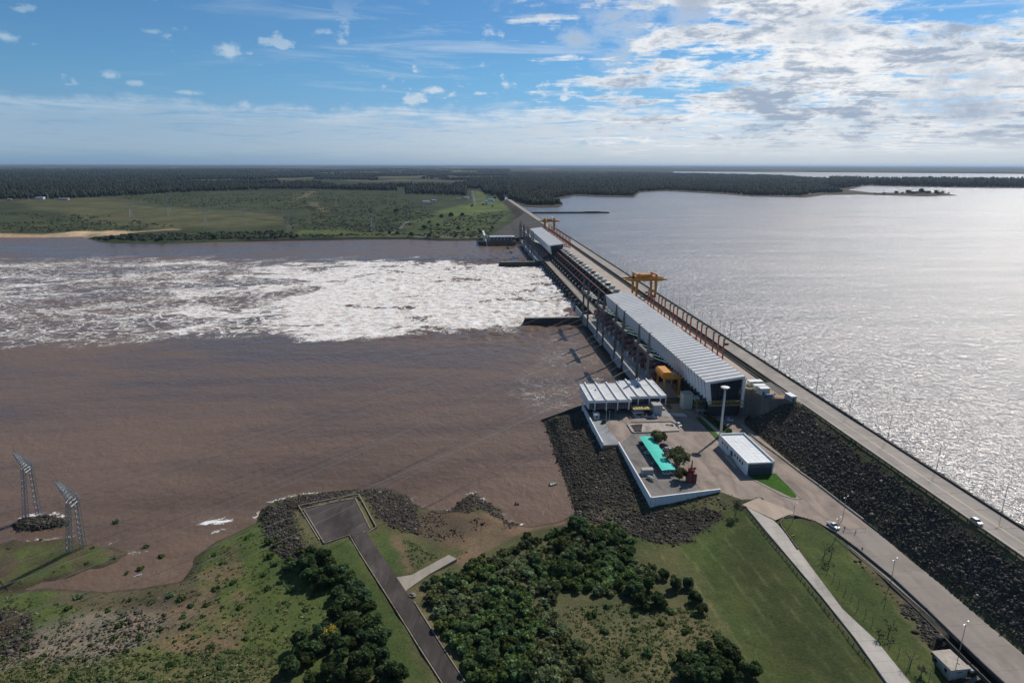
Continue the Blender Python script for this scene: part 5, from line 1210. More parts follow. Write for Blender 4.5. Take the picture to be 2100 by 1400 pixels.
def attr_mat(name, rough=.9, fine=1.0, leaf=False, bump=.1):
    m = bpy.data.materials.new(name); m.use_nodes = True; t = NT(m.node_tree); t.n.clear()
    out = t.node('ShaderNodeOutputMaterial'); b = t.node('ShaderNodeBsdfPrincipled', Roughness=rough); b.inputs['Specular IOR Level'].default_value = .2
    p = t.node('ShaderNodeNewGeometry').outputs['Position']; n1 = t.noise(p, 1.3 * fine, 4, .65)
    k = t.ss(n1, .25, .75, .6, 1.4); c = t.mix(1.0, t.node('ShaderNodeVertexColor', _layer_name='cover').outputs[0], t.xyz(k, k, k), 'MULTIPLY')
    if leaf:
        oi = t.node('ShaderNodeObjectInfo').outputs['Random']; hs = t.node('ShaderNodeHueSaturation', Hue=t.m('MULTIPLY_ADD', oi, .05, .475), Saturation=t.m('MULTIPLY_ADD', oi, -.25, 1.1), Value=t.m('MULTIPLY_ADD', oi, .62, .66), Color=c); c = hs.outputs[0]
    t.put(b, 'Base Color', c)
    if bump: bp = t.node('ShaderNodeBump', Strength=.8, Distance=bump, Height=n1); t.put(b, 'Normal', bp.outputs[0])
    if leaf:
        tr = t.node('ShaderNodeBsdfTranslucent', Color=c); ms = t.node('ShaderNodeMixShader', i0=.46, i1=b.outputs[0], i2=tr.outputs[0]); t.l.new(ms.outputs[0], out.inputs[0])
    else: t.l.new(b.outputs[0], out.inputs[0])
    return m
ROCKM = attr_mat('dark_basalt_rock', .9, 1.6); LEAFM = attr_mat('leaf_green', .75, .7, True, 0); WOODM = attr_mat('far_foliage', .95, .06, False, 1.0)

# --- riprap: loose dark rock on the slopes
w = NEAR_ROCK * (NEAR_G[:, 2] > -.6)
_u = NEAR_G[:, 0] * EU[0] + NEAR_G[:, 1] * EU[1]; _s = NEAR_G[:, 0] * ES[0] + NEAR_G[:, 1] * ES[1]
w = w * ~((_u > np.interp(_s, ROADS, ROADL) - 3.0) & (_u < np.interp(_s, ROADS, ROADR) + 1.2) & (_s < 330)); w = w * (.25 + .75 * sstep(fbm(NEAR_G[:, 0] / 6, NEAR_G[:, 1] / 6, 23), .36, .50)); idx = np.where(w > .10)[0]
n_r = 90000; pick = rng.choice(idx, n_r, p=w[idx] / w[idx].sum())
cen = NEAR_G[pick] + np.c_[rng.uniform(-1.3, 1.3, (n_r, 2)), np.zeros(n_r)]
_cu = cen[:, 0] * EU[0] + cen[:, 1] * EU[1]; _cs = cen[:, 0] * ES[0] + cen[:, 1] * ES[1]
_k = ~(((_cu > np.interp(_cs, ROADS, ROADL) - 1.6) & (_cu < np.interp(_cs, ROADS, ROADR) + .6)) | ((_cu > 176.3) & (_cu < 191.6))) & (pip(cen[:, 0], cen[:, 1], PLAZA_W) < -.4); cen = cen[_k]; n_r = len(cen); cen[:, 2] = near_h(cen[:, 0], cen[:, 1])
rs_ = rng.gamma(2.4, .092, n_r).clip(.10, .85); cen[:, 2] += rs_ * .10
rad_ = np.c_[rs_ * rng.uniform(.8, 1.4, n_r), rs_ * rng.uniform(.8, 1.4, n_r), rs_ * rng.uniform(.6, .95, n_r)]
tone = rng.lognormal(0, .5, n_r) * (.7 + .6 * fbm(cen[:, 0] / 9, cen[:, 1] / 9, 29)); tone = np.where(rng.random(n_r) < .03, tone * 3.0, tone) * np.where(_cu[_k] < 140, .62, .85)
blobs('riprap', cen, rad_, np.array((.074, .064, .053))[None] * tone[:, None] + rng.uniform(0, .022, (n_r, 1)) * np.array((1, .75, .45)), ROCKM, .3)
# pale stones on the beach
bpx = np.c_[rng.uniform(0, 420, 1500), rng.uniform(1240, 1380, 1500)]; bq = near_many(bpx[:320, 0], bpx[:320, 1]); k_ = pip(bpx[:320, 0], bpx[:320, 1], [(20, 1330), (150, 1262), (330, 1238), (430, 1250), (340, 1300), (200, 1360), (60, 1370)]) > 0; bq = bq[k_]
blobs('pebbles', bq, np.repeat(rng.uniform(.08, .26, (len(bq), 1)), 3, 1) * np.array((1, 1, .6)), np.repeat(rng.uniform(.14, .32, (len(bq), 1)), 3, 1), ROCKM, .3)

# --- foliage: many small leaf faces through the crown
def leaf_cloud(nleaf, lobes, size, col, seed, spread=.35):
    r = np.random.default_rng(seed); lob = np.array(lobes, float); vol = lob[:, 3] * lob[:, 4] * lob[:, 5]; pk = r.choice(len(lob), nleaf, p=vol ** .75 / (vol ** .75).sum())
    d = r.normal(size=(nleaf, 3)); d[:, 2] = np.abs(d[:, 2]) * r.choice([1, 1, 1, -.6], nleaf); d /= np.linalg.norm(d, axis=1)[:, None]
    rr = r.uniform(.62, 1.05, nleaf)[:, None]; c = lob[pk, :3] + d * lob[pk, 3:6] * rr
    nrm = d * .8 + r.normal(size=(nleaf, 3)) * .7 + np.array((0, 0, .55)); nrm /= np.linalg.norm(nrm, axis=1)[:, None]
    a = np.cross(nrm, r.normal(size=(nleaf, 3))); a /= np.linalg.norm(a, axis=1)[:, None]; b = np.cross(nrm, a)
    s = size * r.uniform(.6, 1.4, nleaf)[:, None]
    v = np.stack([c - a * s - b * s * .6, c + a * s - b * s * .7, c + a * s * .8 + b * s * .8, c - a * s * .7 + b * s * .6], 1).reshape(-1, 3)
    f = np.arange(nleaf * 4).reshape(-1, 4)
    lt = r.uniform(.55, 1.45, len(lob))[pk] * r.uniform(1 - spread, 1 + spread, nleaf)
    hue = r.uniform(-.15, .25, nleaf)[:, None] * np.array((.6, .1, -.1))
    cc = np.array(col)[None] * lt[:, None] * (1 + hue); return v, f, np.repeat(cc, 4, 0)
def lobes_for(r, R_, H, n, base):
    L = []
    for _ in range(n):
        a = r.random() * 6.283; q = R_ * math.sqrt(r.random()) * .75; z = base + (H - base) * (r.random() * .7 + .1) * (1 - .45 * (q / R_) ** 2); k = R_ * r.uniform(.28, .5)
        L.append((q * math.cos(a), q * math.sin(a), z, k, k, k * r.uniform(.65, .95)))
    return L
def foliage_mesh(name, nleaf, lobes, size, col, seed):
    v, f, c = leaf_cloud(nleaf, lobes, size, col, seed); o = mesh_np(name, v, f, LEAFM, attrs={'cover': ('FLOAT_COLOR', c)}); me = o.data; bpy.data.objects.remove(o); return me
def trunk_mesh(H, R_, seed, n=5, r0=.22):
    r = random.Random(seed); b = MB(); top = (r.uniform(-.2, .2), r.uniform(-.2, .2), H * .55); b.tube((0, 0, -.8), top, r0, r0 * .6, 7)
    for k in range(n):
        a = k * 6.283 / n + r.random(); b.tube((top[0] * .7, top[1] * .7, H * r.uniform(.32, .5)), (R_ * .62 * math.cos(a), R_ * .62 * math.sin(a), H * r.uniform(.62, .85)), r0 * .5, r0 * .15, 5)
    o = b.build('trunk', BARKM); me = o.data; bpy.data.objects.remove(o); return me
rr_ = random.Random(3)
k_r = lambda: rnd.random() * 6.28
SHRUBS = [foliage_mesh('shrub', 520, lobes_for(rr_, 1.9, 2.4, 8, .1), .30, (.122, .190, .060), 100 + k) for k in range(4)]
PALES = [foliage_mesh('pale_shrub', 480, lobes_for(rr_, 1.8, 2.1, 8, .1), .29, (.165, .205, .088), 120 + k) for k in range(3)]
LOWS = [foliage_mesh('low_bush', 260, lobes_for(rr_, 1.2, 1.1, 6, .05), .24, (.110, .170, .050), 140 + k) for k in range(3)]
TREES = [(foliage_mesh('crown', 1700, lobes_for(rr_, 3.3, 6.6, 15, 1.0), .38, (.070, .116, .038), 160 + k), trunk_mesh(6.4, 3.2, k)) for k in range(4)]
def inst(name, me, p, sc, rot, parent=None):
    o = bpy.data.objects.new(name, me); COL.objects.link(o); o.location = tuple(map(float, p)); o.rotation_euler = (0, 0, rot); o.scale = (sc, sc, sc * rnd.uniform(.85, 1.15))
    if parent: o.parent = parent
    return o
def tree(label, p, sc, group=None, name='tree', k=None, cat='tree'):
    me, tr = TREES[rnd.randrange(4) if k is None else k]; t = thing(name, label, cat, p, rnd.random() * 6.28, group); t.scale = (sc, sc, sc * rnd.uniform(.9, 1.1))
    for nm, d in (('trunk', tr), ('crown', me)):
        o = bpy.data.objects.new(nm, d); COL.objects.link(o); o.parent = t
    return t
def scatter(poly, spacing, n, seed, avoid=()):
    r = np.random.default_rng(seed); poly = np.array(poly, float); lo, hi = poly.min(0), poly.max(0); out = []
    px = r.uniform(lo[0], hi[0], n); py = r.uniform(lo[1], hi[1], n); ok = pip(px, py, poly) > 0
    for g in near_many(px[ok], py[ok]):
        if g[2] < .4: continue
        if all((g[0] - q[0]) ** 2 + (g[1] - q[1]) ** 2 > spacing ** 2 for q in out): out.append(g)
    return out
THICK = [(872, 1200), (965, 1165), (1055, 1118), (1150, 1092), (1262, 1082), (1300, 1115), (1285, 1150), (1345, 1168), (1310, 1215), (1240, 1222), (1150, 1200), (1130, 1240), (1190, 1330), (1235, 1405), (985, 1405), (905, 1290)]
CLEAR = [(1150, 1245), (1300, 1235), (1440, 1250), (1530, 1360), (1500, 1380), (1300, 1405), (1230, 1370)]
DARKL = [(590, 1160), (650, 1140), (715, 1190), (780, 1262), (800, 1330), (818, 1405), (585, 1405), (600, 1335), (685, 1290), (700, 1240), (640, 1190)]
pts = scatter(THICK, 2.75, 5000, 5); rnd.shuffle(pts)
ns = 0; low = []
for g in pts:
    e = vnoise(np.array([g[0] / 16]), np.array([g[1] / 16]), 7)[0]
    if ns < 262:
        if e > .5: o = inst('pale_shrub', rnd.choice(PALES), g, rnd.uniform(.95, 1.5), rnd.random() * 6.28); tag(o, 'pale olive shrub in the thicket right of the dark access road', 'shrub', 'pale shrubs in the thicket')
        else: o = inst('shrub', rnd.choice(SHRUBS), g, rnd.uniform(.95, 1.65), rnd.random() * 6.28); tag(o, 'mid green shrub in the thicket right of the dark access road', 'shrub', 'green shrubs in the thicket')
        ns += 1
    else: low.append(g)
TL = 'dark rounded tree rising from the thicket right of the dark access road'
for x, y, sc in ((1185, 1092, 1.25), (1150, 1128, .95), (1225, 1112, 1.1), (1262, 1118, .9), (1290, 1140, .8), (1145, 1178, .95), (1170, 1150, .8), (1098, 1160, .75), (1138, 1215, .7), (1215, 1150, .75), (1078, 1110, .6), (1000, 1360, .9), (1060, 1340, .7), (950, 1300, .7), (1090, 1395, .8), (1030, 1295, .6), (1180, 1180, .7)):
    tree(TL, near_ground(x, y), sc, 'trees in the thicket')
TL2 = 'dark tree in the clump between the dry clearing and the mown lawn'
for x, y, sc in ((1302, 1222, .95), (1330, 1205, .95), (1350, 1240, .8), (1385, 1205, .75), (1412, 1205, .65), (1425, 1235, .7), (1440, 1255, .55), (1318, 1245, .75), (1360, 1185, .6)):
    tree(TL2, near_ground(x, y), sc, 'clump beside the lawn')
TL3 = 'dark tree in the dense wood left of the dark access road'
for g in scatter(DARKL, 4.2, 1600, 9)[:100]: tree(TL3, g, rnd.uniform(.65, 1.1), 'wood left of the access road')
TL4 = 'dark tree in the clump at the bottom edge right of the dry clearing'
for g in scatter([(1395, 1360), (1440, 1342), (1490, 1338), (1530, 1372), (1560, 1405), (1385, 1405)], 3.6, 400, 12)[:18]: tree(TL4, g, rnd.uniform(.6, .9), 'clump at the foot of the lawn')
for g in scatter(CLEAR, 6.5, 200, 15)[:26]:
    o = inst('low_bush', rnd.choice(LOWS), g, rnd.uniform(.7, 1.5), rnd.random() * 6.28); tag(o, 'small bush standing alone in the dry grass clearing', 'bush', 'bushes in the dry clearing')
LEFTB = [(0, 1215), (110, 1215), (300, 1215), (430, 1130), (540, 1080), (560, 1140), (620, 1180), (690, 1240), (680, 1290), (590, 1340), (580, 1405), (0, 1405)]
for g in scatter(LEFTB, 5.0, 400, 17)[:60]:
    o = inst('low_bush', rnd.choice(LOWS), g, rnd.uniform(.5, 1.3), rnd.random() * 6.28); tag(o, 'small bush on the grassy river bank left of the asphalt pad', 'bush', 'bushes on the left bank')
for g in scatter([(550, 1110), (640, 1140), (720, 1190), (640, 1190), (540, 1150)], 4, 100, 19)[:12]:
    o = inst('shrub', rnd.choice(SHRUBS), g, rnd.uniform(.7, 1.1), rnd.random() * 6.28); tag(o, 'green shrub on the bank just below the asphalt pad', 'shrub', 'shrubs below the pad')
for x, y in ((238, 1070), (60, 1150), (105, 1140), (180, 1155), (230, 1145), (108, 1175), (300, 1120), (330, 1140), (290, 1165), (20, 1125), (85, 1105), (130, 1165), (190, 1125), (45, 1195), (260, 1175)):
    z = .3; g = P(x, y, z); o = inst('low_bush', rnd.choice(LOWS), (g[0], g[1], .1), rnd.uniform(.5, 1.1), k_r()); tag(o, 'small bush on the drowned islet by the lattice towers', 'bush', 'bushes on the islet')
o = inst('flowering_shrub', foliage_mesh('flowering_shrub', 330, lobes_for(rr_, 2.5, 3.0, 13, .2), .24, (.50, .37, .03), 190), near_ground(678, 1318) + np.array([0, 0, 2.6]), 1.0, 0); tag(o, 'bright yellow flowering shrub at the edge of the dark wood', 'shrub')
# undergrowth and tufts as one mass
allp = []
for poly, n, sd_ in ((THICK, 1500, 31), (CLEAR, 1300, 32), (LEFTB, 1100, 33), ([(850, 1280), (960, 1130), (900, 1180), (860, 1240)], 200, 34), ([(820, 1100), (900, 1140), (850, 1170)], 200, 35), ([(1560, 880), (1620, 860), (2120, 1230), (2120, 1350), (1830, 1105), (1640, 962)], 3200, 36), ([(0, 1350), (300, 1340), (560, 1330), (600, 1405), (0, 1405)], 900, 40), ([(0, 1215), (110, 1215), (300, 1215), (430, 1130), (540, 1080), (560, 1140), (620, 1180), (690, 1240), (680, 1290), (590, 1340), (300, 1330), (450, 1240), (300, 1230), (0, 1250)], 700, 42), ([(1120, 870), (1240, 910), (1340, 1030), (1190, 1050)], 260, 41), ([(1240, 905), (1345, 1030), (1480, 1020), (1460, 1050), (1320, 1060)], 400, 37), ([(1680, 860), (2100, 1160), (2100, 1180), (1690, 885)], 300, 38), ([(540, 1060), (620, 1040), (650, 1140), (560, 1120)], 150, 39)):
    r = np.random.default_rng(sd_); poly = np.array(poly, float); lo, hi = poly.min(0), poly.max(0)
    px = r.uniform(lo[0], hi[0], n); py = r.uniform(lo[1], hi[1], n); ok = pip(px, py, poly) > 0; X = P(0, 0, 0)
    d = np.stack([ray(a, c) for a, c in zip(px[ok], py[ok])]); q = np.array([0, 0, CZ]) + d * ((4.5 - CZ) / d[:, 2])[:, None]
    for _ in range(5):
        z = near_h(q[:, 0], q[:, 1]); q = np.array([0, 0, CZ]) + d * ((z - CZ) / d[:, 2])[:, None]
    qu = q[:, 0] * EU[0] + q[:, 1] * EU[1]; qs = q[:, 0] * ES[0] + q[:, 1] * ES[1]
    q[:, 2] = near_h(q[:, 0], q[:, 1])
    road_ = (qu > np.interp(qs, ROADS, ROADL) - 1.5) & (qu < np.interp(qs, ROADS, ROADR) + .8); road_ |= qu > 175.5; road_ |= pip(q[:, 0], q[:, 1], PLAZA_W) > -.5
    allp.append(q[(z > .3) & ~road_])
allp = np.concatenate(allp + [np.array(low)] if low else allp)
V_, F__, C_ = [], [], []; off = 0
for k, g in enumerate(allp):
    sz = rnd.uniform(.35, .9); v, f, c = leaf_cloud(9, [(0, 0, .1, sz, sz, sz * .6)], .22, ((.115, .165, .05), (.16, .19, .07), (.24, .22, .10), (.09, .145, .042))[rnd.choice((0, 0, 1, 1, 2, 3))], 1000 + k)
    V_.append(v + g); F__.append(f + off); C_.append(c); off += len(v)
tag(mesh_np('undergrowth', np.concatenate(V_), np.concatenate(F__), LEAFM, attrs={'cover': ('FLOAT_COLOR', np.concatenate(C_))}), kind='stuff')
# plaza trees
PT = foliage_mesh('crown', 1500, lobes_for(rr_, 3.0, 5.6, 14, 2.2), .30, (.050, .060, .024), 201)
def plaza_tree(label, u, s, R_, H, seed, n):
    t = thing('plaza_tree', label, 'tree', W(u, s, 9)); o = bpy.data.objects.new('trunk', trunk_mesh(H, R_, seed, 6, .2)); COL.objects.link(o); o.parent = t
    r = random.Random(seed); o = bpy.data.objects.new('crown', foliage_mesh('crown', n, lobes_for(r, R_, H, 14, H * .42), .30, (.135, .150, .062), 210 + seed)); COL.objects.link(o); o.parent = t
plaza_tree('round umbrella-shaped tree at the far end of the teal canopy', 98.6, 282.0, 4.3, 7.0, 1, 2200)
plaza_tree('broad spreading tree over the near half of the teal canopy', 100.4, 259.5, 5.8, 8.2, 2, 3400)
plaza_tree('small leafy tree between the teal canopy and the red monument', 97.0, 246.0, 3.2, 5.0, 3, 1300)
for (u, s, l) in ((137.5, 313, 'low garden shrub nearest the stair landing'), (138.3, 308.5, 'low garden shrub, second from the stair landing'), (138.8, 304, 'low garden shrub in the middle of the garden bed'), (139.6, 299, 'low garden shrub, second from the floodlight mast'), (140.6, 294.5, 'low garden shrub behind the floodlight mast')):
    o = inst('shrub', rnd.choice(SHRUBS), W(u, s, 9), rnd.uniform(.8, 1.05), 0); tag(o, l, 'shrub', 'shrubs of the garden bed')
o = inst('shrub', SHRUBS[0], W(77.5, 312, 9), .9, 0); tag(o, 'planted shrub on the flagstone terrace by the guard booth', 'shrub')
def bare_tree(label, px, py, H, seed, leafy=0):
    g = near_ground(px, py); r = random.Random(seed); t = thing('bare_tree', label, 'tree', g); b = MB(); b.tube((0, 0, -.5), (.1, 0, H * .4), .16, .11, 6)
    def br(p, d, L, rad, dep):
        q = tuple(p[k] + d[k] * L for k in range(3)); b.tube(p, q, rad, rad * .6, 4)
        if dep:
            for _ in range(3): nd = Vector((d[0] + r.uniform(-.8, .8), d[1] + r.uniform(-.8, .8), abs(d[2]) * .8 + r.uniform(-.1, .4))).normalized(); br(q, tuple(nd), L * .68, rad * .6, dep - 1)
    for k in range(4): a = k * 1.57 + r.random(); br((.1, 0, H * .4), tuple(Vector((math.cos(a) * .7, math.sin(a) * .7, .8)).normalized()), H * .3, .08, 2)
    o = b.build('trunk', BARKM, t)
    if leafy:
        o = bpy.data.objects.new('crown', foliage_mesh('crown', leafy, lobes_for(r, H * .4, H, 9, H * .35), .18, (.085, .085, .045), 300 + seed)); COL.objects.link(o); o.parent = t
bare_tree('thin half-bare tree on the grass corner by the white tapering wall', 1508, 1056, 7.0, 1, 700)
bare_tree('thin bare tree with ivy green foot beside the lower road lamp', 1703, 1146, 6.0, 2, 120); bare_tree('dark bare tree leaning at the left of the pair on the oval lawn', 1690, 1140, 5.5, 3)
bare_tree('spreading bare tree on the lawn strip between the path and the rocks', 1822, 1300, 5.0, 4, 60); bare_tree('bare tree next to the slab path above the pump hut', 1866, 1365, 5.2, 5); bare_tree('low twiggy tree at the bottom of the lawn strip', 1888, 1385, 3.2, 6, 160); bare_tree('thin twiggy tree among the fence posts of the lawn strip', 1802, 1310, 3.5, 7, 80)

# --- far bank scrub and woods
COVERW = np.array((.020, .029, .017))
def scatter_far(n, d0, d1, b0, b1, seed, ok):
    r = np.random.default_rng(seed); dist = np.exp(r.uniform(np.log(d0), np.log(d1), n)); be = np.radians(r.uniform(b0, b1, n)); x = np.sin(be) * dist; y = np.cos(be) * dist
    return x, y, dist, r
WOOD_EDGE = [(-900, 412), (-100, 409), (120, 408), (240, 402), (330, 397), (440, 392), (560, 388), (650, 388), (700, 389), (813, 392), (815, 384), (832, 384), (831, 399), (870, 398), (955, 402), (958, 388), (985, 387), (992, 396), (1010, 402), (1042, 400), (1046, 330), (-900, 330)]
x, y, dist, r = scatter_far(52000, 2300, 14000, -50, 3, 51, None); z = far_h(x, y, False); q = proj(np.stack([x, y, z], -1)); ok = (pip(q[:, 0], q[:, 1], WOOD_EDGE) > 0)
fieldgap = fbm(x / 700, y / 1500, 83, 3) < .585; ok &= fieldgap | (dist < 3400)
x, y, z, dist = x[ok], y[ok], z[ok], dist[ok]; sc = np.clip(dist / 4200, .9, 2.6); n = len(x); hgt = r.uniform(6.5, 11.5, n) * (.8 + .5 * fbm(x / 300, y / 300, 5)); wid = r.uniform(4.0, 7.5, n) * sc
tone = r.uniform(.6, 1.5, n)[:, None] * (.75 + .5 * fbm(x / 260, y / 260, 8))[:, None]
blobs('forest', np.c_[x, y, z + hgt * .9], np.c_[wid, wid, hgt], COVERW[None] * tone, WOODM, .3)
LW = [(1058, 413), (1085, 421), (1140, 422), (1148, 418), (1120, 409), (1180, 399), (1232, 401), (1298, 402), (1309, 393), (1368, 390), (1478, 395), (1540, 400.5), (1640, 402), (1672, 396), (1730, 395), (1690, 388), (1735, 386), (1775, 380), (1950, 383.5), (2250, 385), (2250, 374), (1900, 371), (1760, 371.5), (1690, 368), (1600, 362), (1555, 360), (1400, 357), (1250, 354), (1100, 352), (1040, 352), (1042, 408)]
x, y, dist, r = scatter_far(60000, 2000, 11000, -1, 44, 53, None); q = proj(np.stack([x, y, 0 * x + 22], -1)); ok = pip(q[:, 0], q[:, 1], LW) > 0
x, y, dist = x[ok], y[ok], dist[ok]; n = len(x); sc = np.clip(dist / 4000, .8, 2.2); hgt = r.uniform(5.0, 9.5, n) * np.where((q[ok][:, 0] > 1700) & (q[ok][:, 1] < 386.5), 2.3, 1.25) * (.75 + .5 * fbm(x / 200, y / 200, 6)); wid = r.uniform(3.5, 6.5, n) * sc; tone = r.uniform(.6, 1.5, n)[:, None]
blobs('lake_forest', np.c_[x, y, 22 + hgt * .9], np.c_[wid, wid, hgt], np.array((.024, .031, .018))[None] * tone, WOODM, .3)
# trees standing singly on the lake spit and shore
for k, (px, h) in enumerate(((1838, 9), (1862, 13), (1872, 10), (1890, 15), (1903, 11), (1921, 13), (1932, 9), (1850, 7), (1812, 7), (1880, 8), (1945, 6), (1795, 6))):
    g = P(px, 397.5 + (k % 3) * .8, 22.3); t = tree('lone dark tree on the low spit in the lake', g, h / 3.7, 'trees on the lake spit', 'spit_tree')
# scrub on the far bank
def far_scrub(poly, n, seed, szlo, szhi, col, dens=0):
    r = np.random.default_rng(seed); poly = np.array(poly, float); lo, hi = poly.min(0), poly.max(0); px = r.uniform(lo[0], hi[0], n); py = r.uniform(lo[1], hi[1], n); ok = pip(px, py, poly) > 0
    d = np.stack([ray(a, c) for a, c in zip(px[ok], py[ok])]); z = np.full(len(d), 10.)
    for _ in range(8): q = np.array([0, 0, CZ]) + d * ((z - CZ) / d[:, 2])[:, None]; z = far_h(q[:, 0], q[:, 1])
    q[:, 2] = z; keep = z > .6
    if dens: keep &= fbm(q[:, 0] / 70, q[:, 1] / 70, 77) > dens
    q = q[keep]; m = len(q); s = r.uniform(szlo, szhi, m); return q, np.c_[s * r.uniform(.8, 1.5, m), s * r.uniform(.8, 1.5, m), s * r.uniform(.6, .9, m)], np.array(col)[None] * r.uniform(.6, 1.5, (m, 1))
parts_ = [far_scrub([(185, 488), (240, 497), (420, 497), (600, 491), (600, 474), (380, 478), (260, 482)], 900, 61, 2.2, 5.0, (.026, .036, .018)), far_scrub([(600, 491), (1000, 492), (1000, 487), (860, 487), (600, 484)], 300, 62, 1.5, 3.2, (.028, .036, .018)),
          far_scrub([(0, 435), (200, 440), (360, 462), (300, 472), (120, 476), (0, 478)], 700, 63, 1.5, 3.5, (.035, .042, .02), .45), far_scrub([(630, 395), (800, 394), (860, 420), (900, 440), (820, 470), (640, 462)], 2600, 64, 1.2, 2.8, (.030, .040, .02), .35),
          far_scrub([(240, 400), (620, 392), (640, 430), (480, 430), (330, 420)], 1500, 65, 1.4, 3.2, (.03, .04, .02), .4), far_scrub([(580, 445), (830, 470), (790, 478), (600, 470)], 700, 66, 1.2, 2.6, (.032, .042, .02), .35), far_scrub([(930, 446), (1000, 434), (1045, 436), (1015, 460), (1005, 484), (850, 483), (880, 460)], 800, 67, 1.4, 3.4, (.030, .042, .02), .42)]
blobs('scrub', np.concatenate([p[0] for p in parts_]), np.concatenate([p[1] for p in parts_]), np.concatenate([p[2] for p in parts_]), WOODM, .3)
FT = TREES[0][0]
for k, (px, py, sc) in enumerate(((870, 470, 2.0), (905, 447, 1.5), (925, 445, 2.0), (948, 444, 1.7), (880, 458, 1.3), (812, 436, 2.2), (985, 478, 1.4), (880, 486, 1.3), (845, 484, 1.4), (935, 486, 1.3), (800, 488, 1.2), (815, 487, 1.2), (968, 424, 1.3), (1010, 425, 1.0), (760, 430, 1.0), (898, 464, 1.2), (940, 470, 1.3), (960, 474, 1.2), (1010, 470, 1.2), (780, 476, 1.0), (270, 490, 1.6), (330, 492, 1.6), (440, 490, 1.7), (560, 486, 1.6), (230, 490, 1.5), (700, 486, 1.0), (610, 486, 1.1), (1028, 404, 2.2), (1015, 408, 1.8), (1000, 410, 1.5), (1020, 400, 2.0), (1128, 419, 1.5), (1140, 416, 1.9), (1150, 419, 1.4))):
    g = far_ground(px, py) if px < 1060 else P(px, py, 22.3)
    tree('dark tree standing apart on the far bank beyond the river', g, sc, 'lone trees of the far bank', 'bank_tree')
# ================================================================== LINES, FAR STRUCTURES, VEHICLES, PEOPLE, HAZE
def lattice(b, p0, p1, w0, w1, n, r, rz=0):
    """square lattice column from p0 to p1 with half widths w0, w1"""
    p0 = np.array(p0, float); p1 = np.array(p1, float); d = p1 - p0; d /= np.linalg.norm(d)
    a = np.cross(d, [.013, .007, 1.0] if abs(d[2]) < .8 else [1, 0, 0]); a /= np.linalg.norm(a); c = np.cross(d, a)
    def cor(k): f = k / n; w = w0 + (w1 - w0) * f; q = p0 + (p1 - p0) * f; return [q + a * (x * w) + c * (y * w) for x, y in ((1, 1), (1, -1), (-1, -1), (-1, 1))]
    for j in range(4): b.tube(cor(0)[j], cor(n)[j], r, r, 4)
    for k in range(n):
        A, B = cor(k), cor(k + 1)
        for j in range(4): b.tube(A[j], B[(j + 1) % 4], r * .7, r * .7, 3); b.tube(B[j], B[(j + 1) % 4], r * .6, r * .6, 3)
def river_tower(label, base_l, base_r, top_near, top_far, zb, zt):
    A, B = P(*base_l, zb), P(*base_r, zb); N, Fq = P(*top_near, zt - 3), P(*top_far, zt - 2); mid = (A + B) / 2
    t = thing('transmission_tower', label, 'transmission tower', mid, 0, 'transmission towers by the river'); loc = lambda p: tuple(np.array(p) - mid)
    head = N * .86 + Fq * .14
    ax = (B - A) / np.linalg.norm(B - A)
    for q, nm in ((A, -1), (B, 1)):
        b = MB(); top = np.array([head[0], head[1], zt - 4]) + ax * nm * 1.3; lattice(b, loc(q + np.array([0, 0, -1])), loc(top), .75, .55, 9, .11); dmesh_(b, 'leg', t)
    b = MB(); y = zb + 6
    while y < zt - 4:
        f = (y - zb) / (zt - 4 - zb); l = A * (1 - f) + (head - ax * 1.3) * f; r_ = B * (1 - f) + (head + ax * 1.3) * f; l[2] = r_[2] = y; b.tube(loc(l), loc(r_), .15, .15, 4); y += 2.7
    dmesh_(b, 'rung', t)
    b = MB(); d = Fq - N; N2 = N - d * .05; lattice(b, loc(N2), loc(Fq), 1.5, .5, 8, .14); tip = Fq + np.array([0, 0, 3.0]); b.tube(loc(Fq), loc(tip), .15, .08, 4); tip2 = N + np.array([0, 0, 2.4]); b.tube(loc(N), loc(tip2), .15, .08, 4); dmesh_(b, 'cross_arm', t)
    for f in (.15, .55, .95):
        b = MB(); q = N + d * f; b.tube(loc(q), loc(q - np.array([0, 0, 3.2])), .14, .14, 5); o = dmesh_(b, 'insulator', t, TEAL)
    return [N + d * f - np.array([0, 0, 3.2]) for f in (.15, .55, .95)]
LATM = mat('tower_galvanised', (.34, .36, .36), .5, .15, 1, metal=.2)
def dmesh_(b, nm, par, m=None): return b.build(nm, m or LATM, par)
T1 = river_tower('lattice transmission tower on the drowned rocks, farther out in the river', (52, 1064), (80, 1058), (58, 958), (30, 930), .3, 27)
T2 = river_tower('lattice transmission tower on the grassy islet nearer the bank', (141, 1130), (170, 1118), (152, 1026), (117, 990), 1.2, 28)
def wire(label, a, c, sag, r=.045):
    a = np.array(a, float); c = np.array(c, float); b = MB(); n = 14; pts = []
    for k in range(n + 1):
        f = k / n; q = a * (1 - f) + c * f; q[2] -= sag * 4 * f * (1 - f); pts.append(tuple(q - a))
    b.path(pts, r, 4); o = b.build('power_line', mat('aluminium_cable', (.17, .165, .16), .6, .05, 1, metal=.2)); o.location = tuple(a); return tag(o, label, 'cable', 'power lines over the river')
gz_ = 30.5; gm = [(a + e) / 2 for a, e in GANT]
offl = [[P(-160, 1330, 24), P(-160, 1385, 24), P(-160, 1450, 24)], [P(-160, 1215, 25), P(-160, 1260, 25), P(-160, 1300, 25)], T2, T1]
GN = ['gantry behind the ribbed office', 'gantry second from the office', 'gantry third from the office', 'gantry at the near training wall']
for i in range(4):
    for j, dy in enumerate((-14, 0, 14)):
        for e in (0, .45):
            wire('thin power line from the %s towards the lower left' % GN[i], W(114.6, gm[i] + dy + e, gz_), np.array(offl[i][j]) + np.array([0, e, 0]), 7.5)
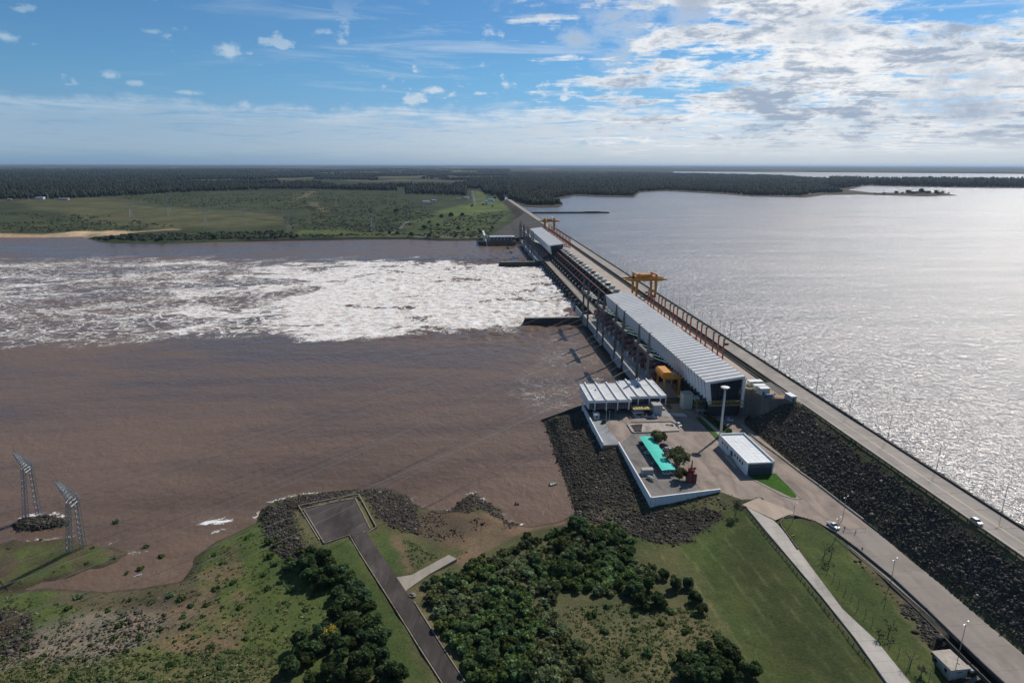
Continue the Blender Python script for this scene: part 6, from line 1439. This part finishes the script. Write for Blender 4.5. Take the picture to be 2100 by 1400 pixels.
for i, (px, py) in enumerate(((593, 440), (505, 424), (422, 428), (348, 420))):
    g = far_ground(px, py + 38)
    for dy in (-12, 0, 12): wire('faint power line from the far gantries to the fields', W(114.6, gm[4 + i] + dy, gz_), g + np.array([dy * .5, 0, 36]), 14, .06)

# far lattice towers
ft = None
for k, (px, py, h) in enumerate(((270, 446, 44), (348, 443, 42), (422, 464, 46), (505, 462, 48), (593, 478, 50), (765, 474, 46), (690, 420, 34), (100, 410, 30), (60, 411, 26))):
    g = far_ground(px, py)
    if ft is None:
        ft = thing('field_tower', 'pale lattice tower standing in the fields across the river', 'transmission tower', g, .4, 'lattice towers in the far fields')
        b = MB(); lattice(b, (0, 0, -1), (0, 0, 30), 3.6, .9, 8, .17); dmesh_(b, 'tower_body', ft)
        b = MB(); lattice(b, (-9, 0, 30), (9, 0, 30), .8, .8, 7, .16); dmesh_(b, 'cross_arm', ft)
        b = MB(); lattice(b, (-7, 0, 30.5), (-8, 0, 40), .9, .3, 3, .15); dmesh_(b, 'earth_peak', ft); b = MB(); lattice(b, (7, 0, 30.5), (8, 0, 40), .9, .3, 3, .15); dmesh_(b, 'earth_peak', ft); q = ft
    else: q = dup(ft)
    q.location = tuple(g); s = h / 40; q.scale = (s, s, s)
g = far_ground(849, 415); t = thing('radio_mast', 'thin tall radio mast in front of the far wood', 'mast', g); b = MB(); lattice(b, (0, 0, -1), (0, 0, 78), .7, .7, 26, .16); dmesh_(b, 'mast', t); b = MB(); b.box(-1, 1, -.6, .6, 66, 69); dmesh_(b, 'antenna', t, WHITE)

# far bank works: office, abutment wall, breakwater, houses
t = damthing('abutment_wall', 'dark river wall below the long white office on the far bank', 'wall', 0, 0, 0)
b = MB(); b.slab([(54, -4), (60, 8.2), (108, 8.2), (108, -4)], 1160, 1196); dmesh(b, 'wall_body', mat('brown_river_wall', (.15, .115, .085), .9, .3, .2, streak=.5), t)
b = MB(); b.slab([(53.9, -4), (56.2, 1.2), (108, 1.2), (108, -4)], 1159.6, 1160.0); dmesh(b, 'wet_foot', CONCD, t)
b = MB(); b.slabx([(1160, -4), (1160, 7.8), (1225, 3), (1225, -4)], 40, 54.5); dmesh(b, 'rock_toe', mat('dark_bank_rock', (.05, .045, .04), .95, .3, .3, bump=.3), t)
b = MB(); Z = [(60, 1225, 9.0), (112, 1200, 9.2), (150, 1180, 10), (176.5, 1172, 24.6), (176.5, 1640, 24.7), (118, 1420, 16.8)]
b.add(Z + [(x, y, -3) for x, y, z in Z], [(0, 1, 5), (1, 2, 3), (1, 3, 5), (3, 4, 5), (0, 6, 7, 1), (1, 7, 8, 2), (5, 11, 6, 0), (4, 10, 11, 5)])
tag(dmesh(b, 'riprap_fill', mat('far_riprap', (.055, .05, .045), .95, .35, .25, bump=.4)), kind='structure')
b = MB(); b.add([(150, 1330, 21.2), (172, 1330, 24.0), (172, 1470, 24.4), (150, 1450, 21.6)], [(0, 1, 2, 3)])
b = None; t = damthing('river_office', 'long low white office with dark window bays on the far river wall', 'building', 0, 0, 0)
b = MB(); b.box(60, 107, 1166, 1184, 15.0, 15.8); dmesh(b, 'roof', WROOF, t)
b = MB()
for uu in np.arange(61, 107, 6.6): b.box(uu - .4, uu + .4, 1164.8, 1185, 15.8, 16.6); b.box(uu - .3, uu + .3, 1165, 1165.8, 9, 15.8)
dmesh(b, 'roof_rib', WHITE, t)
b = MB(); b.box(60, 107, 1165.6, 1184, 13.6, 15.0); b.box(60, 107, 1165.6, 1166, 9.6, 10.6); b.box(59.6, 60, 1166, 1184, 8.2, 15.8); dmesh(b, 'wall', GREYP, t)
b = MB(); b.box(60.1, 106.9, 1166.4, 1183, 8.2, 14.9); dmesh(b, 'window_band', GLASS, t)
t = damthing('white_ramp_wall', 'slanting white wall climbing the far bank behind the river office', 'wall', 0, 0, 0)
b = MB(); b.slabx([(1190, 6), (1190, 16), (1262, 17.5), (1262, 8)], 50.5, 53.5); dmesh(b, 'wall_body', WHITE, t)
t = damthing('river_wall_fin', 'short white sloped wall at the river end of the far office', 'wall', 0, 0, 0); b = MB(); b.slabx([(1158, 2), (1160, 8), (1186, 9), (1186, 4)], 53.0, 54.0); dmesh(b, 'wall_body', WHITE, t)
t = damthing('breakwater', 'long dark breakwater jutting from the far dam into the lake', 'breakwater', 0, 0, 0)
b = MB(); b.slab([(196, 12), (196, 24.2), (402, 23.8), (405, 22), (405, 12)], 1664, 1676); dmesh(b, 'breakwater_body', mat('dark_breakwater', (.035, .04, .04), .9, .3, .15), t)
b = MB(); b.box(338, 380, 1665, 1673, 23.9, 25.3); dmesh(b, 'grassy_top', mat('breakwater_grass', (.09, .11, .06), .95, .3, .2), t)
def house(label, px, py, w, d, h, wallm, roofm, rz=0, gable=True, lake=False):
    g = P(px, py, 22.3) if lake else far_ground(px, py); t = thing('far_house', label, 'house', g, rz)
    b = MB(); b.box(-w / 2, w / 2, -d / 2, d / 2, -1, h); dmesh_(b, 'wall', t, wallm)
    b = MB(); e = .5
    if gable: b.slabx([(-d / 2 - e, h), (d / 2 + e, h), (0, h + d * .28)], -w / 2 - e, w / 2 + e)
    else: b.box(-w / 2 - .2, w / 2 + .2, -d / 2 - .2, d / 2 + .2, h, h + .5)
    dmesh_(b, 'roof', t, roofm)
    for x in np.arange(-w / 2 + 1.5, w / 2 - 1, 4.0):
        b = MB(); b.box(x, x + 1.3, -d / 2 - .06, -d / 2 + .02, h * .35, h * .7); dmesh_(b, 'window', t, GLASS)
HW = mat('house_white', (.70, .71, .70), .7, .1, .3); HB = mat('house_blue', (.16, .42, .55), .6, .15, .3); HR = mat('house_rust_roof', (.22, .10, .06), .8, .2, .3); HG = mat('house_grey_roof', (.30, .32, .33), .7, .15, .3)
house('white shed with pale roof, left one of the pair in the far meadow', 874, 417, 22, 12, 6, HW, HG, .1); house('white block with bright roof, right one of the pair in the far meadow', 890, 414, 16, 10, 7, HW, HW, .1, False); house('low dark shed in front of the white pair in the far meadow', 882, 419, 18, 8, 3, HG, HR, .1)
house('red brown house beside the blue tank near the far dam end', 991, 420, 9, 8, 5, HR, HG); house('teal roofed long building at the edge of the far wood', 1006, 412, 26, 10, 5, HW, HB, -.2); house('pale house under the trees left of the far road', 940, 409, 14, 9, 4, HW, HR, .3); house('pale low house on the right of the far road', 957, 407, 16, 9, 4, HW, HG, -.3)
house('long white shed at the left edge beneath the far wood', 83, 407, 26, 14, 7, HW, HW, .1, False); house('grey low sheds among poles at the left edge beneath the far wood', 130, 407, 34, 12, 5, HG, HW, .1, False); house('brown flat hut far left under the wood', 20, 411, 14, 8, 4, HR, HG)
house('white house among trees on the lake point', 1545, 383, 26, 14, 8, HW, HW, .2, True, True); house('pale boathouse low on the lake point', 1556, 386, 16, 10, 5, HW, HG, .2, True, True)
g = far_ground(998, 420); t = thing('water_tank', 'bright blue water tank by the far dam end', 'tank', g); b = MB(); b.tube((0, 0, -.5), (0, 0, 12), 3.4, 3.4, 12); dmesh_(b, 'tank', t, HB); b = MB(); b.tube((0, 0, 12), (0, 0, 12.6), 3.5, 2.2, 12); dmesh_(b, 'tank_lid', t, HW)
g = far_ground(1118, 350); 

# wooden rail fence along the lawn and wire fence posts
def fence(label, pts, gap, hgt, rails, m, zoff=0):
    g = near_many(np.array([p[0] for p in pts], float), np.array([p[1] for p in pts], float)); t = thing('rail_fence', label, 'fence', g[0]); g0 = g[0]; b = MB(); pr_ = MB()
    for a, c in zip(g[:-1], g[1:]):
        L = np.linalg.norm(c - a); n = max(1, int(L / gap))
        for k in range(n):
            q = a + (c - a) * k / n - g0; pr_.box(q[0] - .09, q[0] + .09, q[1] - .09, q[1] + .09, q[2] - .6, q[2] + hgt)
        for z in rails: b.tube(a - g0 + np.array([0, 0, z]), c - g0 + np.array([0, 0, z]), .085, .085, 4)
    dmesh_(b, 'rail', t, m); dmesh_(pr_, 'fence_post', t, m)
fence('long dark wooden rail fence between the mown lawn and the slab path', [(1526, 1043), (1568, 1095), (1605, 1141), (1643, 1188), (1700, 1260), (1750, 1323), (1786, 1367)], 2.4, 1.1, (.5, 1.0), WOOD)
for k, (px, py) in enumerate(((1686, 1160), (1697, 1174), (1709, 1189), (1720, 1203), (1733, 1217), (1745, 1233), (1759, 1249), (1774, 1266), (1788, 1283), (1815, 1240), (1826, 1322), (1843, 1343), (1862, 1368), (1905, 1395))):
    g = near_ground(px, py); t = thing('fence_post', 'leaning grey concrete fence post on the lawn strip beside the slab path', 'post', g, 0, 'old concrete fence posts'); b = MB(); b.path([(0, 0, -.4), (.05, .1, 2.2), (.3, .45, 2.9)], .10, 4); dmesh_(b, 'post', t, mat('post_grey', (.20, .20, .18), .9, .2, 1))
g = near_ground(1626, 1105); t = thing('sign_frame', 'small yellow framed sign on the oval lawn', 'sign', g, .4); b = MB(); b.box(-.9, -.8, -.05, .05, -.3, 1.8); b.box(.8, .9, -.05, .05, -.3, 1.8); dmesh_(b, 'post', t, TRUSSY); b = MB(); b.box(-.95, .95, -.06, .06, .9, 1.8); dmesh_(b, 'board', t, mat('sign_yellow', (.45, .36, .04), .6, .1, 1))
u, s = SU(1742, 1090, 9); t = damthing('barrier_gate', 'thin metal gate frame across the lower road by the pickup', 'gate', u, s, 9.0); b = MB(); b.path([(-6, 0, 0), (-6, 0, 1.3), (6.5, 0, 1.3), (6.5, 0, 0)], .05, 4); b.tube((-6, 0, .7), (6.5, 0, .7), .04, n=4)
for x in (-3, 0, 3): b.tube((x, 0, 0), (x, 0, 1.3), .035, n=4)
dmesh_(b, 'gate_frame', t, STEEL)
g = near_ground(846, 1222); t = thing('stone_marker', 'small stone marker with a white top beside the dark access road', 'monument', g); b = MB(); b.box(-1.1, 1.1, -.8, .8, -.4, .5, .2); b.ball((-.5, .3, .6), .6, .5, .5, 7, 5); dmesh_(b, 'stone', t, mat('marker_stone', (.26, .22, .19), .9, .3, 1)); b = MB(); b.ball((.3, 0, .9), .35, .3, .45, 7, 5); dmesh_(b, 'white_top', t, WHITE)
p = P(1060, 1034, 0); t = thing('stump', 'black stump sticking out of the brown water off the rock slope', 'stump', p); b = MB(); b.box(-.9, -.2, -.3, .3, -1, .9); b.box(.1, .9, -.4, .2, -1, .7); b.tube((-.5, 0, .6), (-.8, .2, 1.4), .2, .1, 5); dmesh_(b, 'stump', t, DARK)
p = P(1142, 948, 0); t = thing('shore_marker', 'dark pyramid marker at the foot of the rock slope by the water', 'marker', p); b = MB(); b.tube((0, 0, -.6), (0, 0, 2.2), .9, .15, 4); dmesh_(b, 'marker', t, DARK)
a_, c_ = P(1153, 943, .6), P(1218, 905, 7.0); t = thing('drain_pipe', 'thin rusty pipe lying up the rock slope from the shore marker', 'pipe', a_); b = MB(); b.tube((0, 0, .6), tuple(c_ - a_ + np.array([0, 0, .7])), .18, .18, 6); dmesh_(b, 'pipe', t, WOOD)
a_ = P(1590, 697, 25); u, s = SU(1490, 707, 25); t = damthing('buoy_float', 'dark red float lying on the crest road beside the last red post', 'float', u, s, 25.0); b = MB(); b.tube((-1.3, 0, .75), (1.3, 0, .75), .75, .75, 10); dmesh_(b, 'float', t, mat('dark_red_float', (.12, .02, .03), .5, .2, 1)); b = MB(); b.box(-1, -.7, -.6, .6, 0, .5); b.box(.7, 1, -.6, .6, 0, .5); dmesh_(b, 'cradle', t, DARK)

# boats
def boat(label, loc, rz, L=4.6):
    t = thing('boat', label, 'boat', loc, rz); b = MB(); n = 9; ring = []
    for k in range(n):
        f = k / (n - 1); w = .85 * (1 - max(0, (f - .45) / .55) ** 2.2 * .96); x = (f - .5) * L; ring.append([(x, -w, .55 + .2 * f * f), (x, -w * .7, .05), (x, 0, -.12 + .25 * f ** 4), (x, w * .7, .05), (x, w, .55 + .2 * f * f)])
    vs = [q for r in ring for q in r]; fs = [(k * 5 + j, k * 5 + j + 1, (k + 1) * 5 + j + 1, (k + 1) * 5 + j) for k in range(n - 1) for j in range(4)] + [(0, 1, 2, 3, 4)]
    b.add(vs, fs); dmesh_(b, 'hull', t, WHITE)
    for x in (-1.3, 0, 1.1):
        b = MB(); b.box(x - .18, x + .18, -.75, .75, .38, .45); dmesh_(b, 'bench', t, CREAM)
    b = MB(); b.box(-L / 2 - .3, -L / 2 + .05, -.2, .2, .2, 1.0); dmesh_(b, 'outboard', t, DARK)
    b = MB(); b.path([(q[0][0], q[0][1], q[0][2]) for q in ring] + [(q[4][0], q[4][1], q[4][2]) for q in ring[::-1]], .06, 4); dmesh_(b, 'gunwale', t, GREENG)
    return t
pb = P(1136, 993, 0); boat('small white boat floating off the rock slope', (pb[0], pb[1], .1), .45)
t = damthing('boat_trailer', 'dark trailer carrying a white boat beside the grey container', 'trailer', 84.5, 247.0, 9, rz=-1.1); b = MB(); b.box(-2.4, 2.4, -.6, -.5, .55, .65); b.box(-2.4, 2.4, .5, .6, .55, .65); b.box(-2.4, -2.2, -.6, .6, .55, .65); b.tube((2.4, 0, .6), (3.8, 0, .5), .06, n=4); dmesh_(b, 'frame', t, DARK)
for y in (-.85, .85): b = MB(); b.tube((-.4, y - .1, .32), (-.4, y + .1, .32), .32, n=10); dmesh_(b, 'wheel', t, TYRE)
bw = W(84.5, 247.0, 9.8); boat('white boat standing on the dark trailer by the car park wall', bw, DAM_RZ - 1.1, 4.4)

# vehicles
def car(label, loc, rz, body, kind='hatch', group=None):
    t = thing('parked_car' if kind != 'pickup' else 'pickup_truck', label, 'car' if kind != 'pickup' else 'pickup', loc, rz, group); L, w = (4.3, .86) if kind != 'pickup' else (5.2, .92)
    b = MB(); h = L / 2
    if kind == 'pickup': prof = [(-h, .45), (-h, 1.05), (.15, 1.05), (1.05, 1.08), (h - .1, .98), (h, .75), (h, .42), (h - .3, .3), (-h + .3, .3)]
    else: prof = [(-h, .5), (-h + .05, .95), (-h + .5, 1.0), (1.0, 1.0), (h - .25, .86), (h, .66), (h, .42), (h - .3, .28), (-h + .3, .28)]
    b.slab(prof, -w, w); dmesh_(b, 'body', t, body)
    c = [(-h + .35, 1.0), (-h + .75, 1.46), (.25, 1.48), (1.05, 1.0)] if kind != 'pickup' else [(-.75, 1.05), (-.6, 1.72), (.55, 1.72), (1.25, 1.05)]
    b = MB(); n = 4; q = .80
    b.add([(x, -w * (q if z > 1.3 else .97), z) for x, z in c] + [(x, w * (q if z > 1.3 else .97), z) for x, z in c], [(0, 3, 2, 1), (4, 5, 6, 7), (0, 1, 5, 4), (1, 2, 6, 5), (2, 3, 7, 6)]); dmesh_(b, 'cabin_glass', t, GLASS)
    z1 = c[1][1]; b = MB(); b.box(c[1][0] - .02, c[2][0] + .02, -w * .82, w * .82, z1 - .01, z1 + .05); b.box((c[1][0] + c[2][0]) / 2 - .05, (c[1][0] + c[2][0]) / 2 + .05, -w * .93, w * .93, 1.0, z1); dmesh_(b, 'roof', t, body)
    if kind == 'pickup': b = MB(); b.box(-h + .12, -.85, -w * .84, w * .84, 1.055, 1.07); dmesh_(b, 'cargo_bed', t, DARK)
    for x in (-h + .85, h - .85):
        for y in (-w, w):
            b = MB(); b.tube((x, y - .1, .33), (x, y + .1, .33), .33, .33, 12); wh = dmesh_(b, 'wheel', t, TYRE); b = MB(); b.tube((x, y - .11, .33), (x, y + .11, .33), .19, .19, 8); dmesh_(b, 'rim', wh, STEEL)
    for y in (-w * .68, w * .68):
        b = MB(); b.box(h - .08, h + .02, y - .18, y + .18, .62, .76); dmesh_(b, 'headlight', t, WHITE); b = MB(); b.box(-h - .02, -h + .06, y - .14, y + .14, .72, .9); dmesh_(b, 'tail_light', t, RED)
    return t
CW = mat('car_white', (.72, .73, .74), .25, .03, .3, spec=.6); CS = mat('car_silver', (.42, .44, .46), .25, .03, .3, metal=.4); CG = mat('car_dark_grey', (.07, .075, .08), .25, .03, .3)
def wcar(l, u, s, z, rz, m, kind='hatch', g=None): car(l, W(u, s, z), DAM_RZ + rz, m, kind, g)
wcar('silver hatchback in the shade, leftmost of the three cars before the ribbed office', 97.9, 318.5, 9, -.55, CS); wcar('silver pickup in the shade, middle of the three vehicles before the ribbed office', 103.4, 318.0, 9, -.5, CS, 'pickup'); wcar('white hatchback in the shade, right of the three beside the stair block', 107.9, 317.0, 9, -.5, CW)
wcar('white car parked by the right end of the pond', 117.6, 304.8, 9, -1.45, CW); wcar('grey-white car between the two plaza trees', 101.5, 276.0, 9, .2, CS); wcar('dark car beside the far plaza tree', 101.2, 280.5, 9, .2, CG)
for k, (s, m, nm) in enumerate(((283.5, CG, 'dark grey car under the far end of the teal canopy'), (278.0, CS, 'silver car under the teal canopy, second from its far end'), (272.8, CW, 'white car under the teal canopy, third from its far end'), (261.5, CS, 'silver car under the middle of the teal canopy'), (251.6, CW, 'white car under the near end of the teal canopy'))): wcar(nm, 91.2 if k < 4 else 93.4, s, 9, .1, m)
wcar('dark car beneath the legs of the orange crane', 121.0, 331.0, 9, -1.5, CG); wcar('white car near the lane lines by the stair block', 115.4, 327.8, 9, .2, CW)
wcar('white car in the shade below the dark hall end, left of the two', 144.5, 309.6, 9, -.6, CS); wcar('white car in the shade below the dark hall end, right of the two', 147.9, 309.4, 9, -.6, CW)
u, s = SU(1709, 1077, 9.6); wcar('white pickup parked on the lower road by the metal gate', u, s, 9.0, -1.35, CW, 'pickup')
u, s = SU(2003, 1068, 25.7); wcar('silver car driving on the near crest road', u, s, 25.0, -1.57, CS)
wcar('white car on the crest deck beneath the yellow portal crane', 174.8 + 6, 566, 25.02, 1.57, CW); wcar('dark car on the crest deck behind the yellow portal crane', 182.5, 585, 25.02, 1.57, CG)

# people
def person_mesh(top, legs, seed, stride):
    SK = dict(pel=(0, 0, .95), wai=(0, 0, 1.12), che=(0, .01, 1.36), nec=(0, .01, 1.50), hed=(0, .03, 1.60), crn=(0, .03, 1.72), ls=(-.18, 0, 1.42), le=(-.25, -.03, 1.14), lw=(-.24, .08, .90), rs=(.18, 0, 1.42), re=(.26, -.02, 1.14), rw=(.25, .09, .90),
              lh=(-.09, 0, .92), lk=(-.10, stride * .5, .50), la=(-.10, stride * .6 - .05, .09), lt=(-.11, stride * .6 + .13, .04), rh=(.09, 0, .92), rk=(.10, -stride * .3, .50), ra=(.10, -stride * .8 - .04, .09), rt=(.11, -stride * .8 + .14, .04))
    RD = dict(pel=.15, wai=.14, che=.165, nec=.06, hed=.095, crn=.085, ls=.075, le=.05, lw=.034, rs=.075, re=.05, rw=.034, lh=.095, lk=.065, la=.042, lt=.035, rh=.095, rk=.065, ra=.042, rt=.035)
    ED = [('pel', 'wai'), ('wai', 'che'), ('che', 'nec'), ('nec', 'hed'), ('hed', 'crn'), ('che', 'ls'), ('ls', 'le'), ('le', 'lw'), ('che', 'rs'), ('rs', 're'), ('re', 'rw'), ('pel', 'lh'), ('lh', 'lk'), ('lk', 'la'), ('la', 'lt'), ('pel', 'rh'), ('rh', 'rk'), ('rk', 'ra'), ('ra', 'rt')]
    for sd, wv in (('l', SK['lw']), ('r', SK['rw'])):
        SK[sd + 'p'] = (wv[0], wv[1] + .03, wv[2] - .08); RD[sd + 'p'] = .032; ED.append((sd + 'w', sd + 'p')); sx = -1 if sd == 'l' else 1
        for j, (dx, ln) in enumerate(((-.03, .075), (-.01, .09), (.012, .085), (.032, .065))):
            a = f'{sd}f{j}'; SK[a] = (wv[0] + dx * sx * .4, wv[1] + .05 + dx, wv[2] - .08 - ln * .6); SK[a + 't'] = (SK[a][0] - sx * .02, SK[a][1] + .015, SK[a][2] - ln * .5); RD[a] = .010; RD[a + 't'] = .008; ED += [(sd + 'p', a), (a, a + 't')]
        a = sd + 'th'; SK[a] = (wv[0] - sx * .03, wv[1] + .085, wv[2] - .09); RD[a] = .011; ED.append((sd + 'p', a))
    ks = list(SK); me = bpy.data.meshes.new('person'); me.from_pydata([SK[k] for k in ks], [(ks.index(a), ks.index(b)) for a, b in ED], [])
    o = bpy.data.objects.new('person_tmp', me); COL.objects.link(o); o.modifiers.new('skin', 'SKIN')
    if not me.skin_vertices: me.attributes  # layer appears with the modifier
    sv = me.skin_vertices[0].data if len(me.skin_vertices) else None
    if sv is None: return o
    for i, k in enumerate(ks): sv[i].radius = (RD[k], RD[k] * .85 if k in ('pel', 'wai', 'che') else RD[k]); sv[i].use_root = (k == 'pel')
    o.modifiers.new('sub', 'SUBSURF').render_levels = 1; o.modifiers['sub'].levels = 1; return o
SKIN = mat('skin', (.42, .26, .18), .6, .05, 3); HAIR = mat('dark_hair', (.02, .015, .012), .6, .1, 3)
def cloth(name, c): return mat(name, c, .85, .1, 3)
def body_material(name, top, legs):
    m = bpy.data.materials.new(name); m.use_nodes = True; t = NT(m.node_tree); t.n.clear(); out = t.node('ShaderNodeOutputMaterial'); b = t.node('ShaderNodeBsdfPrincipled', Roughness=.85)
    z = t.sep(t.node('ShaderNodeTexCoord').outputs['Object'])[2]; x = t.m('ABSOLUTE', t.sep(t.node('ShaderNodeTexCoord').outputs['Object'])[0])
    c = t.mix(t.m('GREATER_THAN', z, .98), legs, top); c = t.mix(t.m('GREATER_THAN', z, 1.49), c, (.42, .26, .18)); c = t.mix(t.m('MULTIPLY', t.m('LESS_THAN', z, .92), t.m('GREATER_THAN', x, .19)), c, (.42, .26, .18)); c = t.mix(t.m('LESS_THAN', z, .10), c, (.03, .025, .02))
    t.put(b, 'Base Color', c); t.l.new(b.outputs[0], out.inputs[0]); return m
def person(label, loc, rz, top, legs, k):
    o = person_mesh(top, legs, k, .22 if k % 2 else .08); o.name = 'person'; o.location = tuple(loc); o.rotation_euler = (0, 0, rz); o.data.materials.append(body_material('clothes_%d' % k, top, legs)); tag(o, label, 'person')
    b = MB(); b.ball((0, .01, 1.69), .105, .115, .10, 8, 6); h = b.build('hair', HAIR, o)
    b = MB()
    for sx in (-1, 1): b.ball((sx * .035, .118, 1.64), .012, .008, .01, 6, 4)
    b.build('eyes', mat('dark_eyes', (.01, .01, .01)), o); b = MB(); b.slabx([(.11, 1.63), (.145, 1.595), (.11, 1.59)], -.014, .014); b.build('nose', SKIN, o); b = MB(); b.box(-.028, .028, .112, .122, 1.558, 1.566); b.build('mouth', mat('lips', (.25, .09, .08)), o)
    b = MB()
    for sx in (-1, 1): b.ball((sx * .1, .02, 1.62), .018, .03, .035, 6, 4)
    b.build('ears', SKIN, o)
for k, (px, py, z, l, tc, lc, r) in enumerate(((1731.5, 1087, 9.0, 'person in dark clothes standing on the lower road near the pickup', (.03, .03, .035), (.02, .02, .025), 2.4), (1754, 1094, 9.0, 'person in grey top at the right end of the metal gate', (.12, .12, .12), (.03, .03, .04), 1.0), (1767.5, 1130, 9.0, 'person in black walking down the lower road past the gate', (.02, .02, .02), (.02, .02, .03), 3.0), (1461.5, 910, 9.0, 'person in a dark red top walking across the plaza by the mast shadow', (.16, .03, .03), (.03, .03, .04), .6))):
    person(l, P(px, py, z), r, tc, lc, k)

# thin air between the camera and the horizon
b = MB(); b.box(-72000, 72000, -3000, 66000, -8, 170); hz_ = b.build('haze', None)
m = bpy.data.materials.new('haze_air'); m.use_nodes = True; t = NT(m.node_tree); t.n.clear(); out = t.node('ShaderNodeOutputMaterial'); v = t.node('ShaderNodeVolumePrincipled', Density=HAZE_D if 'HAZE_D' in globals() else 2.3e-5, Anisotropy=.25); v.inputs['Color'].default_value = (.55, .74, 1.0, 1)
t.l.new(v.outputs[0], out.inputs['Volume']); hz_.data.materials.append(m); tag(hz_, kind='stuff')
